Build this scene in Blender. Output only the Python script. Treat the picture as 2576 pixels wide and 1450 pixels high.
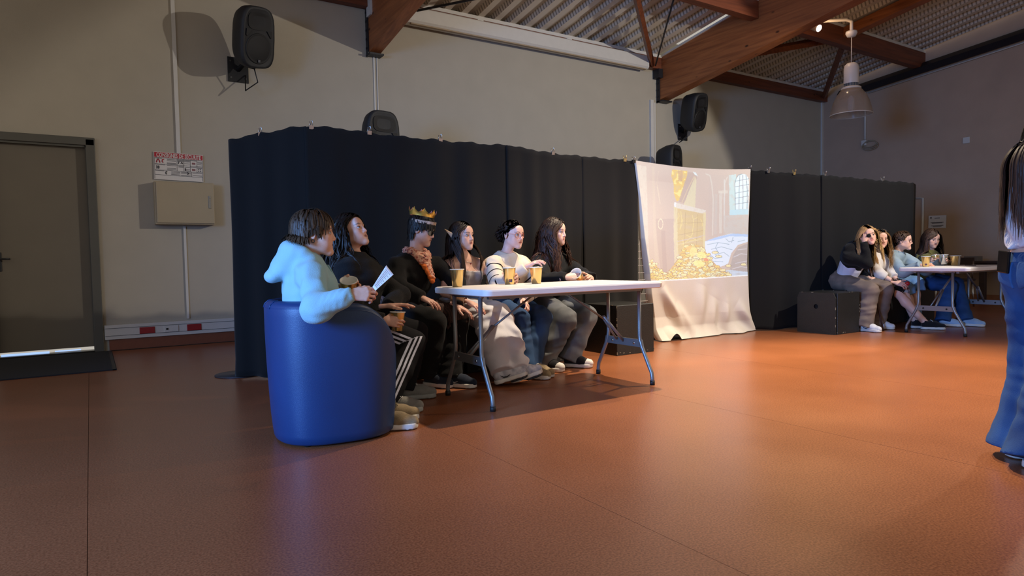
import bpy, bmesh, math, random
import numpy as np
from mathutils import Vector, Matrix

for _o in list(bpy.data.objects):
    bpy.data.objects.remove(_o)
SC = bpy.context.scene
COL = SC.collection
rng = np.random.default_rng(7)

# ------------------------------------------------------------------ camera
cam_data = bpy.data.cameras.new('camera')
cam_data.sensor_width = 36.0
cam_data.lens = 22.919
cam_data.clip_end = 200
cam = bpy.data.objects.new('camera', cam_data)
_r = ((0.839311, 0.039920, -0.542184), (-0.543326, 0.027111, -0.839084), (-0.018797, 0.998835, 0.044444))
cam.matrix_world = Matrix.Translation((0.0, 0.0, 0.95)) @ Matrix(_r).to_4x4()
COL.objects.link(cam)
SC.camera = cam

# ------------------------------------------------------------------ world, exposure
SC.view_settings.view_transform = 'Standard'
SC.view_settings.look = 'None'
SC.view_settings.gamma = 1.0
SC.view_settings.use_curve_mapping = False
SC.view_settings.exposure = 0.0
world = bpy.data.worlds.new('world')
SC.world = world
world.use_nodes = True
world.node_tree.nodes['Background'].inputs[0].default_value = (1.0, 0.93, 0.82, 1)
world.node_tree.nodes['Background'].inputs[1].default_value = 0.48
try:
    SC.cycles.use_denoising = True
    SC.cycles.max_bounces = 6
    SC.cycles.caustics_reflective = False
    SC.cycles.caustics_refractive = False
    SC.cycles.sample_clamp_indirect = 4.0
except Exception:
    pass


def aim(o, target):
    d = Vector(target) - o.location
    o.rotation_euler = d.to_track_quat('-Z', 'Y').to_euler()


def spot(name, loc, target, energy, color, angle, blend=0.15, radius=0.05):
    l = bpy.data.lights.new(name, 'SPOT')
    l.energy = energy
    l.color = color
    l.spot_size = math.radians(angle)
    l.spot_blend = blend
    l.shadow_soft_size = radius
    o = bpy.data.objects.new(name, l)
    o.location = loc
    COL.objects.link(o)
    aim(o, target)
    return o


def area(name, loc, target, energy, color, sx, sy, spread=180):
    l = bpy.data.lights.new(name, 'AREA')
    l.shape = 'RECTANGLE'
    l.size, l.size_y = sx, sy
    l.spread = math.radians(spread)
    l.energy = energy
    l.color = color
    o = bpy.data.objects.new(name, l)
    o.location = loc
    COL.objects.link(o)
    aim(o, target)
    return o


# warm stage lamp high on the right: lights the long wall, the cast and the floor in front
spot('stage_lamp_key', (8.0, 1.46, 3.75), (5.65, 10.2, 0.0), 760, (1.0, 0.92, 0.83), 80, 0.12, 0.04)
# lamp hanging over the near table and the floor before it
spot('lamp_over_table', (4.1, 3.95, 4.4), (4.3, 3.2, 0.0), 1150, (1.0, 0.82, 0.60), 88, 0.75, 0.05)
# lamp over the free floor
spot('lamp_over_floor', (6.4, 4.4, 4.4), (5.2, 2.6, 0.0), 1650, (1.0, 0.73, 0.34), 62, 0.9, 0.08)
# unseen fill added near the key lamp: the standing person throws a long shadow across the floor
spot('added_fill_right', (8.4, 1.75, 3.5), (3.0, 0.9, 0.0), 330, (1.0, 0.80, 0.58), 120, 0.6, 0.07)
# daylight through the tall windows on the left, in front of the stage
area('window_daylight', (-4.5, 1.2, 1.9), (2.0, 3.7, 0.6), 150, (0.16, 0.41, 1.0), 2.0, 1.8, 75)

# ------------------------------------------------------------------ materials
def s2l(c):
    return tuple(((x / 255) / 12.92 if x / 255 <= 0.04045 else ((x / 255 + 0.055) / 1.055) ** 2.4) for x in c)


def nodes(name):
    m = bpy.data.materials.new(name)
    m.use_nodes = True
    nt = m.node_tree
    return m, nt, nt.nodes['Principled BSDF']


def N(nt, typ, **kw):
    n = nt.nodes.new(typ)
    for k, v in kw.items():
        setattr(n, k, v)
    return n


def mat(name, rgb, rough=0.6, var=0.12, scale=8.0, bump=0.0, bscale=None, metal=0.0, spec=0.5, stretch=None, detail=4.0, rgb2=None, sheen=0.0, coat=0.0):
    """Procedural surface: rgb is sRGB 0-255; noise mixes it with a darker (or second) tone."""
    m, nt, b = nodes(name)
    c = s2l(rgb)
    c2 = s2l(rgb2) if rgb2 else tuple(x * (1 - var) for x in c)
    tc = N(nt, 'ShaderNodeTexCoord')
    mp = N(nt, 'ShaderNodeMapping')
    if stretch:
        mp.inputs['Scale'].default_value = stretch
    nt.links.new(tc.outputs['Object'], mp.inputs[0])
    nz = N(nt, 'ShaderNodeTexNoise')
    nz.inputs['Scale'].default_value = scale
    nz.inputs['Detail'].default_value = detail
    nt.links.new(mp.outputs[0], nz.inputs[0])
    mx = N(nt, 'ShaderNodeMix', data_type='RGBA')
    mx.inputs[6].default_value = (*c2, 1)
    mx.inputs[7].default_value = (*c, 1)
    rp = N(nt, 'ShaderNodeMapRange')
    rp.inputs[1].default_value = 0.32
    rp.inputs[2].default_value = 0.68
    nt.links.new(nz.outputs[0], rp.inputs[0])
    nt.links.new(rp.outputs[0], mx.inputs[0])
    nt.links.new(mx.outputs[2], b.inputs['Base Color'])
    b.inputs['Roughness'].default_value = rough
    b.inputs['Metallic'].default_value = metal
    b.inputs['Specular IOR Level'].default_value = spec
    if sheen:
        b.inputs['Sheen Weight'].default_value = sheen
    if coat:
        b.inputs['Coat Weight'].default_value = coat
    if bump:
        n2 = N(nt, 'ShaderNodeTexNoise')
        n2.inputs['Scale'].default_value = bscale or scale * 6
        n2.inputs['Detail'].default_value = 3
        nt.links.new(mp.outputs[0], n2.inputs[0])
        bp = N(nt, 'ShaderNodeBump')
        bp.inputs['Strength'].default_value = bump
        bp.inputs['Distance'].default_value = 0.01
        nt.links.new(n2.outputs[0], bp.inputs['Height'])
        nt.links.new(bp.outputs[0], b.inputs['Normal'])
    return m


def mat_attr(name, rough=0.6, spec=0.4, attr='Col', emit=0.0, bump=0.0, bscale=80, sss=0.0, metal=0.0):
    """Base colour from a colour attribute, broken up by fine noise."""
    m, nt, b = nodes(name)
    a = N(nt, 'ShaderNodeVertexColor', layer_name=attr)
    tc = N(nt, 'ShaderNodeTexCoord')
    nz = N(nt, 'ShaderNodeTexNoise')
    nz.inputs['Scale'].default_value = bscale
    nt.links.new(tc.outputs['Object'], nz.inputs[0])
    mr = N(nt, 'ShaderNodeMapRange')
    mr.inputs[3].default_value = 0.92
    mr.inputs[4].default_value = 1.08
    nt.links.new(nz.outputs[0], mr.inputs[0])
    mx = N(nt, 'ShaderNodeMix', data_type='RGBA', blend_type='MULTIPLY')
    mx.inputs[0].default_value = 1.0
    nt.links.new(a.outputs[0], mx.inputs[6])
    nt.links.new(mr.outputs[0], mx.inputs[7])
    nt.links.new(mx.outputs[2], b.inputs['Base Color'])
    b.inputs['Roughness'].default_value = rough
    b.inputs['Specular IOR Level'].default_value = spec
    b.inputs['Metallic'].default_value = metal
    if sss:
        b.inputs['Subsurface Weight'].default_value = sss
        b.inputs['Subsurface Radius'].default_value = (0.01, 0.004, 0.002)
        b.inputs['Subsurface Scale'].default_value = 0.6
    if emit:
        nt.links.new(a.outputs[0], b.inputs['Emission Color'])
        b.inputs['Emission Strength'].default_value = emit
    if bump:
        bp = N(nt, 'ShaderNodeBump')
        bp.inputs['Strength'].default_value = bump
        bp.inputs['Distance'].default_value = 0.004
        nt.links.new(nz.outputs[0], bp.inputs['Height'])
        nt.links.new(bp.outputs[0], b.inputs['Normal'])
    return m


def mat_glow(name, rgb, strength):
    m, nt, b = nodes(name)
    b.inputs['Base Color'].default_value = (*s2l(rgb), 1)
    b.inputs['Emission Color'].default_value = (*s2l(rgb), 1)
    b.inputs['Emission Strength'].default_value = strength
    return m


# ------------------------------------------------------------------ scene tree helpers
def tag(o, label=None, cat=None, group=None, kind=None):
    if label:
        o['label'] = label
    if cat:
        o['category'] = cat
    if group:
        o['group'] = group
    if kind:
        o['kind'] = kind
    return o


def empty(name, loc=(0, 0, 0), label=None, cat=None, group=None, rotz=0.0):
    o = bpy.data.objects.new(name, None)
    o.empty_display_size = 0.1
    o.location = loc
    o.rotation_euler = (0, 0, rotz)
    COL.objects.link(o)
    bpy.context.view_layer.update()
    return tag(o, label, cat, group)


def copy_tree(o, parent=None):
    c = o.copy()
    COL.objects.link(c)
    c.parent = parent
    for ch in list(o.children):
        copy_tree(ch, c)
    return c


class MB:
    """Collects raw geometry; build() links it as ONE mesh object."""

    def __init__(s):
        s.v, s.f, s.sm = [], [], []

    def add(s, verts, faces, smooth=False):
        n = len(s.v)
        s.v += [tuple(map(float, p)) for p in verts]
        s.f += [tuple(int(i) + n for i in f) for f in faces]
        s.sm += [smooth] * len(faces)
        return s

    def box(s, c, size, rot=None, bev=0.0):
        hx, hy, hz = size[0] / 2, size[1] / 2, size[2] / 2
        bm = bmesh.new()
        bmesh.ops.create_cube(bm, size=1.0)
        for v in bm.verts:
            v.co = Vector((v.co.x * 2 * hx, v.co.y * 2 * hy, v.co.z * 2 * hz))
        if bev:
            bmesh.ops.bevel(bm, geom=list(bm.edges), offset=bev, segments=2, affect='EDGES', profile=0.5)
        R = rot if rot is not None else Matrix.Identity(3)
        if isinstance(R, (int, float)):
            R = Matrix.Rotation(R, 3, 'Z')
        bm.verts.index_update()
        vs = [R @ v.co + Vector(c) for v in bm.verts]
        fs = [[v.index for v in f.verts] for f in bm.faces]
        bm.free()
        return s.add(vs, fs, False)

    def tube(s, path, r, n=8, caps=True, smooth=True, closed=False, squash=None):
        P = [Vector(p) for p in path]
        m = len(P)
        rs = r if hasattr(r, '__len__') else [r] * m
        up = Vector((0, 0, 1))
        vs, fs = [], []
        prev = None
        for i, p in enumerate(P):
            if closed:
                t = P[(i + 1) % m] - P[i - 1]
            else:
                t = P[min(i + 1, m - 1)] - P[max(i - 1, 0)]
            if t.length < 1e-9:
                t = Vector((0, 0, 1))
            t.normalize()
            if prev is None:
                a = t.cross(up)
                if a.length < 1e-3:
                    a = t.cross(Vector((1, 0, 0)))
            else:
                a = prev - t * prev.dot(t)
            a.normalize()
            prev = a
            b = t.cross(a)
            for k in range(n):
                an = 2 * math.pi * k / n
                q = squash or 1.0
                vs.append(p + (a * math.cos(an) + b * math.sin(an) * q) * rs[i])
        for i in range(m if closed else m - 1):
            j = (i + 1) % m
            for k in range(n):
                k2 = (k + 1) % n
                fs.append((i * n + k, i * n + k2, j * n + k2, j * n + k))
        if caps and not closed:
            fs.append(tuple(range(n))[::-1])
            fs.append(tuple((m - 1) * n + k for k in range(n)))
        return s.add(vs, fs, smooth)

    def lathe(s, prof, c=(0, 0, 0), n=24, R=None, smooth=True, caps=False):
        R = R if R is not None else Matrix.Identity(3)
        vs, fs = [], []
        m = len(prof)
        for (r, z) in prof:
            for k in range(n):
                a = 2 * math.pi * k / n
                vs.append(R @ Vector((r * math.cos(a), r * math.sin(a), z)) + Vector(c))
        for i in range(m - 1):
            for k in range(n):
                k2 = (k + 1) % n
                fs.append((i * n + k, i * n + k2, (i + 1) * n + k2, (i + 1) * n + k))
        if caps:
            fs.append(tuple(range(n))[::-1])
            fs.append(tuple((m - 1) * n + k for k in range(n)))
        return s.add(vs, fs, smooth)

    def prism(s, poly, d0, d1, frame):
        """poly in (u, v); frame = origin, U, V, W; extruded from d0 to d1 along W."""
        o, U, Vv, W = [Vector(x) for x in frame]
        n = len(poly)
        vs = [o + U * u + Vv * v + W * d0 for u, v in poly] + [o + U * u + Vv * v + W * d1 for u, v in poly]
        fs = [tuple(range(n))[::-1], tuple(range(n, 2 * n))]
        fs += [(k, (k + 1) % n, n + (k + 1) % n, n + k) for k in range(n)]
        return s.add(vs, fs, False)

    def grid(s, P, nu, nv, smooth=True):
        """P: list of nu*nv points (row-major, v fastest)."""
        fs = []
        for i in range(nu - 1):
            for j in range(nv - 1):
                a = i * nv + j
                fs.append((a, a + nv, a + nv + 1, a + 1))
        return s.add(P, fs, smooth)

    def build(s, name, material=None, parent=None, fix=True, loc=None):
        me = bpy.data.meshes.new(name)
        me.from_pydata(s.v, [], s.f)
        me.polygons.foreach_set('use_smooth', s.sm)
        if fix:
            bm = bmesh.new()
            bm.from_mesh(me)
            bmesh.ops.recalc_face_normals(bm, faces=bm.faces)
            bm.to_mesh(me)
            bm.free()
        if material:
            me.materials.append(material)
        me.update()
        return link_mesh(name, me, parent, loc)


def link_mesh(name, me, parent=None, loc=None):
    o = bpy.data.objects.new(name, me)
    COL.objects.link(o)
    if parent is not None:
        o.parent = parent
        o.matrix_parent_inverse = parent.matrix_world.inverted()
    if loc is not None:
        o.location = loc
    return o


def np_mesh(name, verts, quads, material, parent=None, col=None, attrs=None, smooth=True):
    """Fast mesh from numpy arrays; quads (n,4) or tris (n,3)."""
    me = bpy.data.meshes.new(name)
    nv, nf, k = len(verts), len(quads), quads.shape[1]
    me.vertices.add(nv)
    me.vertices.foreach_set('co', np.ascontiguousarray(verts, np.float32).ravel())
    me.loops.add(nf * k)
    me.loops.foreach_set('vertex_index', np.ascontiguousarray(quads, np.int32).ravel())
    me.polygons.add(nf)
    me.polygons.foreach_set('loop_start', np.arange(0, nf * k, k, dtype=np.int32))
    me.polygons.foreach_set('use_smooth', np.full(nf, smooth))
    if col is not None:
        a = me.color_attributes.new('Col', 'FLOAT_COLOR', 'POINT')
        c4 = np.ones((nv, 4), np.float32)
        c4[:, :3] = col
        a.data.foreach_set('color', c4.ravel())
    for an, av in (attrs or {}).items():
        a = me.attributes.new(an, 'FLOAT', 'POINT')
        a.data.foreach_set('value', np.ascontiguousarray(av, np.float32))
    me.update(calc_edges=True)
    me.validate()
    if material:
        me.materials.append(material)
    return link_mesh(name, me, parent)


def text_mesh(txt, size, material, name, parent, origin, U, Vv, bold=False, align='CENTER', extrude=0.0006, width=None):
    """Lettering as a thin mesh on a surface: U = reading direction, Vv = up."""
    cu = bpy.data.curves.new(name, 'FONT')
    cu.body = txt
    cu.size = size
    cu.align_x = align
    cu.align_y = 'CENTER'
    cu.extrude = extrude
    cu.resolution_u = 2
    if bold:
        cu.offset = size * 0.02
    o = bpy.data.objects.new(name, cu)
    COL.objects.link(o)
    dg = bpy.context.evaluated_depsgraph_get()
    me = bpy.data.meshes.new_from_object(o.evaluated_get(dg))
    bpy.data.objects.remove(o)
    U = Vector(U).normalized()
    Vv = Vector(Vv).normalized()
    W = U.cross(Vv)
    sx = 1.0
    if width:
        xs = [v.co.x for v in me.vertices]
        sx = width / (max(xs) - min(xs))
    for v in me.vertices:
        v.co = Vector(origin) + U * v.co.x * sx + Vv * v.co.y + W * v.co.z
    me.materials.clear()
    me.materials.append(material)
    return link_mesh(name, me, parent)

# ================================================================== the setting
YW, XR = 8.67, 14.04          # long back wall, right wall


def zroof(y):
    return 4.56 + 0.16 * (YW - y)


M_wall = mat('wall_plaster', (176, 168, 152), 0.85, 0.05, 3.0, 0.12, 140)
M_wall_r = mat('wall_right_tan', (182, 156, 134), 0.9, 0.08, 2.0, 0.25, 160)
M_white = mat('white_pvc', (205, 202, 195), 0.45, 0.04, 10)
M_grey_door = mat('door_grey', (112, 104, 90), 0.6, 0.05, 4, 0.05, 60)
M_frame = mat('door_frame_grey', (84, 82, 74), 0.55, 0.06, 6)
M_black = mat('black_plastic', (24, 24, 26), 0.45, 0.1, 20, 0.05, 200)
M_steel_dark = mat('dark_steel', (22, 23, 30), 0.5, 0.15, 6)
M_deck = mat('deck_paint', (172, 164, 150), 0.5, 0.06, 3)
M_red = mat('red_plastic', (150, 30, 36), 0.4, 0.08, 20)


def make_floor_mat():
    m, nt, b = nodes('linoleum')
    tc = N(nt, 'ShaderNodeTexCoord')
    n1 = N(nt, 'ShaderNodeTexNoise')
    n1.inputs['Scale'].default_value = 130
    n1.inputs['Detail'].default_value = 6
    n2 = N(nt, 'ShaderNodeTexNoise')
    n2.inputs['Scale'].default_value = 1.3
    n2.inputs['Detail'].default_value = 3
    nt.links.new(tc.outputs['Object'], n1.inputs[0])
    nt.links.new(tc.outputs['Object'], n2.inputs[0])
    r = N(nt, 'ShaderNodeValToRGB')
    r.color_ramp.elements[0].position = 0.36
    r.color_ramp.elements[0].color = (*s2l((128, 74, 46)), 1)
    r.color_ramp.elements[1].position = 0.64
    r.color_ramp.elements[1].color = (*s2l((166, 104, 68)), 1)
    nt.links.new(n1.outputs[0], r.inputs[0])
    mx = N(nt, 'ShaderNodeMix', data_type='RGBA', blend_type='MULTIPLY')
    mx.inputs[0].default_value = 0.35
    nt.links.new(r.outputs[0], mx.inputs[6])
    nt.links.new(n2.outputs[0], mx.inputs[7])
    nt.links.new(mx.outputs[2], b.inputs['Base Color'])
    mr = N(nt, 'ShaderNodeMapRange')
    mr.inputs[3].default_value = 0.25
    mr.inputs[4].default_value = 0.36
    nt.links.new(n2.outputs[0], mr.inputs[0])
    nt.links.new(mr.outputs[0], b.inputs['Roughness'])
    b.inputs['Specular IOR Level'].default_value = 0.5
    n3 = N(nt, 'ShaderNodeTexNoise')
    n3.inputs['Scale'].default_value = 14
    n3.inputs['Detail'].default_value = 5
    nt.links.new(tc.outputs['Object'], n3.inputs[0])
    bp = N(nt, 'ShaderNodeBump')
    bp.inputs['Strength'].default_value = 0.025
    bp.inputs['Distance'].default_value = 0.02
    nt.links.new(n3.outputs[0], bp.inputs['Height'])
    nt.links.new(bp.outputs[0], b.inputs['Normal'])
    return m


def make_wood(name, a, b_, scale=1.0, knots=True, axis='Y'):
    m, nt, b = nodes(name)
    tc = N(nt, 'ShaderNodeTexCoord')
    mp = N(nt, 'ShaderNodeMapping')
    sc = {'Y': (9, 0.5, 9), 'X': (0.5, 9, 9), 'Z': (9, 9, 0.5)}[axis]
    mp.inputs['Scale'].default_value = [x * scale for x in sc]
    nt.links.new(tc.outputs['Object'], mp.inputs[0])
    nz = N(nt, 'ShaderNodeTexNoise')
    nz.inputs['Scale'].default_value = 2.5
    nz.inputs['Detail'].default_value = 6
    nz.inputs['Distortion'].default_value = 0.6
    nt.links.new(mp.outputs[0], nz.inputs[0])
    r = N(nt, 'ShaderNodeValToRGB')
    r.color_ramp.elements[0].position = 0.3
    r.color_ramp.elements[0].color = (*s2l(a), 1)
    r.color_ramp.elements[1].position = 0.7
    r.color_ramp.elements[1].color = (*s2l(b_), 1)
    nt.links.new(nz.outputs[0], r.inputs[0])
    out = r.outputs[0]
    if knots:
        vo = N(nt, 'ShaderNodeTexVoronoi')
        vo.inputs['Scale'].default_value = 3.4
        mk = N(nt, 'ShaderNodeMapping')
        mk.inputs['Scale'].default_value = {'Y': (1.6, 0.8, 1.6), 'X': (0.8, 1.6, 1.6), 'Z': (1.6, 1.6, 0.8)}[axis]
        nt.links.new(tc.outputs['Object'], mk.inputs[0])
        nt.links.new(mk.outputs[0], vo.inputs[0])
        mr = N(nt, 'ShaderNodeMapRange')
        mr.inputs[1].default_value = 0.05
        mr.inputs[2].default_value = 0.12
        nt.links.new(vo.outputs['Distance'], mr.inputs[0])
        mx = N(nt, 'ShaderNodeMix', data_type='RGBA')
        mx.inputs[6].default_value = (*[x * 0.25 for x in s2l(a)], 1)
        nt.links.new(mr.outputs[0], mx.inputs[0])
        nt.links.new(out, mx.inputs[7])
        out = mx.outputs[2]
    nt.links.new(out, b.inputs['Base Color'])
    b.inputs['Roughness'].default_value = 0.5
    return m


M_floor = make_floor_mat()
M_wood = make_wood('glulam_wood', (126, 70, 36), (166, 100, 54), 1.0, True, 'Y')
M_woodx = make_wood('purlin_wood', (88, 44, 26), (120, 64, 38), 1.0, True, 'X')
M_wood_end = make_wood('diagonal_wood', (92, 48, 28), (126, 70, 42), 1.0, False, 'Z')
M_skirt = mat('lino_upstand', (128, 72, 48), 0.5, 0.1, 30)


def struct(o):
    o['kind'] = 'structure'
    return o


# ---- floor: a slab with sheets of linoleum laid on it, joints along the room
fl = struct(MB().box((5.0, 2.5, -0.055), (20.4, 12.5, 0.1)).build('floor', mat('screed', (60, 36, 24), 0.9, 0.1, 5)))
xs = [-5.0, -3.35, -1.7, -0.045, 1.60, 3.24, 4.89, 6.54, 8.19, 9.84, 11.49, 13.14, 14.03]
for a, b_ in zip(xs, xs[1:]):
    MB().box(((a + b_) / 2, 2.4, -0.0025), (b_ - a - 0.0022, 12.3, 0.005)).build('linoleum_sheet', M_floor, fl)

# ---- back wall, with the door opening cut out on the left (x -0.95..0.10)
wb = MB()
wb.box((-2.975, YW + 0.15, 2.4), (4.05, 0.3, 5.0))
wb.box(((0.10 + XR) / 2, YW + 0.15, 2.4), (XR - 0.10, 0.3, 5.0))
wb.box((-0.425, YW + 0.15, 3.64), (1.05, 0.3, 2.52))
struct(wb.build('wall_back', M_wall))
struct(MB().box((XR + 0.1, 2.5, 2.8), (0.2, 12.5, 5.8)).build('wall_right', M_wall_r))

# plaster seam strips on the back wall
tr = MB()
tr.box((3.40, YW - 0.006, 3.0), (0.020, 0.014, 1.6))
tr.box((3.445, YW - 0.006, 3.0), (0.012, 0.014, 1.6))
struct(tr.build('trim_1', M_white))
tr = MB()
tr.box((8.68, YW - 0.02, 3.0), (0.075, 0.04, 1.58))
tr.box((8.76, YW - 0.012, 2.95), (0.04, 0.024, 1.6))
struct(tr.build('trim_2', M_white))
struct(MB().box((XR - 0.03, YW - 0.02, 2.2), (0.055, 0.035, 4.3)).build('trim_3', M_white))

# skirting of coved linoleum
struct(MB().box((6.9, YW - 0.012, 0.06), (13.5, 0.02, 0.12)).build('baseboard_back', M_skirt))
struct(MB().box((XR - 0.012, 2.6, 0.06), (0.02, 12.0, 0.12)).build('baseboard_right', mat('skirting_right', (150, 96, 60), 0.5, 0.1, 20)))

# ---- door on the left, set back in the wall
d = struct(empty('door_1', (-0.42, YW + 0.05, 0)))
fr = MB()
fr.box((0.055, YW + 0.03, 1.18), (0.085, 0.16, 2.36), bev=0.004)
fr.box((-0.905, YW + 0.03, 1.18), (0.085, 0.16, 2.36), bev=0.004)
fr.box((-0.425, YW + 0.03, 2.335), (1.04, 0.16, 0.085), bev=0.004)
fr.box((0.02, YW + 0.0, 1.16), (0.03, 0.05, 2.3))
fr.box((-0.425, YW + 0.0, 2.285), (0.90, 0.05, 0.03))
fr.build('door_frame', M_frame, d)
MB().box((-0.42, YW + 0.06, 1.165), (0.86, 0.045, 2.22), bev=0.003).build('door_leaf', M_grey_door, d)
hd = MB()
hd.box((-0.80, YW + 0.03, 1.02), (0.045, 0.012, 0.20), bev=0.004)
hd.tube([(-0.80, YW + 0.03, 1.05), (-0.80, YW - 0.02, 1.05), (-0.79, YW - 0.03, 1.05), (-0.70, YW - 0.03, 1.05)], 0.010, 8)
hd.build('door_handle', M_black, d)
gp = MB()
gp.box((-0.62, YW + 0.075, 0.022), (0.42, 0.02, 0.022))
gp.box((-0.24, YW + 0.075, 0.026), (0.24, 0.02, 0.012))
gp.build('daylight_gap', mat_glow('daylight_gap', (150, 180, 225), 1.3), d)
MB().box((-0.42, YW + 0.06, 0.006), (0.94, 0.14, 0.012)).build('threshold', mat('threshold_metal', (60, 56, 50), 0.4, 0.1, 20, metal=0.6), d)

# ---- roof: trapezoidal steel deck running down to the back wall
def corrugated(x0, x1, y0, y1):
    per, dep = 0.28, 0.075
    prof = [(0, 0), (0.10, 0), (0.135, -dep), (0.235, -dep), (0.27, 0)]
    X = []
    x = x0
    while x < x1:
        for px, pz in prof:
            if x + px <= x1:
                X.append((x + px, pz))
        x += per
    P = []
    ys = [y0, (y0 + y1) / 2, y1]
    for (px, pz) in X:
        for y in ys:
            P.append((px, y, zroof(y) + pz + 0.075))
    return MB().grid(P, len(X), len(ys), smooth=False)


def make_deck_mat():
    m, nt, b = nodes('perforated_deck')
    tc = N(nt, 'ShaderNodeTexCoord')
    sp = N(nt, 'ShaderNodeSeparateXYZ')
    nt.links.new(tc.outputs['Object'], sp.inputs[0])
    w = N(nt, 'ShaderNodeMath', operation='FRACT')
    ml = N(nt, 'ShaderNodeMath', operation='MULTIPLY')
    ml.inputs[1].default_value = 16
    nt.links.new(sp.outputs[1], ml.inputs[0])
    nt.links.new(ml.outputs[0], w.inputs[0])
    lt = N(nt, 'ShaderNodeMath', operation='LESS_THAN')
    lt.inputs[1].default_value = 0.38
    nt.links.new(w.outputs[0], lt.inputs[0])
    # slots only on the sloping webs of the ribs: faces whose normal leans sideways
    ge = N(nt, 'ShaderNodeNewGeometry')
    s2 = N(nt, 'ShaderNodeSeparateXYZ')
    nt.links.new(ge.outputs['True Normal'], s2.inputs[0])
    ab = N(nt, 'ShaderNodeMath', operation='ABSOLUTE')
    nt.links.new(s2.outputs[0], ab.inputs[0])
    gt = N(nt, 'ShaderNodeMath', operation='GREATER_THAN')
    gt.inputs[1].default_value = 0.4
    nt.links.new(ab.outputs[0], gt.inputs[0])
    an = N(nt, 'ShaderNodeMath', operation='MULTIPLY')
    nt.links.new(lt.outputs[0], an.inputs[0])
    nt.links.new(gt.outputs[0], an.inputs[1])
    mx = N(nt, 'ShaderNodeMix', data_type='RGBA')
    mx.inputs[6].default_value = (*s2l((206, 196, 180)), 1)
    mx.inputs[7].default_value = (*s2l((140, 130, 116)), 1)
    nt.links.new(an.outputs[0], mx.inputs[0])
    nt.links.new(mx.outputs[2], b.inputs['Base Color'])
    b.inputs['Roughness'].default_value = 0.45
    return m


M_perf = make_deck_mat()
ceil = struct(empty('ceiling', (6.0, 6.0, 4.9)))
corrugated(-3.0, 3.3, -2.0, YW).build('deck_sheet', M_perf, ceil)
corrugated(3.47, 8.85, -2.0, YW).build('deck_sheet', M_perf, ceil)
corrugated(9.05, XR, -2.0, YW).build('deck_sheet', M_perf, ceil)


def sloped_beam(x0, x1, ya, yb, h, mname, material, parent=None, drop=0.0, kstruct=True):
    """Timber running up the slope between ya and yb under the deck."""
    vs = []
    for x in (x0, x1):
        for y in (ya, yb):
            for dz in (0, -h):
                vs.append((x, y, zroof(y) - drop + dz))
    fs = [(0, 1, 3, 2), (4, 6, 7, 5), (0, 2, 6, 4), (1, 5, 7, 3), (0, 4, 5, 1), (2, 3, 7, 6)]
    o = MB().add(vs, fs).build(mname, material, parent)
    if kstruct and parent is None:
        struct(o)
    return o


def glulam(nm, x0, x1):
    b = struct(empty(nm, ((x0 + x1) / 2, YW, 4.2)))
    sloped_beam(x0, x1, YW - 0.012, -2.0, 0.74, 'beam_timber', M_wood, b, 0.03)
    # white cap strip and the black steel shoe at the wall end
    sloped_beam(x0 - 0.03, x1 + 0.03, YW - 0.01, -2.0, 0.03, 'cap_strip', M_white, b, 0.0)
    sh = MB()
    sh.box((x0 - 0.010, YW - 0.045, 4.14), (0.02, 0.07, 0.78))
    sh.box(((x0 + x1) / 2, YW - 0.08, 3.772), (x1 - x0 + 0.04, 0.16, 0.022))
    for k in range(6):
        sh.box((x0 - 0.024, YW - 0.045, 3.86 + k * 0.12), (0.014, 0.024, 0.024))
    sh.build('beam_shoe', M_steel_dark, b)
    return b


glulam('beam_1', 3.31, 3.47)
glulam('beam_2', 8.84, 9.05)


def plate(nm, x0, x1, y, h, w, mat_, drop=0.0, strip=True, rise=0.05):
    o = struct(empty(nm, ((x0 + x1) / 2, y, zroof(y) - h)))
    MB().box(((x0 + x1) / 2, y, zroof(y) - drop - h / 2), (x1 - x0, w, h)).build('purlin_timber', mat_, o)
    if strip:
        MB().box(((x0 + x1) / 2, y - w / 2 + 0.02, zroof(y) - drop + rise / 2), (x1 - x0, 0.05, rise)).build('cap_strip', M_white, o)
    return o


plate('trim_4', -2.5, 3.30, YW - 0.07, 0.16, 0.12, M_woodx, 0.02)
plate('trim_5', 3.48, 8.83, YW - 0.07, 0.20, 0.12, M_woodx, 0.04)
plate('trim_6', 9.06, XR, YW - 0.07, 0.20, 0.12, M_woodx, 0.03)
plate('beam_3', 9.06, XR, 6.57, 0.30, 0.14, M_woodx, 0.03)
plate('beam_4', 3.48, 8.83, 6.57, 0.27, 0.14, M_woodx, 0.03)
sloped_beam(11.16, 11.34, 6.5, 1.0, 0.17, 'beam_5', M_wood, None, 0.04)
struct(MB().tube([(11.562, 6.755, 4.666), (13.839, 8.500, 4.427)], 0.055, 4, smooth=False).build('beam_6', M_wood_end))
struct(MB().tube([(6.214, 6.543, 4.700), (8.626, 8.566, 4.377)], 0.052, 4, smooth=False).build('beam_7', M_wood_end))
struct(MB().tube([(10.308, 7.615, 4.609), (11.093, 6.582, 4.694)], 0.07, 4, smooth=False).build('beam_8', M_wood_end))
o = MB()
o.tube([(7.020, 6.500, 4.657), (8.594, 8.457, 4.344)], 0.014, 6)
tag(o.build('brace_rod', M_steel_dark), 'thin black steel bracing rod rising from the foot of the second glulam beam', 'rod')
o = MB()
o.tube([(3.916, 8.349, 4.391), (4.927, 7.467, 4.553)], 0.017, 6)
tag(o.build('brace_rod', M_steel_dark), 'thin black steel bracing rod leaving the first glulam beam above the white screen casing', 'rod')
o = MB().box((8.78, YW - 0.09, 4.25), (0.10, 0.14, 0.16)).box((8.80, YW - 0.05, 4.35), (0.05, 0.08, 0.3))
struct(o.build('trim_7', M_steel_dark))

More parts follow.
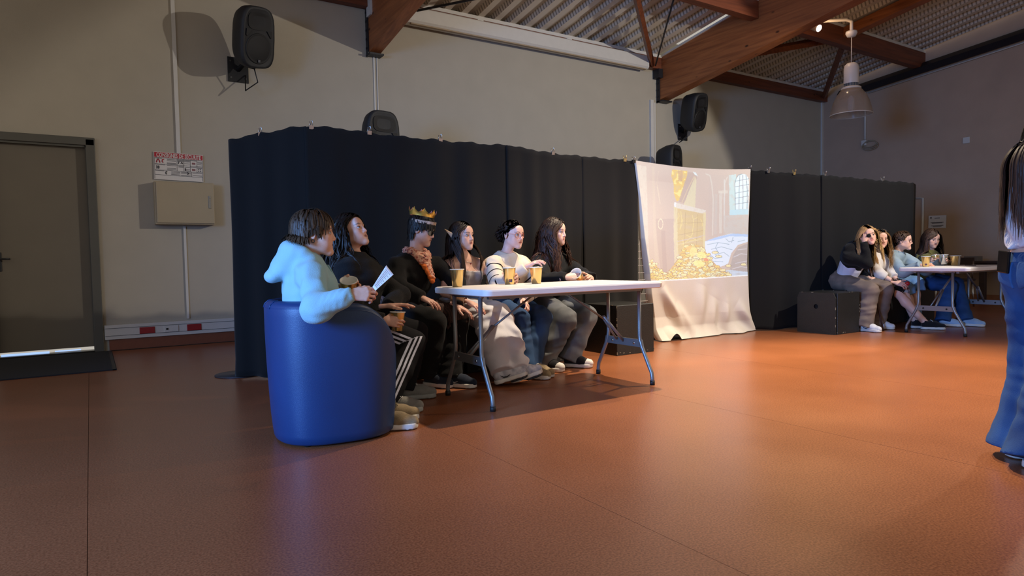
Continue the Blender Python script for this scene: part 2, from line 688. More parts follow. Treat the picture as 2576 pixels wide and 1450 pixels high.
# dark steel beam along the right wall
o = struct(empty('beam_9', (13.9, 6.2, 4.4)))
MB().tube([(13.93, 8.2, 4.395), (13.93, 1.5, 5.06)], 0.10, 4, smooth=False, squash=1.0).build('steel_section', M_steel_dark, o)
MB().tube([(13.99, 7.6, 4.325), (13.99, 1.5, 4.93)], 0.014, 6).build('conduit', M_white, o)

# ---- cable runs
def conduit(path, r, label, sq=1.0):
    return tag(MB().tube(path, r, 6).build('conduit', M_white), label, 'conduit')


tag(MB().box((0.935, YW - 0.012, 3.3), (0.042, 0.024, 2.06)).build('cable_trunking', M_white), 'white vertical cable trunking running up from the safety notice to the roof', 'trunking')
tag(MB().box((0.965, YW - 0.010, 0.86), (0.026, 0.02, 1.10)).build('cable_trunking', M_white), 'white vertical cable trunking below the beige wall cabinet', 'trunking')
t = MB().box((0.875, YW - 0.022, 0.205), (1.53, 0.044, 0.165), bev=0.004).build('cable_trunking', M_white)
tag(t, 'white horizontal trunking with red sockets low on the back wall', 'trunking')
for zz in (0.25, 0.165):
    MB().box((0.875, YW - 0.046, zz), (1.52, 0.004, 0.004)).build('lid_joint', M_frame, t)
for px in ((0.529, 8.620, 0.155), (1.022, 8.620, 0.159)):
    s = MB().box((px[0], YW - 0.048, 0.205), (0.155, 0.012, 0.075), bev=0.003).build('red_socket', M_red, t)
    s['label'] = 'dark red socket cover'
s = MB().box(((0.779, 8.620, 0.154)[0], YW - 0.048, 0.205), (0.15, 0.012, 0.075), bev=0.003).build('white_socket', M_white, t)
MB().box(((0.734, 8.620, 0.153)[0], YW - 0.056, 0.205), (0.022, 0.006, 0.022)).build('socket_hole', M_black, s)
conduit([(XR - 0.02, 7.68, 4.55), (XR - 0.02, 7.68, 3.36)], 0.022, 'white vertical conduit behind the pendant lamp on the right wall')
conduit([(14.020, 6.648, 2.021), (14.020, 6.513, 2.009), (14.020, 6.516, 1.527), (14.020, 6.533, 0.891)], 0.022, 'white conduit bent down the right wall beside the white notice')
s = empty('socket_box', (14.000, 7.671, 3.285), 'small white junction box with a coil of cable at the end of the wall conduit', 'socket')
p = (14.000, 7.696, 3.289)
MB().box((14.01, p[1], p[2]), (0.05, 0.10, 0.11), bev=0.006).build('box', M_white, s)
cb = MB()
for k in range(3):
    q = (13.980, 7.558, 3.249)
    cb.tube([(q[0], q[1] + (0.13 + 0.02 * k) * math.cos(a), q[2] + (0.07 + 0.012 * k) * math.sin(a) - 0.02 * k) for a in np.linspace(0, 2 * math.pi, 22)[:-1]], 0.009, 5, closed=True)
cb.build('cable_coil', mat('cable_beige', (150, 138, 118), 0.5, 0.1, 20), s)
p = (14.030, 5.761, 3.037)
sw = MB().box((14.03, p[1], p[2]), (0.02, 0.115, 0.115), bev=0.005).build('wall_switch', M_white)
tag(sw, 'small white square plate alone on the brown right wall', 'switch')

# ================================================================== things on the walls
# white projection-screen casing high on the back wall
s = empty('screen_casing', (6.3, 8.55, 4.4), 'long white projection screen casing under the roof edge between the two beams', 'screen casing')
gA, gB = (3.885, 8.520, 4.359), (8.385, 8.520, 4.379)
x0, x1, zc = gA[0], gB[0], (gA[2] + gB[2]) / 2
poly = [(-0.075, -0.105), (0.06, -0.105), (0.085, -0.075), (0.085, 0.10), (0.07, 0.115), (-0.075, 0.115)]
MB().prism(poly, x0 - 0.6, x1, ((0, 8.52, zc), (0, -1, 0), (0, 0, 1), (1, 0, 0))).build('casing', M_white, s)
MB().prism([(u * 1.04, v * 1.04) for u, v in poly], x1, x1 + 0.03, ((0, 8.52, zc), (0, -1, 0), (0, 0, 1), (1, 0, 0))).build('end_cap', M_white, s)
MB().box(((x0 + x1) / 2, 8.49, zc - 0.112), (x1 - x0, 0.05, 0.014)).build('slot_bar', mat('slot_beige', (170, 150, 122), 0.6, 0.1, 8), s)
for fx in (0.25, 0.62, 0.9):
    MB().box((x0 + (x1 - x0) * fx, 8.54, zc + 0.125), (0.10, 0.14, 0.03)).build('hanger', M_white, s)

# wall cabinet
c0, c1, c2 = (0.654, 8.520, 1.922), (1.282, 8.520, 1.929), (1.263, 8.520, 1.427)
cx_, cz = (c0[0] + c1[0]) / 2, (c0[2] + c2[2]) / 2
M_cab = mat('cabinet_beige', (168, 152, 122), 0.45, 0.04, 5)
cab = empty('wall_cabinet', (cx_, 8.6, c2[2]), 'beige metal wall cabinet below the red and white safety notice', 'cabinet')
cw, chh = c1[0] - c0[0], c0[2] - c2[2]
MB().box((cx_, YW - 0.075, cz), (cw, 0.15, chh), bev=0.004).build('body', M_cab, cab)
dr = MB().box((cx_ + 0.006, YW - 0.158, cz + 0.003), (cw - 0.022, 0.014, chh - 0.024), bev=0.004).build('door', M_cab, cab)
hn = MB().box((cx_ + cw / 2 - 0.05, YW - 0.167, cz + 0.02), (0.030, 0.010, 0.15), bev=0.004)
hn.box((cx_ + cw / 2 - 0.05, YW - 0.172, cz + 0.075), (0.02, 0.008, 0.025), bev=0.003)
hn.build('handle', mat('handle_grey', (150, 142, 124), 0.4, 0.1, 20), dr)

# safety notice
n0, n1, n2 = (0.675, 8.640, 2.262), (1.188, 8.640, 2.266), (1.190, 8.640, 1.952)
nw, nh = n1[0] - n0[0] + 0.01, n0[2] - n2[2] + 0.01
ncx, ncz = (n0[0] + n2[0]) / 2, (n0[2] + n2[2]) / 2 + 0.005
sg = empty('safety_notice', (ncx, 8.65, n2[2]), 'white safety notice with a red title band CONSIGNES DE SECURITE above the cabinet', 'sign')
M_paper = mat('notice_white', (214, 208, 200), 0.5, 0.03, 6)
M_ink = mat('ink_black', (38, 36, 38), 0.6, 0.1, 20)
M_notice_red = mat('notice_red', (176, 28, 44), 0.5, 0.05, 10)
tilt = Matrix.Rotation(math.radians(1.2), 3, 'Y')


def npt(u, v, off=0.0):
    q = tilt @ Vector(((u - 0.5) * nw, 0, (v - 0.5) * nh))
    return Vector((ncx, 8.655 - off, ncz)) + q


def nbox(u0, u1, v0, v1, material, name, th=0.002, off=0.005):
    c = npt((u0 + u1) / 2, (v0 + v1) / 2, off)
    return MB().box(c, ((u1 - u0) * nw, th, (v1 - v0) * nh), tilt).build(name, material, sg)


nbox(0, 1, 0, 1, M_paper, 'board', 0.008, 0)
nbox(0.01, 0.99, 0.81, 0.985, M_notice_red, 'title_band')
U = tilt @ Vector((1, 0, 0))
W = tilt @ Vector((0, 0, 1))
text_mesh('CONSIGNES DE SÉCURITÉ', 0.066, M_paper, 'title', sg, npt(0.5, 0.885, 0.0075), U, W, True, width=nw * 0.9)
fr = MB()
for v in (0.79, 0.565, 0.345, 0.17):
    fr.box(npt(0.5, v, 0.0055), (nw * 0.97, 0.002, 0.0035), tilt)
for u, v0, v1 in ((0.46, 0.345, 0.79), (0.60, 0.345, 0.79), (0.73, 0.345, 0.79), (0.87, 0.345, 0.79), (0.76, 0.17, 0.345), (0.015, 0.02, 0.79), (0.985, 0.02, 0.79)):
    fr.box(npt(u, (v0 + v1) / 2, 0.0055), (0.0028, 0.002, (v1 - v0) * nh), tilt)
fr.build('table_rules', M_ink, sg)
lines = MB()
for (u0, u1, vs) in ((0.26, 0.44, (0.75, 0.70, 0.62, 0.59)), (0.26, 0.44, (0.53, 0.43, 0.39)), (0.03, 0.16, (0.765,)), (0.03, 0.22, (0.54,)), (0.03, 0.2, (0.32,)),
                     (0.34, 0.52, (0.30, 0.26, 0.21)), (0.47, 0.59, (0.765, 0.74, 0.71)), (0.61, 0.72, (0.765, 0.74, 0.71, 0.64)), (0.74, 0.86, (0.765, 0.53)), (0.88, 0.975, (0.74, 0.70, 0.64, 0.53, 0.5)),
                     (0.54, 0.74, (0.31, 0.27, 0.20)), (0.78, 0.97, (0.31, 0.22)), (0.62, 0.72, (0.51, 0.43, 0.38)), (0.49, 0.59, (0.53, 0.5))):
    for v in vs:
        lines.box(npt((u0 + u1) / 2, v, 0.0055), ((u1 - u0) * nw, 0.002, 0.006), tilt)
lines.build('small_print', mat('ink_grey', (110, 106, 104), 0.6, 0.1, 20), sg)['kind'] = 'stuff'


def nstroke(pts, r, material, name):
    MB().tube([npt(u, v, 0.006) for u, v in pts], r, 5).build(name, material, sg)


nstroke([(0.05, 0.61), (0.065, 0.70), (0.085, 0.74), (0.105, 0.70), (0.12, 0.61)], 0.006, M_notice_red, 'flame_pictogram')
nstroke([(0.20, 0.74), (0.17, 0.73), (0.165, 0.66), (0.185, 0.62)], 0.006, M_notice_red, 'telephone_pictogram')
nstroke([(0.26, 0.31), (0.235, 0.29), (0.235, 0.23), (0.25, 0.205)], 0.006, M_ink, 'telephone_pictogram')
for u, v in ((0.055, 0.44), (0.09, 0.44)):
    nstroke([(u, v - 0.05), (u + 0.01, v), (u, v + 0.06)], 0.006, M_ink, 'person_pictogram')
nstroke([(0.49, 0.62), (0.5, 0.70)], 0.004, M_ink, 'person_pictogram')
nstroke([(0.54, 0.62), (0.555, 0.69), (0.58, 0.62)], 0.004, M_ink, 'person_pictogram')
nstroke([(0.63, 0.38), (0.63, 0.47)], 0.005, M_ink, 'person_pictogram')
nstroke([(0.66, 0.32), (0.69, 0.30), (0.675, 0.24)], 0.005, M_ink, 'question_pictogram')
for u, v in ((0.80, 0.66), (0.80, 0.43)):
    nbox(u - 0.035, u + 0.035, v - 0.035, v + 0.035, mat('pictogram_mauve', (140, 96, 96), 0.6, 0.1, 20), 'alarm_pictogram')
for u in (0.905, 0.945):
    for v in (0.40, 0.46):
        nbox(u - 0.012, u + 0.012, v - 0.015, v + 0.015, M_ink, 'exit_pictogram')

# white notice on the right wall
q0, q1 = (14.030, 6.411, 1.647), (14.030, 6.094, 1.402)
nt_ = MB().box((14.03, (q0[1] + q1[1]) / 2, (q0[2] + q1[2]) / 2), (0.006, abs(q0[1] - q1[1]), q0[2] - q1[2]), Matrix.Rotation(math.radians(1.5), 3, 'X')).build('paper_notice', mat('paper_bluewhite', (205, 210, 226), 0.7, 0.03, 6))
tag(nt_, 'white paper notice taped to the brown right wall behind the green sweater', 'notice')
pl = MB()
W0, H0 = abs(q0[1] - q1[1]), q0[2] - q1[2]
for f, l in ((0.80, 0.3), (0.45, 0.75), (0.40, 0.6), (0.2, 0.7), (0.12, 0.5)):
    pl.box((14.026, (q0[1] + q1[1]) / 2, q1[2] + H0 * f), (0.003, W0 * l, 0.012))
pl.box((14.026, q0[1] - W0 * 0.14, q0[2] - H0 * 0.16), (0.003, 0.03, 0.03))
pl.build('text_lines', mat('ink_blue', (92, 94, 112), 0.6, 0.1, 20), nt_)

# ------------------------------------------------------------------ loudspeakers
M_spk = mat('speaker_shell', (30, 31, 33), 0.6, 0.15, 30, 0.15, 300)
M_spk_dark = mat('speaker_grille', (10, 10, 12), 0.55, 0.3, 120, 0.3, 400)
M_chrome = mat('chrome', (190, 190, 190), 0.25, 0.05, 10, metal=1.0)


def rounded(hw, hh, n=28, e=4.0, top=0.92):
    P = []
    for k in range(n):
        a = 2 * math.pi * k / n
        c, s_ = math.cos(a), math.sin(a)
        x = hw * abs(c) ** (2 / e) * (1 if c > 0 else -1)
        z = hh * abs(s_) ** (2 / e) * (1 if s_ > 0 else -1)
        x *= 1 + (top - 1) * (z / hh) * 0.5 - 0.06 * (abs(z) / hh) ** 3
        P.append((x, z))
    return P


def make_speaker(label, loc, R):
    s = empty('loudspeaker', loc, label, 'loudspeaker')
    s.matrix_world = Matrix.Translation(loc) @ R.to_4x4()
    bpy.context.view_layer.update()
    T = s.matrix_world.copy()

    def put(mb, name, m, parent):
        mb.v = [tuple(T @ Vector(v)) for v in mb.v]
        return mb.build(name, m, parent)
    secs = [(0.0, 0.195, 0.325), (-0.012, 0.205, 0.335), (0.05, 0.215, 0.345), (0.16, 0.20, 0.335), (0.30, 0.14, 0.29), (0.34, 0.12, 0.26)]
    vs, fs = [], []
    n = 28
    for (y, hw, hh) in [(0.0, 0.18, 0.31)] + secs[1:]:
        vs += [(x, y, z) for x, z in rounded(hw, hh, n)]
    m = len(secs)
    for i in range(m - 1):
        for k in range(n):
            k2 = (k + 1) % n
            fs.append((i * n + k, i * n + k2, (i + 1) * n + k2, (i + 1) * n + k))
    fs.append(tuple(range(n)))
    fs.append(tuple((m - 1) * n + k for k in range(n)))
    b = put(MB().add(vs, fs, True), 'cabinet', M_spk, s)
    g = MB()
    Rf = Matrix.Rotation(math.radians(90), 3, 'X')
    g.lathe([(0.0, 0.012), (0.14, 0.010), (0.155, 0.004), (0.165, 0.014), (0.172, 0.0)], (0, 0, -0.12), 32, Rf)
    put(g, 'woofer_grille', M_spk_dark, s)
    h = MB()
    P = []
    nn = 24
    for r, dz in ((1.0, -0.012), (0.9, -0.004), (0.62, 0.025), (0.3, 0.05), (0.05, 0.055)):
        for k in range(nn):
            a = 2 * math.pi * k / nn
            c, q = math.cos(a), math.sin(a)
            P.append((0.145 * r * abs(c) ** 0.6 * (1 if c > 0 else -1), dz * 0.25 - 0.006, 0.18 + 0.095 * r * abs(q) ** 0.6 * (1 if q > 0 else -1)))
    f2 = []
    for i in range(4):
        for k in range(nn):
            f2.append((i * nn + k, i * nn + (k + 1) % nn, (i + 1) * nn + (k + 1) % nn, (i + 1) * nn + k))
    put(h.add(P, f2, True), 'horn', M_spk_dark, s)
    for sx in (-1, 1):
        p = MB().prism([(sx * 0.10, 0.085), (sx * 0.165, 0.09), (sx * 0.17, 0.02), (sx * 0.155, 0.01)], -0.014, 0.02, ((0, 0, 0), (1, 0, 0), (0, 0, 1), (0, 1, 0)))
        put(p, 'bass_port', M_spk_dark, s)
    put(MB().box((0, -0.02, -0.255), (0.03, 0.006, 0.03), bev=0.003), 'badge', mat('badge_grey', (84, 84, 88), 0.4, 0.1, 20), s)
    return s


def rot_face(yaw, pitch, roll):
    """front (-Y) turned by yaw about Z, tipped down by pitch, rolled."""
    return Matrix.Rotation(math.radians(yaw), 3, 'Z') @ Matrix.Rotation(math.radians(pitch), 3, 'X') @ Matrix.Rotation(math.radians(roll), 3, 'Y')


def bracket(sp, plate_c, arm_to, clean):
    b = MB().box(plate_c, (0.24, 0.02, 0.30), bev=0.003)
    b.tube([plate_c, (arm_to[0] * 0.4 + plate_c[0] * 0.6, plate_c[1] - 0.12, plate_c[2] + 0.05), arm_to], 0.03, 6)
    o = b.build('wall_bracket', M_black, sp)
    for dx in (-0.085, 0.085):
        for dz in (-0.1, 0.1):
            MB().box((plate_c[0] + dx, plate_c[1] - 0.013, plate_c[2] + dz), (0.018, 0.008, 0.018)).build('bolt', M_chrome, o)
    c = MB().tube([(arm_to[0], arm_to[1], arm_to[2]), (arm_to[0] + 0.05, arm_to[1] + 0.05, arm_to[2] - 0.16), (arm_to[0] - 0.08, arm_to[1] + 0.12, arm_to[2] - 0.26), (plate_c[0] + 0.08, plate_c[1] - 0.02, plate_c[2] - 0.06)], 0.008, 6)
    c.build('cable', M_black, sp)


p = (1.757, 8.050, 3.576)
sp = make_speaker('large black loudspeaker tilted on a bracket high on the left of the back wall', p, rot_face(24, 17, -8))
bracket(sp, ((1.631, 8.650, 3.343)[0], YW - 0.012, (1.631, 8.650, 3.343)[2]), (p[0] - 0.02, p[1] + 0.22, p[2] - 0.28), 1)
p = (9.405, 8.150, 3.536)
sp = make_speaker('black loudspeaker on a bracket near the right end of the back wall', p, rot_face(10, 16, -14))
bracket(sp, ((9.495, 8.650, 3.280)[0], YW - 0.012, (9.495, 8.650, 3.280)[2]), (p[0] - 0.12, p[1] + 0.2, p[2] - 0.24), 1)


def stand(x, y, ztop, label):
    s = empty('speaker_stand', (x, y, 0), label, 'speaker stand')
    MB().tube([(x, y, 0.35), (x, y, ztop)], 0.018, 8).build('pole', M_black, s)
    MB().tube([(x, y, 0.85), (x, y, 0.95)], 0.03, 8).build('collar', M_black, s)
    for k in range(3):
        a = 2 * math.pi * k / 3 + 0.5
        MB().tube([(x, y, 0.9), (x + 0.45 * math.cos(a), y + 0.45 * math.sin(a), 0.012)], 0.012, 6).build('leg', M_black, s)


for px, py, Y_, lab, yaw in ((965, 279, 7.35, 'black loudspeaker on a stand behind the black curtain, above the crowned person', 8), (1703, 365, 7.9, 'black loudspeaker on a stand behind the white sheet', 20)):
    p = {965: (2.989, 7.350, 2.730), 1703: (8.523, 7.900, 2.849)}[px]
    make_speaker(lab, (p[0], p[1], p[2] - 0.335), rot_face(yaw, 0, 0))
    stand(p[0], p[1] + 0.15, p[2] - 0.70, 'black tripod stand under the loudspeaker behind the ' + ('curtain' if px == 965 else 'white sheet'))

# ------------------------------------------------------------------ pendant lamp, spot lamp
M_lamp_white = mat('lamp_white', (206, 196, 186), 0.4, 0.04, 10)
pc = (10.092, 5.750, 3.099)
lx, ly, lz = pc
s = empty('pendant_lamp', (lx, ly, lz), 'clear bell pendant lamp with a white housing hanging before the right wall', 'pendant lamp')
k = 0.305
mg, ntg, bg = nodes('smoky_acrylic')
bg.inputs['Base Color'].default_value = (*s2l((170, 150, 130)), 1)
bg.inputs['Roughness'].default_value = 0.12
bg.inputs['Alpha'].default_value = 0.42
tcg = N(ntg, 'ShaderNodeTexCoord')
wv = N(ntg, 'ShaderNodeTexWave')
wv.inputs['Scale'].default_value = 20
ntg.links.new(tcg.outputs['Object'], wv.inputs[0])
bpg = N(ntg, 'ShaderNodeBump')
bpg.inputs['Strength'].default_value = 0.1
ntg.links.new(wv.outputs[0], bpg.inputs['Height'])
ntg.links.new(bpg.outputs[0], bg.inputs['Normal'])
prof = [(1.0, 0.0), (0.985, 0.06), (0.94, 0.25), (0.85, 0.48), (0.70, 0.72), (0.52, 0.90), (0.45, 0.96)]
shade = MB().lathe([(r * k, z * 0.42) for r, z in prof], (lx, ly, lz), 40)
shade.lathe([(r * k * 0.985, z * 0.42) for r, z in prof], (lx, ly, lz), 40)
shade.build('shade', mg, s)
MB().lathe([(k * 1.0, 0.0), (k * 1.012, 0.006), (k * 1.0, 0.012), (k * 0.985, 0.006), (k * 1.0, 0.0)], (lx, ly, lz), 40).build('rim', M_lamp_white, s)
MB().lathe([(k * 0.46, 0.395), (k * 0.47, 0.42), (k * 0.40, 0.435), (0.05, 0.435)], (lx, ly, lz), 32).build('collar', M_lamp_white, s)
vent = MB().lathe([(k * 0.26, 0.435), (k * 0.26, 0.49)], (lx, ly, lz), 24)
for j in range(16):
    a = 2 * math.pi * j / 16
    vent.box((lx + k * 0.285 * math.cos(a), ly + k * 0.285 * math.sin(a), lz + 0.462), (0.016, 0.016, 0.06), a)
vent.build('vent_ring', mat('vent_grey', (120, 116, 110), 0.4, 0.2, 30), s)
MB().lathe([(k * 0.345, 0.485), (k * 0.355, 0.50), (k * 0.35, 0.72), (k * 0.32, 0.77), (k * 0.22, 0.80), (0.01, 0.81)], (lx, ly, lz), 28).build('housing', M_lamp_white, s)
MB().lathe([(0.02, 0.30), (0.05, 0.25), (0.05, 0.12), (0.03, 0.06), (0.0, 0.055)], (lx, ly, lz), 16).build('bulb', mat('bulb_glass', (214, 218, 226), 0.15, 0.02, 5), s)
MB().tube([(lx, ly, lz + 0.8), (lx + 0.004, ly, lz + 1.25)], 0.006, 6).build('wire', M_lamp_white, s)
top = (lx, ly, lz + 1.20)
MB().lathe([(0.005, 0.0), (0.06, 0.01), (0.085, 0.06), (0.08, 0.09), (0.0, 0.09)], top, 18).build('ceiling_cup', M_lamp_white, s)
zc2 = zroof(6.50) - 0.28
MB().tube([(lx, ly, lz + 1.28), (lx, ly, lz + 1.44), (lx - 0.05, ly + 0.06, lz + 1.48), (lx - 0.55, ly + 0.55, lz + 1.50), (9.08, 6.45, lz + 1.55)], 0.026, 8).build('drop_conduit', M_lamp_white, s)

p = (9.626, 6.000, 4.434)
s = empty('spot_lamp', p, 'small lit spot lamp at the foot of the purlin beside the big beam', 'spot lamp')
MB().lathe([(0.05, 0.0), (0.06, 0.05), (0.05, 0.14), (0.0, 0.15)], p, 16, Matrix.Rotation(math.radians(-60), 3, 'X')).build('housing', M_lamp_white, s)
MB().lathe([(0.0, -0.03), (0.035, -0.02), (0.052, -0.004), (0.05, 0.01)], p, 16, Matrix.Rotation(math.radians(-60), 3, 'X')).build('lens', mat_glow('lamp_lens', (255, 240, 225), 14), s)
MB().tube([(p[0], p[1] + 0.1, p[2] + 0.06), (p[0] - 0.1, p[1] + 0.25, p[2] + 0.2)], 0.012, 6).build('bracket', M_black, s)
lp = bpy.data.lights.new('spot_lamp_glow', 'POINT')
lp.energy = 7
lp.color = (1, 0.66, 0.36)
lp.shadow_soft_size = 0.05
lo = bpy.data.objects.new('spot_lamp_glow', lp)
lo.location = (p[0] - 0.02, p[1] - 0.12, p[2] - 0.05)
COL.objects.link(lo)

# ------------------------------------------------------------------ door mat
a, b_ = (0.185, 6.835, 0.000), (0.071, 8.651, 0.000)
mm = MB().box((-0.62, 7.74, 0.006), (1.58, 1.55, 0.012), bev=0.003)
mm = mm.build('door_mat', mat('mat_charcoal', (34, 33, 34), 0.95, 0.3, 60, 0.6, 300))
tag(mm, 'dark charcoal doormat lying before the grey door', 'doormat')
MB().box((0.150, 7.74, 0.0065), (0.03, 1.55, 0.013), bev=0.003).build('rubber_edge', M_black, mm)

# ------------------------------------------------------------------ black curtains on their stand
def make_curtain_mat():
    m, nt, b = nodes('black_molton')
    tc = N(nt, 'ShaderNodeTexCoord')
    nz = N(nt, 'ShaderNodeTexNoise')
    nz.inputs['Scale'].default_value = 220
    nt.links.new(tc.outputs['Object'], nz.inputs[0])
    r = N(nt, 'ShaderNodeValToRGB')
    r.color_ramp.elements[0].color = (*s2l((12, 12, 13)), 1)
    r.color_ramp.elements[1].color = (*s2l((22, 21, 21)), 1)
    nt.links.new(nz.outputs[0], r.inputs[0])
    nt.links.new(r.outputs[0], b.inputs['Base Color'])
    b.inputs['Roughness'].default_value = 0.9
    b.inputs['Specular IOR Level'].default_value = 0.2
    b.inputs['Sheen Weight'].default_value = 0.05
    return m


M_curt = make_curtain_mat()


def curtain(label, pts, folds, seed, zbot=0.015, amp=0.03, name='black_curtain', bot_off=0.0):
    """pts: (x, y, ztop) along the rail; hangs to the floor in soft folds."""
    rg = np.random.default_rng(seed)
    P = np.array(pts)
    seg = np.r_[0, np.cumsum(np.linalg.norm(np.diff(P[:, :2], axis=0), axis=1))]
    L = seg[-1]
    nu, nv = max(24, int(L / 0.025)), 40
    u = np.linspace(0, L, nu)
    x = np.interp(u, seg, P[:, 0])
    y = np.interp(u, seg, P[:, 1])
    zt = np.interp(u, seg, P[:, 2]) + 0.006 * np.sin(u * 19 + seed) + 0.004 * np.sin(u * 47)
    dx, dy = np.gradient(x), np.gradient(y)
    n = np.sqrt(dx * dx + dy * dy)
    nx, ny = dy / n, -dx / n
    ph = rg.uniform(0, 6.28, 6)
    fr = rg.uniform(0.7, 1.3, 6) * folds / L * 2 * math.pi
    f = sum(np.sin(u * fr[k] + ph[k]) / (1 + 0.5 * k) for k in range(6)) / 2.2
    v = np.linspace(0, 1, nv)
    Q = []
    for i in range(nu):
        for j in range(nv):
            t = v[j]
            a = amp * (0.25 + 0.75 * t ** 0.7) * f[i] + 0.012 * math.sin(5 * t + u[i] * 3 + seed) * t * (1 - t) * 2
            a += bot_off * t ** 3
            a += 0.05 * max(0, t - 0.93) / 0.07 * (0.5 + 0.5 * math.sin(u[i] * 9 + seed)) * (amp / 0.03) * 0.5
            Q.append((x[i] + nx[i] * a, y[i] + ny[i] * a, zt[i] + (zbot + 0.006 * math.sin(u[i] * 13) - zt[i]) * t))
    o = MB().grid(Q, nu, nv).build(name, M_curt, fix=False)
    sd = o.modifiers.new('thickness', 'SOLIDIFY')
    sd.thickness = 0.005
    if label:
        tag(o, label, 'curtain')
    return o


curtain('black curtain closing the left end of the stage screen, beside the grey door', [(1.003, 5.800, 1.974), (1.017, 5.760, 1.978), (1.208, 5.600, 2.010), (1.401, 5.420, 2.041), (1.503, 5.330, 2.047)], 3, 3, amp=0.025)
curtain('black curtain behind the person in the pale hooded top and the crowned person', [(1.487, 5.315, 2.043), (1.750, 5.290, 2.050), (2.035, 5.280, 2.028), (2.266, 5.275, 2.024), (2.670, 5.270, 2.022), (3.044, 5.260, 2.022), (3.369, 5.250, 2.028)], 6, 5)
curtain('black curtain behind the person in the striped sweater', [(3.349, 5.240, 2.029), (3.895, 5.235, 1.989), (4.270, 5.230, 1.983)], 4, 11)
curtain('black curtain just left of the white sheet', [(4.255, 5.225, 1.985), (4.607, 5.225, 1.980), (5.032, 5.230, 1.988)], 3, 17, zbot=0.42, amp=0.025)
curtain('black curtain just right of the white sheet', [(6.832, 5.170, 1.986), (7.076, 5.060, 1.967), (7.422, 4.950, 1.949), (7.907, 4.870, 1.946)], 3, 23, amp=0.02)
curtain('black curtain at the right end of the stage screen', [(7.856, 4.860, 1.942), (8.421, 4.800, 1.934), (9.015, 4.700, 1.911), (9.610, 4.600, 1.902), (9.772, 4.640, 1.880)], 4, 29, amp=0.02)


def curtain_post(x, y, z, label):
    s = empty('curtain_post', (x, y, 0), label, 'stand')
    MB().lathe([(0.0, 0.0), (0.20, 0.0), (0.20, 0.008), (0.0, 0.012)], (x, y, 0.001), 24).build('base_plate', mat('plate_steel', (70, 72, 80), 0.4, 0.1, 10, metal=0.7), s)
    MB().tube([(x, y, 0.01), (x, y, z)], 0.018, 8).build('pole', M_black, s)


a = (0.997, 5.924, 0.000)
curtain_post(a[0] + 0.05, a[1] + 0.04, 1.9, 'curtain post with a round grey floor plate at the left end of the black curtain')
a = (5.598, 5.290, 0.000)
curtain_post(a[0] - 0.02, a[1] + 0.12, 1.9, 'curtain post with a round grey floor plate under the left foot of the white sheet')
a = (6.905, 5.207, 0.000)
curtain_post(a[0] - 0.08, a[1] + 0.16, 1.9, 'curtain post with a round grey floor plate under the right foot of the white sheet')

# wire grid panel showing between curtain and sheet
s = empty('wire_grid_panel', (5.15, 5.27, 0), 'white wire grid display panel between the black curtain and the white sheet', 'grid panel')
M_wire = mat('wire_white', (206, 204, 206), 0.4, 0.05, 10)
wp0, wp1 = (4.92, 5.30), (5.72, 5.33)
for k in range(9):
    f = k / 8
    MB().tube([(wp0[0] + (wp1[0] - wp0[0]) * f, wp0[1] + (wp1[1] - wp0[1]) * f, 0.05), (wp0[0] + (wp1[0] - wp0[0]) * f, wp0[1] + (wp1[1] - wp0[1]) * f, 1.9)], 0.0035, 5).build('upright_wire', M_wire, s)
for k in range(24):
    z = 0.06 + k * 0.079
    MB().tube([(*wp0, z), (*wp1, z)], 0.003, 5).build('cross_wire', M_wire, s)
for f in (0, 1):
    MB().box((wp0[0] + (wp1[0] - wp0[0]) * f, wp0[1] + (wp1[1] - wp0[1]) * f, 0.025), (0.03, 0.30, 0.05)).build('foot', M_wire, s)

# binder clips along the curtain top
M_clip = mat('clip_steel', (196, 194, 190), 0.3, 0.05, 10, metal=0.9)
M_clip_gold = mat('clip_brass', (206, 180, 120), 0.35, 0.05, 10, metal=0.7)


def clip(p, material, label, dark=False):
    x, y, z = p
    s = empty('binder_clip', p, label, 'clip', 'clips along the curtain top')
    MB().prism([(-0.012, 0.012), (0.012, 0.012), (0.0035, -0.020), (-0.0035, -0.020)], -0.018, 0.018, ((x, y, z), (0, 1, 0), (0, 0, 1), (1, 0, 0))).build('jaw', M_black if dark else material, s)
    for sy in (-1, 1):
        MB().tube([(x - 0.009, y + sy * 0.011, z + 0.010), (x - 0.006, y + sy * 0.022, z + 0.045), (x + 0.006, y + sy * 0.022, z + 0.045), (x + 0.009, y + sy * 0.011, z + 0.010)], 0.0024, 5).build('wire_handle', material, s)


clip((1.208, 5.600, 2.010), M_clip, 'silver binder clip on the left return of the curtain, nearest the grey door')
clip((1.539, 5.310, 2.043), M_clip, 'silver binder clip at the highest point of the curtain, by its corner')
clip((2.013, 5.275, 2.035), M_clip, 'silver binder clip in front of the loudspeaker behind the curtain')
clip((2.671, 5.265, 2.025), M_clip, 'silver binder clip on the curtain top above the person with pointed ears')
clip((3.892, 5.230, 1.992), M_clip, 'silver binder clip on the curtain top above the person with long brown hair')
clip((4.838, 5.220, 1.987), M_clip_gold, 'brass coloured binder clip just left of the white sheet')
clip((4.945, 5.200, 1.978), M_clip, 'black binder clip holding the left corner of the white sheet', True)
clip((6.821, 5.150, 1.988), M_clip, 'black binder clip holding the right corner of the white sheet', True)
clip((7.047, 5.050, 1.969), M_clip, 'silver binder clip on the curtain top, first right of the white sheet')
clip((7.407, 4.940, 1.952), M_clip_gold, 'brass coloured binder clip on the curtain top right of the white sheet')
clip((7.926, 4.855, 1.950), M_clip, 'silver binder clip where the two right curtains meet')
clip((9.015, 4.700, 1.916), M_clip, 'silver binder clip on the curtain top at its right end, above the seated group')

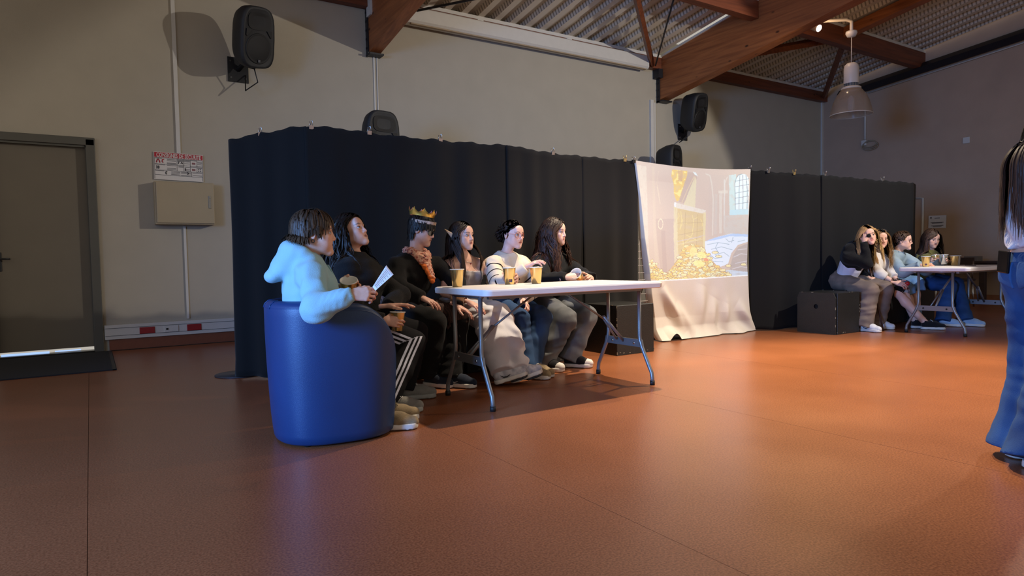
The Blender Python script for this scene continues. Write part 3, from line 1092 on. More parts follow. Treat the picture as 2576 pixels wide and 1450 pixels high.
# ================================================================== white sheet with the projected picture
def projected_picture():
    """Paints the slide (a treasure chest with coins in a stone vault) on a small raster.
    Raster units: x 0..300 across the sheet, y 0..310 down from its top edge."""
    K = 2
    Wd, Hd = 300 * K, 310 * K
    yy, xx = np.mgrid[0:Hd, 0:Wd].astype(np.float32) / K
    B = np.array((208, 188, 168), np.float32)
    img = np.tile(B, (Hd, Wd, 1))
    rg = np.random.default_rng(4)

    def noise(sx, sy):
        g = rg.random((int(310 / sy) + 3, int(300 / sx) + 3)).astype(np.float32)
        gy, gx = yy / sy, xx / sx
        iy, ix = gy.astype(int), gx.astype(int)
        fy, fx = gy - iy, gx - ix
        return (g[iy, ix] * (1 - fx) + g[iy, ix + 1] * fx) * (1 - fy) + (g[iy + 1, ix] * (1 - fx) + g[iy + 1, ix + 1] * fx) * fy

    n1, n2, n3 = noise(6, 6), noise(3, 9), noise(14, 4)

    def paint(mask, c, a=1.0, tex=None, amt=0.0):
        col = np.array(c, np.float32)
        a_ = mask.astype(np.float32) * a
        if tex is not None:
            a_ = a_ * np.clip(1 - amt + amt * 2 * tex, 0, 1)
        img[:] = img * (1 - a_[..., None]) + col * a_[..., None]

    def P(pts):
        m = np.zeros(xx.shape, bool)
        n = len(pts)
        for i in range(n):
            (x1, y1), (x2, y2) = pts[i], pts[(i + 1) % n]
            if y1 == y2:
                continue
            c = ((y1 > yy) != (y2 > yy)) & (xx < (x2 - x1) * (yy - y1) / (y2 - y1) + x1)
            m ^= c
        return m

    def E(cx, cy, rx, ry, rot=0.0):
        c, s = math.cos(rot), math.sin(rot)
        dx, dy = xx - cx, yy - cy
        return ((dx * c + dy * s) / rx) ** 2 + ((-dx * s + dy * c) / ry) ** 2

    def S(pts, w, c, a=1.0):
        d = np.full(xx.shape, 1e9, np.float32)
        for (x1, y1), (x2, y2) in zip(pts, pts[1:]):
            L2 = (x2 - x1) ** 2 + (y2 - y1) ** 2 + 1e-6
            t = np.clip(((xx - x1) * (x2 - x1) + (yy - y1) * (y2 - y1)) / L2, 0, 1)
            d = np.minimum(d, np.hypot(xx - x1 - t * (x2 - x1), yy - y1 - t * (y2 - y1)))
        paint(np.clip(w / 2 + 0.5 - d, 0, 1), c, a)

    # vault wall, left pilaster
    paint(P([(6, 18), (30, 20), (40, 270), (24, 270)]), (224, 216, 194), 0.75, n2, 0.6)
    paint(P([(44, 20), (50, 20), (60, 260), (52, 262)]), (216, 200, 172), 0.5)
    paint(P([(55, 150), (104, 150), (104, 285), (66, 285)]), (196, 172, 154), 0.6)
    paint(P([(70, 180), (80, 180), (84, 290), (72, 290)]), (190, 164, 148), 0.5)
    S([(58, 70), (62, 92), (66, 112)], 1.2, (236, 222, 190), 0.8)
    S([(60, 30), (57, 60), (64, 90)], 0.8, (226, 210, 180), 0.7)
    e = E(68, 163, 6.2, 13)
    paint((e < 1.15) & (e > 0.74), (246, 230, 196), 0.9)
    # gold heaped in the open lid
    gold = P([(94, 24), (133, 26), (131, 52), (124, 76), (118, 100), (107, 105), (100, 86), (99, 60), (92, 42)])
    paint(gold, (240, 202, 96), 0.95, n1, 0.55)
    paint(gold & (n1 > 0.62), (255, 236, 140), 0.9)
    paint(P([(108, 26), (121, 26), (120, 54), (110, 54)]), (206, 170, 128), 0.7)
    # raised lid
    paint(P([(134, 30), (153, 30), (158, 44), (128, 110), (112, 106)]), (198, 174, 152), 0.9)
    paint(P([(152, 40), (156, 46), (153, 122), (124, 114)]), (226, 218, 170), 0.85, n2, 0.4)
    S([(150, 40), (134, 74), (120, 108)], 1.1, (238, 220, 160), 0.8)
    paint(P([(146, 28), (154, 30), (160, 40), (152, 36)]), (228, 244, 244), 0.95)
    # chest front
    face = P([(102, 120), (181, 136), (180, 222), (108, 240)])
    paint(face, (212, 188, 128), 0.9, n3, 0.4)
    for (x1, y1, x2, y2) in ((118, 130, 117, 175), (116, 175, 122, 150), (147, 140, 148, 178), (148, 178, 142, 196), (142, 196, 120, 215), (122, 200, 124, 224), (150, 150, 160, 142), (168, 150, 172, 168), (128, 160, 134, 160), (133, 190, 160, 205), (110, 150, 112, 135), (140, 205, 168, 198)):
        S([(x1, y1), ((x1 + x2) / 2 + 3, (y1 + y2) / 2), (x2, y2)], 1.3, (238, 222, 140), 0.85)
    for (x1, y1, x2, y2) in ((112, 190, 175, 178), (112, 160, 176, 158), (130, 132, 128, 228), (160, 138, 158, 220)):
        S([(x1, y1), (x2, y2)], 0.9, (178, 148, 96), 0.6)
    paint(P([(101, 107), (181, 127), (181, 137), (103, 121)]), (228, 224, 208), 0.9, n2, 0.5)
    paint(P([(101, 107), (106, 108), (106, 120), (101, 119)]), (236, 244, 248), 0.9)
    paint(P([(100, 118), (109, 121), (113, 285), (103, 290)]), (226, 216, 166), 0.85, n2, 0.5)
    paint(P([(175, 132), (182, 133), (180, 220), (175, 222)]), (226, 214, 160), 0.85)
    S([(110, 206), (178, 191)], 1.6, (206, 196, 200), 0.9)
    S([(110, 214), (178, 199)], 1.2, (228, 216, 180), 0.8)
    # back wall of the vault, columns
    paint(P([(188, 36), (240, 40), (240, 192), (188, 196)]), (204, 186, 168), 0.4, n2, 0.8)
    S([(180, 34), (190, 38), (195, 60), (199, 100), (199, 190)], 3.0, (222, 216, 200), 0.75)
    for x, w, y0, y1, c in ((206, 7, 86, 188, (206, 196, 182)), (218, 8, 80, 186, (220, 216, 202)), (227, 4, 50, 176, (224, 226, 220))):
        paint((abs(xx - x) < w / 2) & (yy > y0) & (yy < y1), c, 0.7, n2, 0.5)
    S([(234, 44), (228, 60), (228, 90)], 2.0, (224, 222, 210), 0.7)
    paint(P([(212, 78), (236, 78), (236, 86), (212, 84)]), (224, 218, 200), 0.7)
    paint(P([(226, 142), (288, 140), (288, 190), (226, 190)]), (206, 202, 192), 0.7, n1, 0.8)
    # leaded window
    paint(P([(238, 40), (256, 38), (257, 128), (289, 128), (289, 141), (240, 141)]), (204, 232, 230), 0.95, n1, 0.5)
    paint(P([(242, 128), (289, 126), (289, 140), (240, 141)]), (196, 230, 244), 0.8)
    pane = P([(255, 127), (253, 62), (256, 50), (262, 41), (272, 39), (282, 41), (288, 52), (289, 64), (288, 127)])
    paint(pane, (232, 250, 255), 1.0)
    for x in (264, 274, 285):
        S([(x, 126), (x, 80), (x + (270 - x) * 0.25, 42)], 1.1, (96, 104, 104), 0.9)
    for y in (54, 68, 84, 97, 112):
        S([(254, y + 2), (270, y), (289, y - 2)], 0.9, (110, 116, 114), 0.9)
    S([(255, 127), (253, 62), (256, 50), (262, 41), (272, 39)], 1.2, (120, 130, 128), 0.8)
    # light on the flagstones
    lit = P([(180, 206), (206, 196), (244, 187), (289, 190), (289, 208), (262, 216), (246, 236), (238, 262), (214, 272), (180, 232)])
    paint(lit, (226, 240, 255), 0.98)
    paint(P([(180, 206), (206, 196), (250, 187), (289, 190), (289, 196), (240, 194), (205, 203)]), (176, 196, 244), 0.7)
    for pts in (((186, 214), (212, 209), (240, 214)), ((196, 226), (220, 220), (248, 228)), ((205, 240), (226, 234), (240, 244)), ((212, 209), (206, 222), (214, 236)), ((232, 200), (240, 208), (252, 204)), ((250, 196), (246, 210)), ((188, 236), (206, 250), (222, 246)), ((200, 256), (224, 258)), ((262, 208), (280, 204))):
        S(pts, 1.0, (120, 128, 136), 0.7)
    dark = P([(289, 212), (262, 222), (250, 242), (244, 268), (236, 290), (289, 292)])
    paint(dark, (190, 172, 158), 0.9, n3, 0.3)
    for pts in (((252, 246), (270, 238), (288, 240)), ((256, 262), (288, 256)), ((248, 276), (270, 270), (288, 274)), ((262, 228), (284, 226)), ((244, 286), (288, 284))):
        S(pts, 1.6, (224, 228, 240), 0.7)
    paint(P([(60, 296), (240, 278), (289, 284), (289, 296), (60, 308)]), (206, 226, 246), 0.8, n1, 0.5)
    # coins
    tx = np.array([40, 52, 66, 80, 92, 104, 116, 130, 150, 165, 178, 190, 204, 222, 244])
    ty = np.array([252, 262, 280, 286, 276, 262, 236, 218, 214, 216, 226, 244, 262, 280, 290])
    mound = (yy > np.interp(xx, tx, ty)) & (yy < 302) & (xx > 40) & (xx < 246)
    paint(mound, (226, 188, 104), 0.9, n1, 0.35)
    cs = []
    for _ in range(330):
        x = rg.uniform(38, 240)
        y0 = np.interp(x, tx, ty)
        cs.append((y0 + (304 - y0) * rg.random() ** 0.8, x))
    for y, x in sorted(cs):
        rx, ry = rg.uniform(4.5, 8), rg.uniform(1.7, 4.0)
        rot = rg.uniform(-0.5, 0.5) if x > 120 else rg.uniform(-1.1, 0.6)
        x0, x1_, y0, y1_ = int(max(0, (x - 10) * K)), int(min(Wd, (x + 10) * K)), int(max(0, (y - 10) * K)), int(min(Hd, (y + 10) * K))
        sx, sy = xx[y0:y1_, x0:x1_], yy[y0:y1_, x0:x1_]
        c, s = math.cos(rot), math.sin(rot)
        e = (((sx - x) * c + (sy - y) * s) / rx) ** 2 + ((-(sx - x) * s + (sy - y) * c) / ry) ** 2
        sub = img[y0:y1_, x0:x1_]
        base = np.array([(248, 228, 130), (250, 240, 168), (240, 206, 110), (236, 240, 190)][rg.integers(4)], np.float32)
        sub[(e < 1.4) & (e >= 1)] = (186, 148, 86)
        sub[e < 1] = base
        sub[(e < 0.5) & (sy > y)] = base * 0.9
    for (x, y, rx, ry, c) in ((141, 224, 10, 6, (250, 196, 120)), (170, 240, 12, 8, (252, 250, 150)), (164, 262, 14, 8, (250, 246, 150)), (182, 252, 7, 4, (238, 150, 90)), (150, 232, 9, 12, (250, 236, 150))):
        paint(E(x, y, rx, ry, 0.2) < 1, c, 0.85, n1, 0.3)
    for (x, y) in ((238, 268), (223, 279), (277, 265), (214, 244), (205, 234)):
        e = E(x, y, 7, 3)
        paint(e < 1.4, (160, 130, 84), 0.8)
        paint(e < 1, (250, 236, 170), 0.95)
    # slide edge: projected area starts a little below the hem; a bright line closes it below
    bot = 306 - (xx - 45) / 243 * 14
    img[yy > bot] = B
    S([(45, 306), (170, 299), (288, 292)], 2.6, (248, 252, 255), 1.0)
    paint(yy < 16 + (xx - 5) * 0.05, tuple(B), 1.0)
    return img, K, B


def white_sheet():
    # edges of the hanging sheet: (z, x) down both sides
    L = np.array([(4.980, 5.200, 1.972), (5.045, 5.200, 1.578), (5.104, 5.200, 1.148), (5.187, 5.210, 0.755), (5.218, 5.220, 0.534), (5.284, 5.240, 0.263), (5.279, 5.189, 0.000)])
    Rr = np.array([(6.810, 5.130, 1.980), (6.793, 5.130, 1.632), (6.774, 5.140, 1.148), (6.758, 5.140, 0.857), (6.779, 5.140, 0.564), (6.801, 5.140, 0.269), (6.926, 5.188, 0.000)])
    nu = 290
    zt_l, zt_r = L[0, 2], Rr[0, 2]
    rows = np.r_[np.linspace(0, 0.70, 305), np.linspace(0.70, 1.0, 75)[1:]]
    nv = len(rows)
    s = np.linspace(0, 1, nu)
    zl = zt_l * (1 - rows) + 0.012
    zr = zt_r * (1 - rows) + 0.012
    xl = np.interp(zl, L[::-1, 2], L[::-1, 0])
    yl = np.interp(zl, L[::-1, 2], L[::-1, 1])
    xr = np.interp(zr, Rr[::-1, 2], Rr[::-1, 0])
    yr = np.interp(zr, Rr[::-1, 2], Rr[::-1, 1])
    X = xl[None, :] + (xr - xl)[None, :] * s[:, None]
    Yc = yl[None, :] + (yr - yl)[None, :] * s[:, None]
    Z = zl[None, :] + (zr - zl)[None, :] * s[:, None]
    Z = Z - (0.035 * np.sin(math.pi * s)[:, None] ** 1.0) * (1 - rows)[None, :] ** 3
    t = np.broadcast_to(rows[None, :], X.shape)
    S_ = np.broadcast_to(s[:, None], X.shape)

    def ridge(sa, ta, sb, tb, w, h, sharp=1.0):
        dx, dy = (sb - sa), (tb - ta)
        L2 = dx * dx + dy * dy
        k = np.clip(((S_ - sa) * dx + (t - ta) * dy) / L2, 0, 1)
        d = np.hypot(S_ - sa - k * dx, (t - ta - k * dy))
        return h * np.exp(-(d / w) ** 2) * np.sin(math.pi * np.clip(k * 0.9 + 0.08, 0, 1))
    D = 0.006 * np.sin(S_ * 17 + 2 * t) * t + 0.004 * np.sin(S_ * 31 - 3 * t) * t
    low = np.clip((t - 0.66) / 0.34, 0, 1)
    D += low * (0.018 * np.sin(S_ * 12 + 5 * t) + 0.010 * np.sin(S_ * 26 - 7 * t + 1))
    D += ridge(0.10, 0.70, 0.24, 0.97, 0.035, 0.07) + ridge(0.20, 0.80, 0.33, 0.98, 0.04, 0.05) + ridge(0.62, 0.78, 0.52, 1.0, 0.045, 0.06)
    D += ridge(0.50, 0.70, 0.40, 1.0, 0.05, 0.05) + ridge(0.85, 0.82, 1.0, 1.0, 0.05, 0.06) + ridge(0.74, 0.82, 0.66, 0.98, 0.03, 0.035)
    D += 0.10 * np.clip((t - 0.93) / 0.07, 0, 1) ** 1.5 * (0.4 + 0.6 * np.abs(np.sin(S_ * 9 + 0.6)))
    D += 0.012 * np.sin(math.pi * np.clip((S_ - 0.0) / 0.5, 0, 1)) * np.sin(math.pi * np.clip(t / 0.1, 0, 1)) * 0.6
    lift = np.where((S_ > 0.06) & (S_ < 0.17), np.sin(math.pi * np.clip((S_ - 0.06) / 0.11, 0, 1)), 0) * np.clip((t - 0.86) / 0.14, 0, 1) ** 2 * 0.07
    Z = Z + lift
    Yc = Yc - D
    P = np.stack([X, Yc, Z], -1)
    img, K, B = projected_picture()
    # raster coordinate on the slide
    kk = 1.13
    sp = S_ * kk / (S_ * kk + (1 - S_)) if False else S_ / (S_ + (1 - S_) * (1 / 1.0))
    lx = np.interp(t, [0, 0.15, 0.35, 0.62, 0.70], [5, 14, 26, 40, 46])
    rx = np.interp(t, [0, 0.2, 0.5, 0.7], [293, 291, 287, 286])
    # equal steps along the sheet shrink with distance on the slide raster
    s2 = S_ * 1.12 / (1 + 0.12 * S_)
    RX = lx + (rx - lx) * s2
    top = 8 + (RX - 5) * 0.072
    bottom = 455 - (RX - 55) * 0.10
    RY = top + (bottom - top) * t
    ix = np.clip((RX * K).astype(int), 0, img.shape[1] - 1)
    iy = np.clip((RY * K).astype(int), 0, img.shape[0] - 1)
    c = img[iy, ix]
    c[RY > 309] = B

    def lin(a):
        a = a / 255.0
        return np.where(a <= 0.04045, a / 12.92, ((a + 0.055) / 1.055) ** 2.4)
    lightc = np.clip(lin(c) - lin(np.broadcast_to(B, c.shape)), -0.25, 1)
    # left margin folded back round the post
    nb = 14
    back = np.zeros((nb, nv, 3))
    for i in range(nb):
        f = 1 - i / nb
        back[i, :, 0] = P[0, :, 0] - 0.015 * f + 0.03 * f * f * (0.4 + rows)
        back[i, :, 1] = P[0, :, 1] + 0.13 * f * (0.25 + 0.75 * np.clip(rows / 0.6, 0, 1))
        back[i, :, 2] = P[0, :, 2]
    P = np.concatenate([back, P], 0)
    lightc = np.concatenate([np.zeros((nb, nv, 3)), lightc], 0)
    nu += nb
    idx = np.arange(nu * nv).reshape(nu, nv)
    q = np.stack([idx[:-1, :-1], idx[1:, :-1], idx[1:, 1:], idx[:-1, 1:]], -1).reshape(-1, 4)
    m, nt, b = nodes('white_cotton')
    a = N(nt, 'ShaderNodeVertexColor', layer_name='Col')
    tc = N(nt, 'ShaderNodeTexCoord')
    nz = N(nt, 'ShaderNodeTexNoise')
    nz.inputs['Scale'].default_value = 160
    nt.links.new(tc.outputs['Object'], nz.inputs[0])
    rp = N(nt, 'ShaderNodeValToRGB')
    rp.color_ramp.elements[0].color = (*s2l((203, 196, 186)), 1)
    rp.color_ramp.elements[1].color = (*s2l((217, 210, 200)), 1)
    nt.links.new(nz.outputs[0], rp.inputs[0])
    # darker tones of the projected picture, painted into the sheet colour
    neg = np.clip(1 + np.minimum(lightc, 0) * 2.0, 0.3, 1)
    a2 = N(nt, 'ShaderNodeVertexColor', layer_name='Tone')
    mx = N(nt, 'ShaderNodeMix', data_type='RGBA', blend_type='MULTIPLY')
    mx.inputs[0].default_value = 1
    nt.links.new(rp.outputs[0], mx.inputs[6])
    nt.links.new(a2.outputs[0], mx.inputs[7])
    nt.links.new(mx.outputs[2], b.inputs['Base Color'])
    b.inputs['Roughness'].default_value = 0.85
    nt.links.new(a.outputs[0], b.inputs['Emission Color'])
    b.inputs['Emission Strength'].default_value = 0.8  # projected light is painted as a glow of the cloth
    o = np_mesh('white_sheet', P.reshape(-1, 3), q, m, None, np.clip(lightc, 0, 1).reshape(-1, 3))
    ca = o.data.color_attributes.new('Tone', 'FLOAT_COLOR', 'POINT')
    c4 = np.ones((nu * nv, 4), np.float32)
    c4[:, :3] = neg.reshape(-1, 3)
    ca.data.foreach_set('color', c4.ravel())
    tag(o, 'white bed sheet with a projected picture of a treasure chest, clipped over the black curtains', 'sheet')


white_sheet()

# ================================================================== black plywood cubes used as seats
M_box = mat('black_plywood', (22, 22, 21), 0.5, 0.25, 14, 0.15, 90)
M_chip = mat('chipped_wood', (120, 112, 96), 0.8, 0.3, 40)


def cube(c, rz, label, hole=False, seed=0, size=(0.49, 0.49, 0.485)):
    s = empty('black_cube', (c[0], c[1], 0), label, 'cube', 'black plywood seat cubes', rz)
    T = s.matrix_world.copy()
    rg = np.random.default_rng(seed)
    w, d_, h = size
    if hole:
        # front panel with a round hand hole: ring of faces around the hole
        mb = MB()
        mb.box((0.02, 0, h / 2), (w - 0.04, d_, h), bev=0.004)
        n = 24
        oc, oz, r = 0.0, h * 0.66, 0.028
        vs, fs = [], []
        for lay, xx_ in ((0, -w / 2), (1, -w / 2 + 0.018)):
            for k in range(n):
                a = 2 * math.pi * (k + 0.5) / n
                ca, sa = math.cos(a), math.sin(a)
                vs.append((xx_, oc + r * ca, oz + r * sa))
            for k in range(n):
                a = 2 * math.pi * (k + 0.5) / n
                ca, sa = math.cos(a), math.sin(a)
                t = min((d_ / 2) / max(abs(ca), 1e-6), ((h - oz) if sa > 0 else oz) / max(abs(sa), 1e-6))
                vs.append((xx_, max(-d_ / 2, min(d_ / 2, ca * t)), max(0, min(h, oz + sa * t))))
        for k in range(n):
            k2 = (k + 1) % n
            fs.append((k, k2, n + k2, n + k))
            fs.append((2 * n + k, 3 * n + k, 3 * n + k2, 2 * n + k2))
            fs.append((k, 2 * n + k, 2 * n + k2, k2))
            fs.append((n + k, n + k2, 3 * n + k2, 3 * n + k))
        mb.add(vs, fs)
    else:
        mb = MB().box((0, 0, h / 2), (w, d_, h), bev=0.005)
    mb.v = [tuple(T @ Vector(v)) for v in mb.v]
    mb.build('plywood_body', M_box, s)
    ch = MB()
    for _ in range(15):
        e = rg.integers(5)
        t = rg.uniform(-0.48, 0.48)
        l = rg.uniform(0.006, 0.03)
        if e == 0:
            ch.box((t * w, -d_ / 2, h), (l, 0.006, 0.005))
        elif e == 1:
            ch.box((-w / 2, t * d_, h), (0.006, l, 0.005))
        elif e == 2:
            ch.box((-w / 2, -d_ / 2, h * (t + 0.5)), (0.006, 0.006, l))
        elif e == 3:
            ch.box((w / 2, -d_ / 2, h * (t + 0.5)), (0.005, 0.005, l * 0.7))
        else:
            ch.box((t * w, -d_ / 2, 0.012 + rg.uniform(0, 0.02)), (l * 0.8, 0.004, 0.006))
    ch.v = [tuple(T @ Vector(v)) for v in ch.v]
    o = ch.build('chipped_edges', M_chip, s)
    o['kind'] = 'stuff'
    if hole:
        hb = MB().box((-w / 2 + 0.03, 0, h * 0.66), (0.004, 0.07, 0.07))
        hb.v = [tuple(T @ Vector(v)) for v in hb.v]
        hb.build('hole_dark_plate', mat('hole_black', (4, 4, 4), 0.9, 0.1, 10), s)  # near-black plate stands for the dark inside the hole
    return s


cube((4.455, 4.925), 0.0, 'black plywood cube standing free at the right end of the near table', seed=1)
for i, (x, y, lab) in enumerate(((3.90, 5.0, 'black plywood cube under the person holding a tilted cup in both hands'), (3.38, 5.0, 'black plywood cube under the person with long brown wavy hair'),
                                 (2.86, 5.0, 'black plywood cube under the person in the striped sweater'), (2.34, 5.0, 'black plywood cube under the person with pointed ears'),
                                 (1.82, 5.0, 'black plywood cube under the crowned person'))):
    if i == 0:
        continue
    cube((x, y), 0.0, lab, seed=10 + i)
cube((1.42, 4.33), math.radians(20), 'black plywood cube under the person in striped track trousers', seed=20)
ca_, cb_ = (7.180, 4.777, 0.000), (7.237, 4.282, 0.000)
cube(((7.18 + 7.73) / 2, 4.52), math.radians(-1), 'black plywood cube with a round hand hole, right of the white sheet', True, seed=2)
for i, (x, lab) in enumerate(((8.02, 'black plywood cube under the person with the eye patch'), (8.52, 'black plywood cube under the person with glasses pushed up in the hair'), (9.02, 'black plywood cube under the person in the denim shirt'), (9.52, 'black plywood cube under the person in the green sweater'))):
    cube((x, 4.74 if i < 3 else 4.62), 0.0, lab, seed=30 + i)

# ================================================================== folding tables
M_top = mat('table_plastic', (236, 230, 226), 0.42, 0.03, 12, 0.05, 220)
M_leg = mat('leg_grey', (128, 130, 132), 0.38, 0.05, 10, metal=0.55)
M_foot = mat('foot_black', (16, 16, 17), 0.6, 0.1, 30)


def folding_table(cx, cy, rz, label, L=1.52, W=0.74, H=0.765):
    s = empty('folding_table', (cx, cy, 0), label, 'table', 'white folding tables', rz)
    T = s.matrix_world.copy()

    def put(mb, name, m, parent):
        mb.v = [tuple(T @ Vector(v)) for v in mb.v]
        return mb.build(name, m, parent)
    r, n = 0.05, 8
    ring = []
    for sx, sy, a0 in ((1, 1, 0), (-1, 1, 90), (-1, -1, 180), (1, -1, 270)):
        for k in range(n + 1):
            a = math.radians(a0 + 90 * k / n)
            ring.append((sx * (L / 2 - r) + r * math.cos(a), sy * (W / 2 - r) + r * math.sin(a)))
    m = len(ring)
    lay = []
    for ins, z in ((0.012, H - 0.045), (0.002, H - 0.040), (0.0, H - 0.012), (0.004, H - 0.003), (0.012, H)):
        lay.append([((x / (L / 2)) * (L / 2 - ins), (y / (W / 2)) * (W / 2 - ins), z) for x, y in ring])
    vs = [p for l in lay for p in l]
    fs = []
    for i in range(len(lay) - 1):
        for k in range(m):
            k2 = (k + 1) % m
            fs.append((i * m + k, i * m + k2, (i + 1) * m + k2, (i + 1) * m + k))
    fs.append(tuple(range(m))[::-1])
    fs.append(tuple((len(lay) - 1) * m + k for k in range(m)))
    put(MB().add(vs, fs), 'table_top', M_top, s)
    fr = MB()
    for sy in (-1, 1):
        fr.box((0, sy * (W / 2 - 0.15), H - 0.056), (L - 0.2, 0.028, 0.026))
    put(fr, 'rails', M_leg, s)
    for sx in (-1, 1):
        xb = sx * 0.69
        for sy in (-1, 1):
            pa = [(xb, sy * 0.175, H - 0.05), (xb, sy * 0.175, 0.36), (xb, sy * 0.18, 0.32), (xb, sy * 0.20, 0.27), (xb, sy * 0.275, 0.13), (xb, sy * 0.298, 0.09), (xb, sy * 0.305, 0.05), (xb, sy * 0.305, 0.0)]
            lg = put(MB().tube(pa, 0.0145, 10), 'leg', M_leg, s)
            put(MB().tube([(xb, sy * 0.305, 0.0), (xb, sy * 0.305, 0.032)], 0.0185, 12), 'rubber_foot', M_foot, lg)
        cb = MB().prism([(-0.20, 0.325), (0.20, 0.325), (0.215, 0.268), (-0.215, 0.268)], -0.008, 0.008, ((xb, 0, 0), (0, 1, 0), (0, 0, 1), (1, 0, 0)))
        bar = put(cb, 'crossbar', M_leg, s)
        for sy in (-1, 1):
            put(MB().tube([(xb - 0.010, sy * 0.12, 0.295), (xb + 0.010, sy * 0.12, 0.295)], 0.010, 10), 'bolt', M_black if cx > 5 else M_chrome, bar)
        # folding brace: lower link, joint, upper link, short strut
        x1, x2 = xb - sx * 0.20, xb - sx * 0.56
        z1, z2 = 0.50, H - 0.06
        br = MB()
        br.tube([(xb, 0.0, 0.30), (x1, 0.0, z1)], 0.0125, 8)
        br.tube([(x1 + sx * 0.03, 0.012, z1 - 0.03), (x2, 0.012, z2)], 0.0135, 4, squash=0.6)
        b2 = put(br, 'brace', M_leg, s)
        put(MB().tube([(x1, 0.015, z1 - 0.005), (xb - sx * 0.02, 0.06, 0.31)], 0.008, 6), 'locking_strut', M_leg, b2)
        put(MB().box((x1 + sx * 0.01, 0.006, z1 - 0.012), (0.036, 0.03, 0.022), Matrix.Rotation(sx * 0.8, 3, 'Y'), 0.004), 'joint', M_leg, b2)
        put(MB().tube([(xb, -0.20, H - 0.052), (xb, 0.20, H - 0.052)], 0.013, 8), 'hinge_tube', M_leg, s)
    return s


folding_table(2.77, 3.77, 0.0, 'white folding table in front of the six seated people on the left')
folding_table(8.75, 3.63, math.radians(2.0), 'white folding table in front of the four seated people on the right', L=1.56)

# ================================================================== paper cups
M_gold = mat('cup_gold', (226, 190, 122), 0.24, 0.05, 12, metal=0.85)
M_silver = mat('cup_silver', (206, 204, 200), 0.2, 0.05, 12, metal=0.9)
M_cupw = mat('cup_white', (228, 226, 220), 0.5, 0.03, 10)
M_lab1 = mat('label_slate', (70, 66, 84), 0.6, 0.3, 60)
M_lab2 = mat('label_red', (150, 58, 62), 0.6, 0.2, 60)


def cup(base, axis, label, sticker=None, material=None):
    """base = centre of the bottom, axis = direction to the rim."""
    A = Vector(axis).normalized()
    R = A.to_track_quat('Z', 'Y').to_matrix()
    s = empty('paper_cup', base, label, 'cup', 'gold paper cups')
    MB().lathe([(0.0, 0.004), (0.031, 0.004), (0.032, 0.0), (0.034, 0.002), (0.0465, 0.116)], base, 28, R).build('gold_wall', material or M_gold, s)
    MB().lathe([(0.0455, 0.117), (0.049, 0.117), (0.0505, 0.120), (0.049, 0.123), (0.046, 0.122), (0.0445, 0.116), (0.0325, 0.010), (0.0, 0.008)], base, 28, R).build('white_lining', M_cupw, s)
    if sticker is not None:
        sv = R.transposed() @ Vector(sticker)
        a = math.atan2(sv.y, sv.x)
        for k, (m_, z0, z1, a0, a1) in enumerate(((M_lab1, 0.016, 0.036, -0.30, 0.36), (M_lab2, 0.026, 0.0345, -0.22, 0.06))):
            vs, fs = [], []
            n = 6
            for z in (z0, z1):
                rr = 0.034 + (0.0465 - 0.034) * z / 0.116 + 0.0007 + 0.0004 * k
                for j in range(n):
                    an = a + a0 + (a1 - a0) * j / (n - 1)
                    vs.append(R @ Vector((rr * math.cos(an), rr * math.sin(an), z)) + Vector(base))
            fs = [(j, j + 1, n + j + 1, n + j) for j in range(n - 1)]
            MB().add(vs, fs, True).build('sticker', m_, s)
    return s


TZ = 0.766
cup((2.11, 3.955, TZ), (0, 0, 1), 'gold paper cup alone at the left end of the near table')
cup((2.565, 4.0, TZ), (0.0, 0.02, 1), 'gold paper cup with a small coloured sticker, held by a hand on the near table', (-0.35, -0.9, 0))
cup((2.76, 3.94, TZ), (0, 0, 1), 'gold paper cup standing under the raised hand of the person in stripes')
cup((8.39, 3.86, TZ), (0, 0, 1), 'gold paper cup with a sticker, nearest the end of the far table', (-0.9, -0.45, 0))
cup((9.02, 3.82, TZ), (0, 0, 1), 'gold paper cup standing in the middle of the far table')
cup((9.27, 3.90, TZ), (0, 0, 1), 'silvery paper cup standing behind the gold one on the far table', None, M_silver)

# ================================================================== blue tub armchair
def make_blue():
    return mat('blue_leatherette', (17, 52, 98), 0.42, 0.08, 5, 0.10, 260, spec=0.45)


M_blue = make_blue()
chair = empty('tub_armchair', (1.12, 3.60, 0), 'deep blue leatherette tub armchair with rounded back, seen from behind', 'armchair')


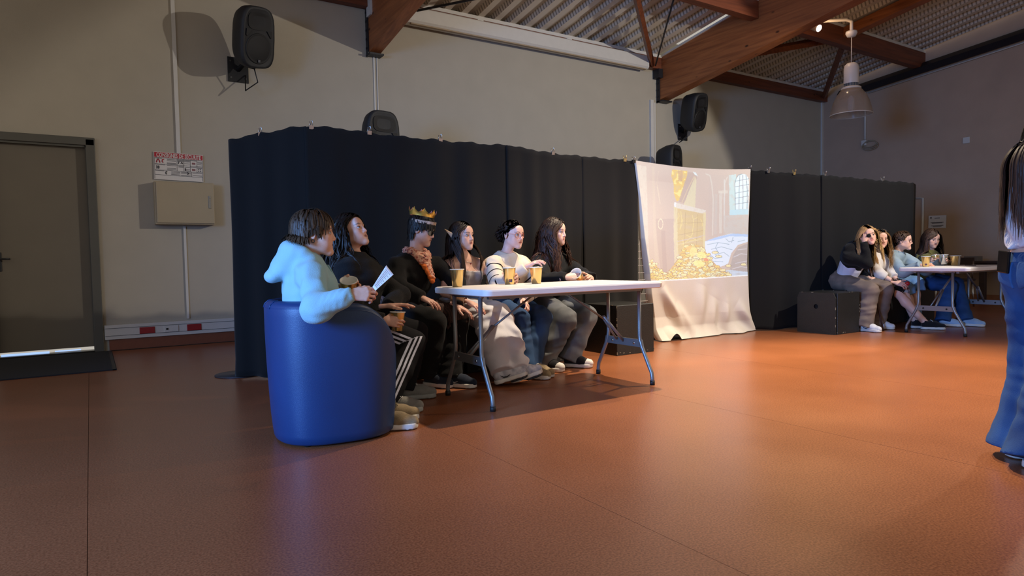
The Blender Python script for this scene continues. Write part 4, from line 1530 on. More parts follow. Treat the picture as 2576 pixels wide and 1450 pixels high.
def tub_chair(cx, cy, face):
    fx, fy = math.cos(face), math.sin(face)
    Rz = Matrix.Rotation(face, 3, 'Z')
    n = 72
    th = np.linspace(-152, 152, n)

    def plan(a, off, z):
        """superellipse plan; a in degrees, 0 = back (local -x), +-152 = fronts of the arms"""
        t = math.radians(180 - a)
        e = 2.6
        c, s = math.cos(t), math.sin(t)
        k = 1.0 - 0.075 * max(0.0, (0.55 - z) / 0.55) ** 1.3 - 0.02 * max(0, (0.1 - z) / 0.1)
        rx, ry = (0.345 - off) * k, (0.330 - off) * k
        r = (abs(c / rx) ** e + abs(s / ry) ** e) ** (-1 / e)
        return Vector((r * c, r * s, 0))

    def top(a):
        q = abs(a)
        h = 0.755
        if q > 70:
            h = 0.755 - 0.02 * min(1, (q - 70) / 30)
        # measured along the depth: front 25 cm of the arm rolls down in a quarter circle
        x = plan(a, 0, 0.5).x
        f0 = 0.07
        if x > f0:
            u = min(1.0, (x - f0) / 0.245)
            h = 0.735 - 0.33 * (1 - math.sqrt(max(0.0, 1 - u * u)))
        return h
    prof = [(0.0, 0.0, 0), (-0.012, 0.012, 0), (-0.018, 0.05, 0)]
    rows = []
    for a in th:
        H = top(a)
        row = []
        for z in (0.012, 0.022, 0.06, 0.14, 0.24, 0.34, 0.42):
            zz = z if z < H - 0.05 else H - 0.05
            row.append(plan(a, 0.012 if z < 0.02 else 0.0, zz) + Vector((0, 0, zz)))
        for f in (0.55, 0.85):
            zz = max(row[-1].z, 0.42 + (H - 0.035 - 0.42) * f) if H > 0.47 else H - 0.045
            row.append(plan(a, 0.0, zz) + Vector((0, 0, zz)))
        for k in range(0, 9):
            an = math.pi * k / 8
            off = 0.045 - 0.045 * math.cos(an)
            zz = H - 0.04 + 0.04 * math.sin(an)
            row.append(plan(a, off, H) + Vector((0, 0, zz)))
        for z in (0.5, 0.42, 0.36):
            zz = min(z, H - 0.06)
            row.append(plan(a, 0.09, zz) + Vector((0, 0, zz)))
        rows.append(row)
    mv = len(rows[0])
    P = [Rz @ p + Vector((cx, cy, 0)) for r in rows for p in r]
    mb = MB().grid(P, n, mv)
    # close the fronts of the arms
    for i in (0, n - 1):
        b0 = i * mv
        f = [b0 + k for k in range(mv)]
        mb.f.append(tuple(f))
        mb.sm.append(False)
    mb.build('shell', M_blue, chair)
    # piping along the outer top edge
    pipe = [Rz @ (plan(a, 0.004, top(a)) + Vector((0, 0, top(a) - 0.036))) + Vector((cx, cy, 0)) for a in th]
    MB().tube(pipe, 0.0045, 6).build('piping', M_blue, chair)
    for a in (8, -20):
        MB().tube([Rz @ (plan(a, 0.045 - 0.047 * math.cos(math.pi * k / 6), top(a)) + Vector((0, 0, top(a) - 0.04 + 0.042 * math.sin(math.pi * k / 6)))) + Vector((cx, cy, 0)) for k in range(0, 4)], 0.003, 5).build('seam', M_blue, chair)
    # seat base and cushion
    poly = []
    for a in np.linspace(-150, 150, 40):
        p = plan(a, 0.085, 0.3)
        poly.append((p.x, p.y))
    m = MB()
    U, V_ = Rz @ Vector((1, 0, 0)), Rz @ Vector((0, 1, 0))
    m.prism(poly, 0.02, 0.30, ((cx, cy, 0), U, V_, (0, 0, 1)))
    m.build('seat_base', M_blue, chair)
    q = [(x * 0.99, y * 0.99) for x, y in poly]
    c = MB().prism(q, 0.30, 0.40, ((cx, cy, 0), U, V_, (0, 0, 1)))
    c.prism([(x * 0.95, y * 0.95) for x, y in q], 0.40, 0.425, ((cx, cy, 0), U, V_, (0, 0, 1)))
    c.build('seat_cushion', M_blue, chair)
    ft = MB()
    g = MB()
    for a in (-130, -50, 50, 130):
        p = Rz @ plan(a, 0.05, 0.0) + Vector((cx, cy, 0))
        MB().tube([(p.x, p.y, 0.0), (p.x, p.y, 0.02)], 0.02, 10).build('foot', M_foot, chair)


tub_chair(1.115, 3.585, math.radians(-6))

# ================================================================== dark desk, chair frame against the right wall
dk = empty('dark_desk', (13.4, 5.1, 0), 'dark brown desk standing against the right wall behind the far table', 'desk')
M_dkwood = make_wood('desk_wood', (40, 26, 24), (58, 36, 30), 1.0, False, 'Y')
MB().box((13.55, 5.2, 0.735), (0.75, 1.9, 0.035), bev=0.004).build('desk_top', M_dkwood, dk)
MB().box((13.24, 5.2, 0.66), (0.03, 1.8, 0.11)).build('apron', M_dkwood, dk)
for y in (4.36, 5.16, 6.06):
    MB().box((13.26, y, 0.36), (0.09, 0.09, 0.715), bev=0.004).build('leg', M_dkwood, dk)
bx = MB().box((13.35, 5.35, 0.80), (0.2, 0.22, 0.09), bev=0.004).build('storage_box', mat('box_taupe', (112, 104, 98), 0.7, 0.1, 10))
tag(bx, 'small taupe box standing on the dark desk by the wall', 'box')
bk = MB().box((13.3, 5.68, 0.79), (0.14, 0.3, 0.075), bev=0.012).build('black_bag', M_black)
tag(bk, 'low black bag on the left end of the dark desk', 'bag')
ch = empty('metal_chair', (12.3, 5.1, 0), 'chair with chromed tube legs standing behind the far table', 'chair')
for dx, dy in ((0, 0), (0, 0.42), (0.42, 0), (0.42, 0.42)):
    MB().tube([(12.1 + dx, 5.0 + dy, 0.0), (12.12 + dx * 0.9, 5.02 + dy * 0.9, 0.44)], 0.014, 8).build('leg', M_chrome, ch)
MB().box((12.31, 5.21, 0.455), (0.46, 0.46, 0.04), bev=0.012).build('seat', M_dkwood, ch)
MB().box((12.53, 5.21, 0.72), (0.025, 0.42, 0.22), bev=0.01).build('backrest', M_dkwood, ch)
for y in (5.02, 5.40):
    MB().tube([(12.50, y, 0.45), (12.53, y, 0.80)], 0.012, 8).build('back_post', M_chrome, ch)

# ================================================================== people
PEOPLE_POSE = {
    'boy': ((1.020, 3.520, 0.520), (0.962, 3.520, 0.967), (1.012, 3.490, 1.105), (1.015, 3.682, 0.887), (1.140, 3.800, 0.700), (1.200, 3.660, 0.800), (1.037, 3.603, 0.520), (1.340, 3.620, 0.460), (1.420, 3.610, 0.100), (0.947, 3.349, 0.887), (0.923, 3.190, 0.727), (1.067, 3.110, 0.788), (1.003, 3.437, 0.520), (1.290, 3.460, 0.460), (1.340, 3.470, 0.100), (0.979, -0.202, 0.000)),
    'chin': ((1.480, 4.140, 0.570), (1.471, 4.180, 0.962), (1.459, 4.200, 1.148), (1.607, 4.292, 0.897), (1.770, 4.149, 0.711), (1.604, 3.960, 0.663), (1.539, 4.201, 0.570), (1.873, 4.155, 0.444), (1.780, 4.120, 0.100), (1.363, 4.041, 0.897), (1.396, 4.001, 0.616), (1.537, 3.880, 0.575), (1.421, 4.079, 0.570), (1.759, 3.950, 0.408), (1.530, 3.800, 0.110), (0.717, -0.697, 0.000)),
    'crown': ((2.060, 4.830, 0.580), (2.142, 4.700, 0.971), (2.187, 4.660, 1.192), (2.328, 4.708, 0.906), (2.440, 4.580, 0.760), (2.342, 4.400, 0.600), (2.144, 4.843, 0.580), (2.387, 4.490, 0.478), (2.242, 4.342, 0.085), (1.962, 4.653, 0.906), (1.900, 4.500, 0.760), (2.020, 4.340, 0.680), (1.976, 4.817, 0.580), (2.159, 4.429, 0.485), (2.120, 4.460, 0.100), (0.148, -0.989, 0.000)),
    'elf': ((2.620, 4.840, 0.570), (2.577, 4.720, 0.964), (2.552, 4.680, 1.145), (2.738, 4.716, 0.899), (2.819, 4.464, 0.792), (2.655, 4.100, 0.815), (2.705, 4.848, 0.570), (2.730, 4.420, 0.498), (2.680, 4.100, 0.130), (2.420, 4.684, 0.899), (2.340, 4.600, 0.700), (2.450, 4.400, 0.620), (2.535, 4.832, 0.570), (2.604, 4.420, 0.491), (2.550, 4.120, 0.130), (0.100, -0.995, 0.000)),
    'striped': ((3.020, 4.840, 0.570), (2.978, 4.700, 0.965), (3.016, 4.640, 1.158), (3.144, 4.705, 0.900), (3.280, 4.620, 0.720), (3.024, 4.500, 0.608), (3.104, 4.853, 0.570), (3.149, 4.430, 0.455), (2.985, 4.349, 0.085), (2.818, 4.656, 0.900), (2.756, 4.460, 0.728), (2.910, 4.300, 0.879), (2.936, 4.827, 0.570), (2.903, 4.403, 0.457), (2.880, 4.280, 0.100), (0.148, -0.989, 0.000)),
    'brown': ((3.480, 4.840, 0.570), (3.453, 4.700, 0.968), (3.461, 4.640, 1.181), (3.622, 4.722, 0.903), (3.680, 4.500, 0.760), (3.554, 4.260, 0.776), (3.562, 4.861, 0.570), (3.644, 4.451, 0.432), (3.470, 4.483, 0.085), (3.293, 4.639, 0.903), (3.179, 4.440, 0.759), (3.238, 4.200, 0.791), (3.398, 4.819, 0.570), (3.392, 4.420, 0.422), (3.213, 4.504, 0.085), (0.243, -0.970, 0.000)),
    'patch': ((8.020, 4.660, 0.600), (7.980, 4.479, 0.949), (8.000, 4.343, 1.160), (8.142, 4.443, 0.884), (8.223, 4.551, 0.710), (8.160, 4.422, 0.643), (8.105, 4.652, 0.600), (8.180, 4.232, 0.490), (8.177, 4.329, 0.085), (7.814, 4.475, 0.884), (7.844, 4.269, 0.813), (7.900, 4.330, 1.075), (7.935, 4.668, 0.600), (7.877, 4.248, 0.486), (7.798, 4.280, 0.085), (-0.100, -0.995, 0.000)),
    'tied': ((8.420, 4.580, 0.600), (8.420, 4.468, 0.914), (8.400, 4.404, 1.119), (8.574, 4.441, 0.849), (8.556, 4.344, 0.652), (8.500, 4.218, 0.571), (8.505, 4.576, 0.600), (8.500, 4.158, 0.461), (8.531, 4.039, 0.085), (8.264, 4.456, 0.849), (8.302, 4.343, 0.664), (8.360, 4.196, 0.566), (8.335, 4.584, 0.600), (8.394, 4.178, 0.443), (8.487, 3.905, 0.085), (-0.050, -0.999, 0.000)),
    'denim': ((8.800, 4.660, 0.590), (8.800, 4.400, 0.918), (8.800, 4.322, 1.091), (8.965, 4.380, 0.853), (9.060, 4.163, 0.706), (9.020, 3.977, 0.803), (8.885, 4.660, 0.590), (8.927, 4.226, 0.531), (8.860, 4.160, 0.100), (8.635, 4.380, 0.853), (8.619, 4.234, 0.689), (8.600, 4.016, 0.777), (8.715, 4.660, 0.590), (8.691, 4.235, 0.479), (8.737, 4.120, 0.085), (0.000, -1.000, 0.000)),
    'green': ((9.320, 4.400, 0.590), (9.300, 4.226, 0.909), (9.280, 4.200, 1.117), (9.466, 4.214, 0.844), (9.460, 4.046, 0.686), (9.380, 4.088, 0.802), (9.405, 4.404, 0.590), (9.419, 3.971, 0.517), (9.230, 3.778, 0.085), (9.136, 4.198, 0.844), (9.162, 4.271, 0.638), (9.100, 4.153, 0.828), (9.235, 4.396, 0.590), (9.221, 3.967, 0.493), (9.000, 3.933, 0.085), (0.050, -0.999, 0.000)),
    'standing': ((3.548, 1.153, 0.840), (3.538, 1.153, 1.300), (3.598, 1.113, 1.470), (3.644, 1.261, 1.235), (3.673, 1.261, 1.010), (3.718, 1.203, 0.900), (3.599, 1.221, 0.840), (3.588, 1.203, 0.460), (3.528, 1.223, 0.100), (3.464, 1.021, 1.235), (3.478, 0.983, 0.990), (3.638, 0.923, 0.900), (3.497, 1.085, 0.840), (3.518, 1.103, 0.460), (3.398, 1.113, 0.100), (0.800, -0.600, 0.000)),
}

JOINTS = ['pel', 'nb', 'head'] + [j + sd for sd in 'LR' for j in ('sh', 'el', 'wr', 'hip', 'kn', 'an')] + ['F']
POSE = {k: {j: np.array(v, float) for j, v in zip(JOINTS, d)} for k, d in PEOPLE_POSE.items()}


def unit(v):
    v = np.asarray(v, float)
    return v / (np.linalg.norm(v) + 1e-12)


class Field:
    """Signed distance on a box grid (optionally in a local frame: world = O + M @ local)."""

    def __init__(s, lo, hi, h, O=None, M=None):
        s.lo, s.h = np.asarray(lo, float), h
        n = np.maximum(3, np.ceil((np.asarray(hi, float) - s.lo) / h).astype(int) + 1)
        s.ax = [(s.lo[i] + h * np.arange(n[i])).astype(np.float32) for i in range(3)]
        s.f = np.full(n, 1.0, np.float32)
        s.O = np.zeros(3) if O is None else np.asarray(O, float)
        s.M = np.eye(3) if M is None else np.asarray(M, float)

    def loc(s, p):
        return s.M.T @ (np.asarray(p, float) - s.O)

    def _blk(s, lo, hi):
        sl = []
        for i in range(3):
            a = int(np.searchsorted(s.ax[i], lo[i]))
            b = int(np.searchsorted(s.ax[i], hi[i]))
            if b <= a:
                return None
            sl.append(slice(a, b))
        X = s.ax[0][sl[0]][:, None, None]
        Y = s.ax[1][sl[1]][None, :, None]
        Z = s.ax[2][sl[2]][None, None, :]
        return tuple(sl), X, Y, Z

    def _merge(s, sl, d, k, op):
        a = s.f[sl]
        if op == 'u':
            h = np.maximum(k - np.abs(a - d), 0) / k
            s.f[sl] = np.minimum(a, d) - h * h * k * 0.25
        elif op == 's':
            d = -d
            h = np.maximum(k - np.abs(a - d), 0) / k
            s.f[sl] = np.maximum(a, d) + h * h * k * 0.25

    def cone(s, a, b, ra, rb, k=0.02, op='u', flat=None, sq=None, local=False):
        """tapered capsule; flat 'a'/'b'/'ab' gives flat ends; sq = (normal, factor) flattens it."""
        if not local:
            a, b = s.loc(a), s.loc(b)
        a, b = np.asarray(a, float), np.asarray(b, float)
        if sq:
            nn = unit(sq[0]) if local else unit(s.M.T @ np.asarray(sq[0], float))
            q = 1.0 / sq[1] - 1.0
        R = max(ra, rb) + k + 0.03
        lo, hi = np.minimum(a, b) - R, np.maximum(a, b) + R
        B = s._blk(lo, hi)
        if B is None:
            return s
        sl, X, Y, Z = B
        X, Y, Z = X - a[0], Y - a[1], Z - a[2]
        d = b - a
        if sq:
            w = q * (X * nn[0] + Y * nn[1] + Z * nn[2])
            X, Y, Z = X + w * nn[0], Y + w * nn[1], Z + w * nn[2]
            d = d + q * (d @ nn) * nn
        L2 = float(d @ d) + 1e-9
        tr = (X * d[0] + Y * d[1] + Z * d[2]) / L2
        t = np.clip(tr, 0, 1)
        dist = np.sqrt((X - t * d[0]) ** 2 + (Y - t * d[1]) ** 2 + (Z - t * d[2]) ** 2) - (ra + (rb - ra) * t)
        if sq:
            dist = dist * (0.5 + 0.5 * sq[1])
        if flat:
            L = math.sqrt(L2)
            # radial distance on the extended axis, cut by planes
            tt = np.clip(tr, -0.5 if 'a' in flat else 0, 1.5 if 'b' in flat else 1)
            dist = np.sqrt((X - tt * d[0]) ** 2 + (Y - tt * d[1]) ** 2 + (Z - tt * d[2]) ** 2) - (ra + (rb - ra) * np.clip(tr, 0, 1))
            if 'a' in flat:
                dist = np.maximum(dist, -tr * L)
            if 'b' in flat:
                dist = np.maximum(dist, (tr - 1) * L)
        s._merge(sl, dist.astype(np.float32), k, op)
        return s

    def ell(s, c, r, Rm=None, k=0.02, op='u', local=False):
        """ellipsoid, radii along the columns of Rm (world, or local axes)."""
        if not local:
            c = s.loc(c)
            A = (s.M.T @ Rm) if Rm is not None else s.M.T
        else:
            A = Rm if Rm is not None else np.eye(3)
        c = np.asarray(c, float)
        r = np.asarray(r, float)
        R = float(r.max()) + k + 0.03
        B = s._blk(c - R, c + R)
        if B is None:
            return s
        sl, X, Y, Z = B
        X, Y, Z = X - c[0], Y - c[1], Z - c[2]
        k0 = k1 = 0
        for i in range(3):
            p = X * A[0, i] + Y * A[1, i] + Z * A[2, i]
            k0 = k0 + (p / r[i]) ** 2
            k1 = k1 + (p / (r[i] * r[i])) ** 2
        k0, k1 = np.sqrt(k0), np.sqrt(k1)
        d = k0 * (k0 - 1) / np.maximum(k1, 1e-6)
        s._merge(sl, d.astype(np.float32), k, op)
        return s

    def cut(s, p, n, local=False):
        """remove everything on the +n side of the plane through p."""
        if not local:
            p, n = s.loc(p), s.M.T @ np.asarray(n, float)
        n = unit(n)
        d = (s.ax[0][:, None, None] - p[0]) * n[0] + (s.ax[1][None, :, None] - p[1]) * n[1] + (s.ax[2][None, None, :] - p[2]) * n[2]
        s.f = np.maximum(s.f, d.astype(np.float32))
        return s

    def wrinkle(s, amp, wl, seed=0, direction=None):
        """soft folds: a few warped waves, strongest where they cross."""
        rg = np.random.default_rng(seed)
        X, Y, Z = s.ax[0][:, None, None], s.ax[1][None, :, None], s.ax[2][None, None, :]
        acc = 0
        for i in range(3):
            d = unit(rg.normal(size=3) * np.array((1, 1, 1.6)) + (0 if direction is None else 2.0 * np.asarray(direction)))
            k = d * 2 * math.pi / (wl * (1.5, 1.0, 0.62)[i])
            e = unit(rg.normal(size=3)) * 2 * math.pi / (wl * 2.2)
            g = unit(rg.normal(size=3)) * 2 * math.pi / (wl * 3.1)
            ph = rg.uniform(0, 6.28, 3)
            wob = 1.7 * np.sin(X * e[0] + Y * e[1] + Z * e[2] + ph[0])
            env = 0.5 + 0.5 * np.sin(X * g[0] + Y * g[1] + Z * g[2] + ph[1])
            acc = acc + (0.55, 0.5, 0.35)[i] * env * np.sin(X * k[0] + Y * k[1] + Z * k[2] + wob + ph[2])
        s.f += (acc * amp * 1.25).astype(np.float32)
        return s

    def mesh(s):
        f = s.f
        ins = f < 0
        # cells with a sign change
        c = np.zeros(np.array(f.shape) - 1, np.uint8)
        for dx in (0, 1):
            for dy in (0, 1):
                for dz in (0, 1):
                    c += ins[dx:f.shape[0] - 1 + dx, dy:f.shape[1] - 1 + dy, dz:f.shape[2] - 1 + dz]
        act = (c > 0) & (c < 8)
        ids = np.full(act.shape, -1, np.int64)
        ijk = np.argwhere(act)
        if len(ijk) == 0:
            return np.zeros((0, 3)), np.zeros((0, 4), int)
        ids[act] = np.arange(len(ijk))
        acc = np.zeros((len(ijk), 3), np.float64)
        cnt = np.zeros(len(ijk))
        corners = [(a, b, d) for a in (0, 1) for b in (0, 1) for d in (0, 1)]
        val = {q: f[ijk[:, 0] + q[0], ijk[:, 1] + q[1], ijk[:, 2] + q[2]] for q in corners}
        for q in corners:
            for axis in range(3):
                if q[axis] == 0:
                    r = list(q)
                    r[axis] = 1
                    va, vb = val[q], val[tuple(r)]
                    m = (va < 0) != (vb < 0)
                    t = np.where(m, va / np.where(m, va - vb, 1), 0)
                    p = np.tile(np.array(q, float), (len(ijk), 1))
                    p[:, axis] = t
                    acc[m] += p[m]
                    cnt[m] += 1
        V_ = (ijk + acc / cnt[:, None]) * s.h + s.lo
        Q = []
        for axis in range(3):
            u, v = [(1, 2), (2, 0), (0, 1)][axis]
            sh = list(f.shape)
            a_sl = [slice(None)] * 3
            b_sl = [slice(None)] * 3
            a_sl[axis] = slice(0, -1)
            b_sl[axis] = slice(1, None)
            A_, B_ = ins[tuple(a_sl)], ins[tuple(b_sl)]
            e = np.argwhere(A_ != B_)
            ok = (e[:, u] > 0) & (e[:, v] > 0) & (e[:, u] < f.shape[u] - 1) & (e[:, v] < f.shape[v] - 1)
            e = e[ok]
            if len(e) == 0:
                continue
            flip = A_[tuple(e.T)]
            q = []
            for du, dv in ((-1, -1), (0, -1), (0, 0), (-1, 0)):
                w = e.copy()
                w[:, u] += du
                w[:, v] += dv
                q.append(ids[tuple(w.T)])
            q = np.stack(q, -1)
            q[~flip] = q[~flip][:, ::-1]
            Q.append(q[(q >= 0).all(1)])
        Q = np.concatenate(Q) if Q else np.zeros((0, 4), int)
        return V_ @ s.M.T + s.O, Q


def tidy(V_, Q):
    used = np.unique(Q)
    m = np.full(len(V_), -1, np.int64)
    m[used] = np.arange(len(used))
    return V_[used], m[Q]


# ------------------------------------------------------------------ head
def head_prims(F, jaw=1.0, wide=1.0):
    L = True
    F.ell((0, -0.014, 0.034), (0.072 * wide, 0.092, 0.080), k=0.02, local=L)
    F.ell((0, 0.022, -0.030), (0.057 * wide, 0.064, 0.078), k=0.03, local=L)
    for sx in (-1, 1):
        F.cone((sx * 0.046 * wide, 0.005, -0.058 * jaw), (sx * 0.012, 0.066, -0.096 * jaw), 0.018, 0.016, k=0.03, local=L)
        F.ell((sx * 0.043 * wide, 0.052, -0.022), (0.019, 0.022, 0.018), k=0.025, local=L)
    F.ell((0, 0.074, -0.097 * jaw), (0.017, 0.015, 0.014), k=0.018, local=L)
    F.cone((-0.034, 0.071, 0.019), (0.034, 0.071, 0.019), 0.013, 0.013, k=0.016, local=L)
    F.ell((0, 0.068, 0.045), (0.046, 0.018, 0.030), k=0.02, local=L)
    for sx in (-1, 1):
        F.ell((sx * 0.031, 0.093, -0.001), (0.0185, 0.014, 0.0125), k=0.012, op='s', local=L)
    F.cone((0, 0.079, 0.012), (0, 0.0975, -0.031), 0.0075, 0.0098, k=0.014, local=L)
    for sx in (-1, 1):
        F.ell((sx * 0.0115, 0.0885, -0.0350), (0.0075, 0.009, 0.0062), k=0.008, local=L)
    F.ell((0, 0.0745, -0.062), (0.030, 0.011, 0.020), k=0.02, local=L)
    for sx in (-1, 1):
        F.ell((sx * 0.036 * wide, 0.044, -0.055), (0.020, 0.026, 0.028), k=0.03, local=L)
    F.ell((0, 0.0800, -0.0588), (0.0235, 0.0075, 0.0046), k=0.008, local=L)
    F.ell((0, 0.0795, -0.0678), (0.0205, 0.0076, 0.0050), k=0.008, local=L)
    F.cone((-0.022, 0.0868, -0.0632), (0.022, 0.0868, -0.0632), 0.0022, 0.0022, k=0.003, op='s', local=L)
    for sx in (-1, 1):
        ca, sa = math.cos(0.35), math.sin(0.35)
        Rm = np.array([[ca * 1.0, sx * sa, 0], [-sx * sa, ca, 0], [0, 0, 1]])
        F.ell((sx * 0.074 * wide, -0.014, -0.006), (0.009, 0.019, 0.031), Rm, k=0.006, local=L)
        F.ell((sx * 0.080 * wide, -0.010, -0.002), (0.006, 0.011, 0.018), Rm, k=0.005, op='s', local=L)


def head_frame(P, spec):
    fwd = unit(spec['look'])
    up = unit(np.array(spec.get('up', (0, 0, 1)), float))
    left = unit(np.cross(up, fwd))
    up = np.cross(fwd, left)
    return np.column_stack([left, fwd, up])


SKIN = {}


def lin3(c):
    return np.array(s2l(c), np.float32)


def hand_prims(F, spec, k=0.005):
    """local frame: x towards the thumb, y along the fingers, z out of the back of the hand."""
    L = True
    sc = spec.get('scale', 0.92)
    curl = spec.get('curl', (0.35, 0.4, 0.45, 0.5))
    spread = spec.get('spread', 0.06)

    def v(x, y, z):
        return np.array((x, y, z), float) * sc
    kn = [v(0.027, 0.086, 0.0), v(0.0075, 0.091, 0.002), v(-0.0125, 0.087, 0.001), v(-0.031, 0.077, -0.002)]
    root = [v(0.014, 0.018, 0), v(0.005, 0.016, 0.001), v(-0.005, 0.016, 0.001), v(-0.014, 0.018, -0.001)]
    for i in range(4):
        F.cone(root[i], kn[i], 0.0135 * sc, 0.0112 * sc, k=0.014, local=L, sq=((0, 0, 1), 0.85))
    F.ell(v(0.004, 0.05, -0.004), np.array((0.034, 0.040, 0.013)) * sc, k=0.012, local=L)
    F.ell(v(0.024, 0.035, -0.009), np.array((0.015, 0.028, 0.014)) * sc, k=0.012, local=L)
    lens = [(0.041, 0.025, 0.021), (0.045, 0.029, 0.022), (0.042, 0.027, 0.022), (0.033, 0.020, 0.019)]
    rad = [0.0092, 0.0094, 0.0090, 0.0080]
    for i in range(4):
        c = curl[i]
        p = kn[i]
        ang = 0.0
        sp = spread * (1.5 - i)
        for j in range(3):
            ang += c * (0.8, 1.15, 0.7)[j]
            d = np.array((math.sin(sp) * math.cos(ang * 0.5), math.cos(ang) * math.cos(sp), -math.sin(ang)))
            q = p + d * lens[i][j] * sc
            F.cone(p, q, rad[i] * sc * (1 - 0.07 * j), rad[i] * sc * (1 - 0.07 * (j + 1)), k=k, local=L)
            p = q
    ta = spec.get('thumb', (0.8, 0.62, -0.25))
    tb = spec.get('thumb2', (0.35, 0.9, -0.25))
    p = v(0.020, 0.018, -0.006)
    for j, (d, l, r) in enumerate(((unit(ta), 0.042, 0.0125), (unit(np.array(ta) + np.array(tb)), 0.033, 0.0108), (unit(tb), 0.028, 0.0100))):
        q = p + d * l * sc
        F.cone(p, q, r * sc, r * sc * 0.92, k=0.007, local=L)
        p = q
    F.cone(v(0, -0.05, 0), v(0, 0.02, 0), 0.0235 * sc, 0.024 * sc, k=0.015, local=L, sq=((0, 0, 1), 0.74))


def hand_frame(wr, spec, side):
    y = unit(spec['dir'])
    z = np.array(spec['back'], float)
    z = unit(z - y * (z @ y))
    x = np.cross(y, z)
    # thumb side: for a right hand, with fingers along y and back of hand z, the thumb is at -x (y cross z)
    if side == 'R':
        x = -x
    return np.column_stack([x, y, z])


HAIR_MATS = {}


def hair_mat(rgb, rgb2=None):
    key = (rgb, rgb2)
    if key in HAIR_MATS:
        return HAIR_MATS[key]
    m, nt, b = nodes('hair')
    a = N(nt, 'ShaderNodeVertexColor', layer_name='Col')
    tc = N(nt, 'ShaderNodeTexCoord')
    nz = N(nt, 'ShaderNodeTexNoise')
    nz.inputs['Scale'].default_value = 90
    nz.inputs['Detail'].default_value = 4
    nt.links.new(tc.outputs['Object'], nz.inputs[0])
    mr = N(nt, 'ShaderNodeMapRange')
    mr.inputs[3].default_value = 0.6
    mr.inputs[4].default_value = 1.4
    nt.links.new(nz.outputs[0], mr.inputs[0])
    mx = N(nt, 'ShaderNodeMix', data_type='RGBA', blend_type='MULTIPLY')
    mx.inputs[0].default_value = 1
    nt.links.new(a.outputs[0], mx.inputs[6])
    nt.links.new(mr.outputs[0], mx.inputs[7])
    nt.links.new(mx.outputs[2], b.inputs['Base Color'])
    b.inputs['Roughness'].default_value = 0.5
    b.inputs['Specular IOR Level'].default_value = 0.3
    HAIR_MATS[key] = m
    return m


def cap_sd(p):
    """head and neck ellipsoids for hair collision, local coords (n,3) -> signed distance, gradient."""
    E = (((0, -0.014, 0.034), (0.076, 0.096, 0.084)), ((0, 0.018, -0.030), (0.062, 0.064, 0.080)), ((0, -0.03, -0.12), (0.055, 0.055, 0.08)))
    best = np.full(len(p), 9.0)
    g = np.zeros_like(p)
    for c, r in E:
        q = (p - np.array(c)) / np.array(r)
        k0 = np.linalg.norm(q, axis=1)
        k1 = np.linalg.norm(q / np.array(r), axis=1) + 1e-9
        d = k0 * (k0 - 1) / k1
        gr = q / np.array(r)
        gr /= np.linalg.norm(gr, axis=1)[:, None] + 1e-9
        m = d < best
        best[m] = d[m]
        g[m] = gr[m]
    return best, g


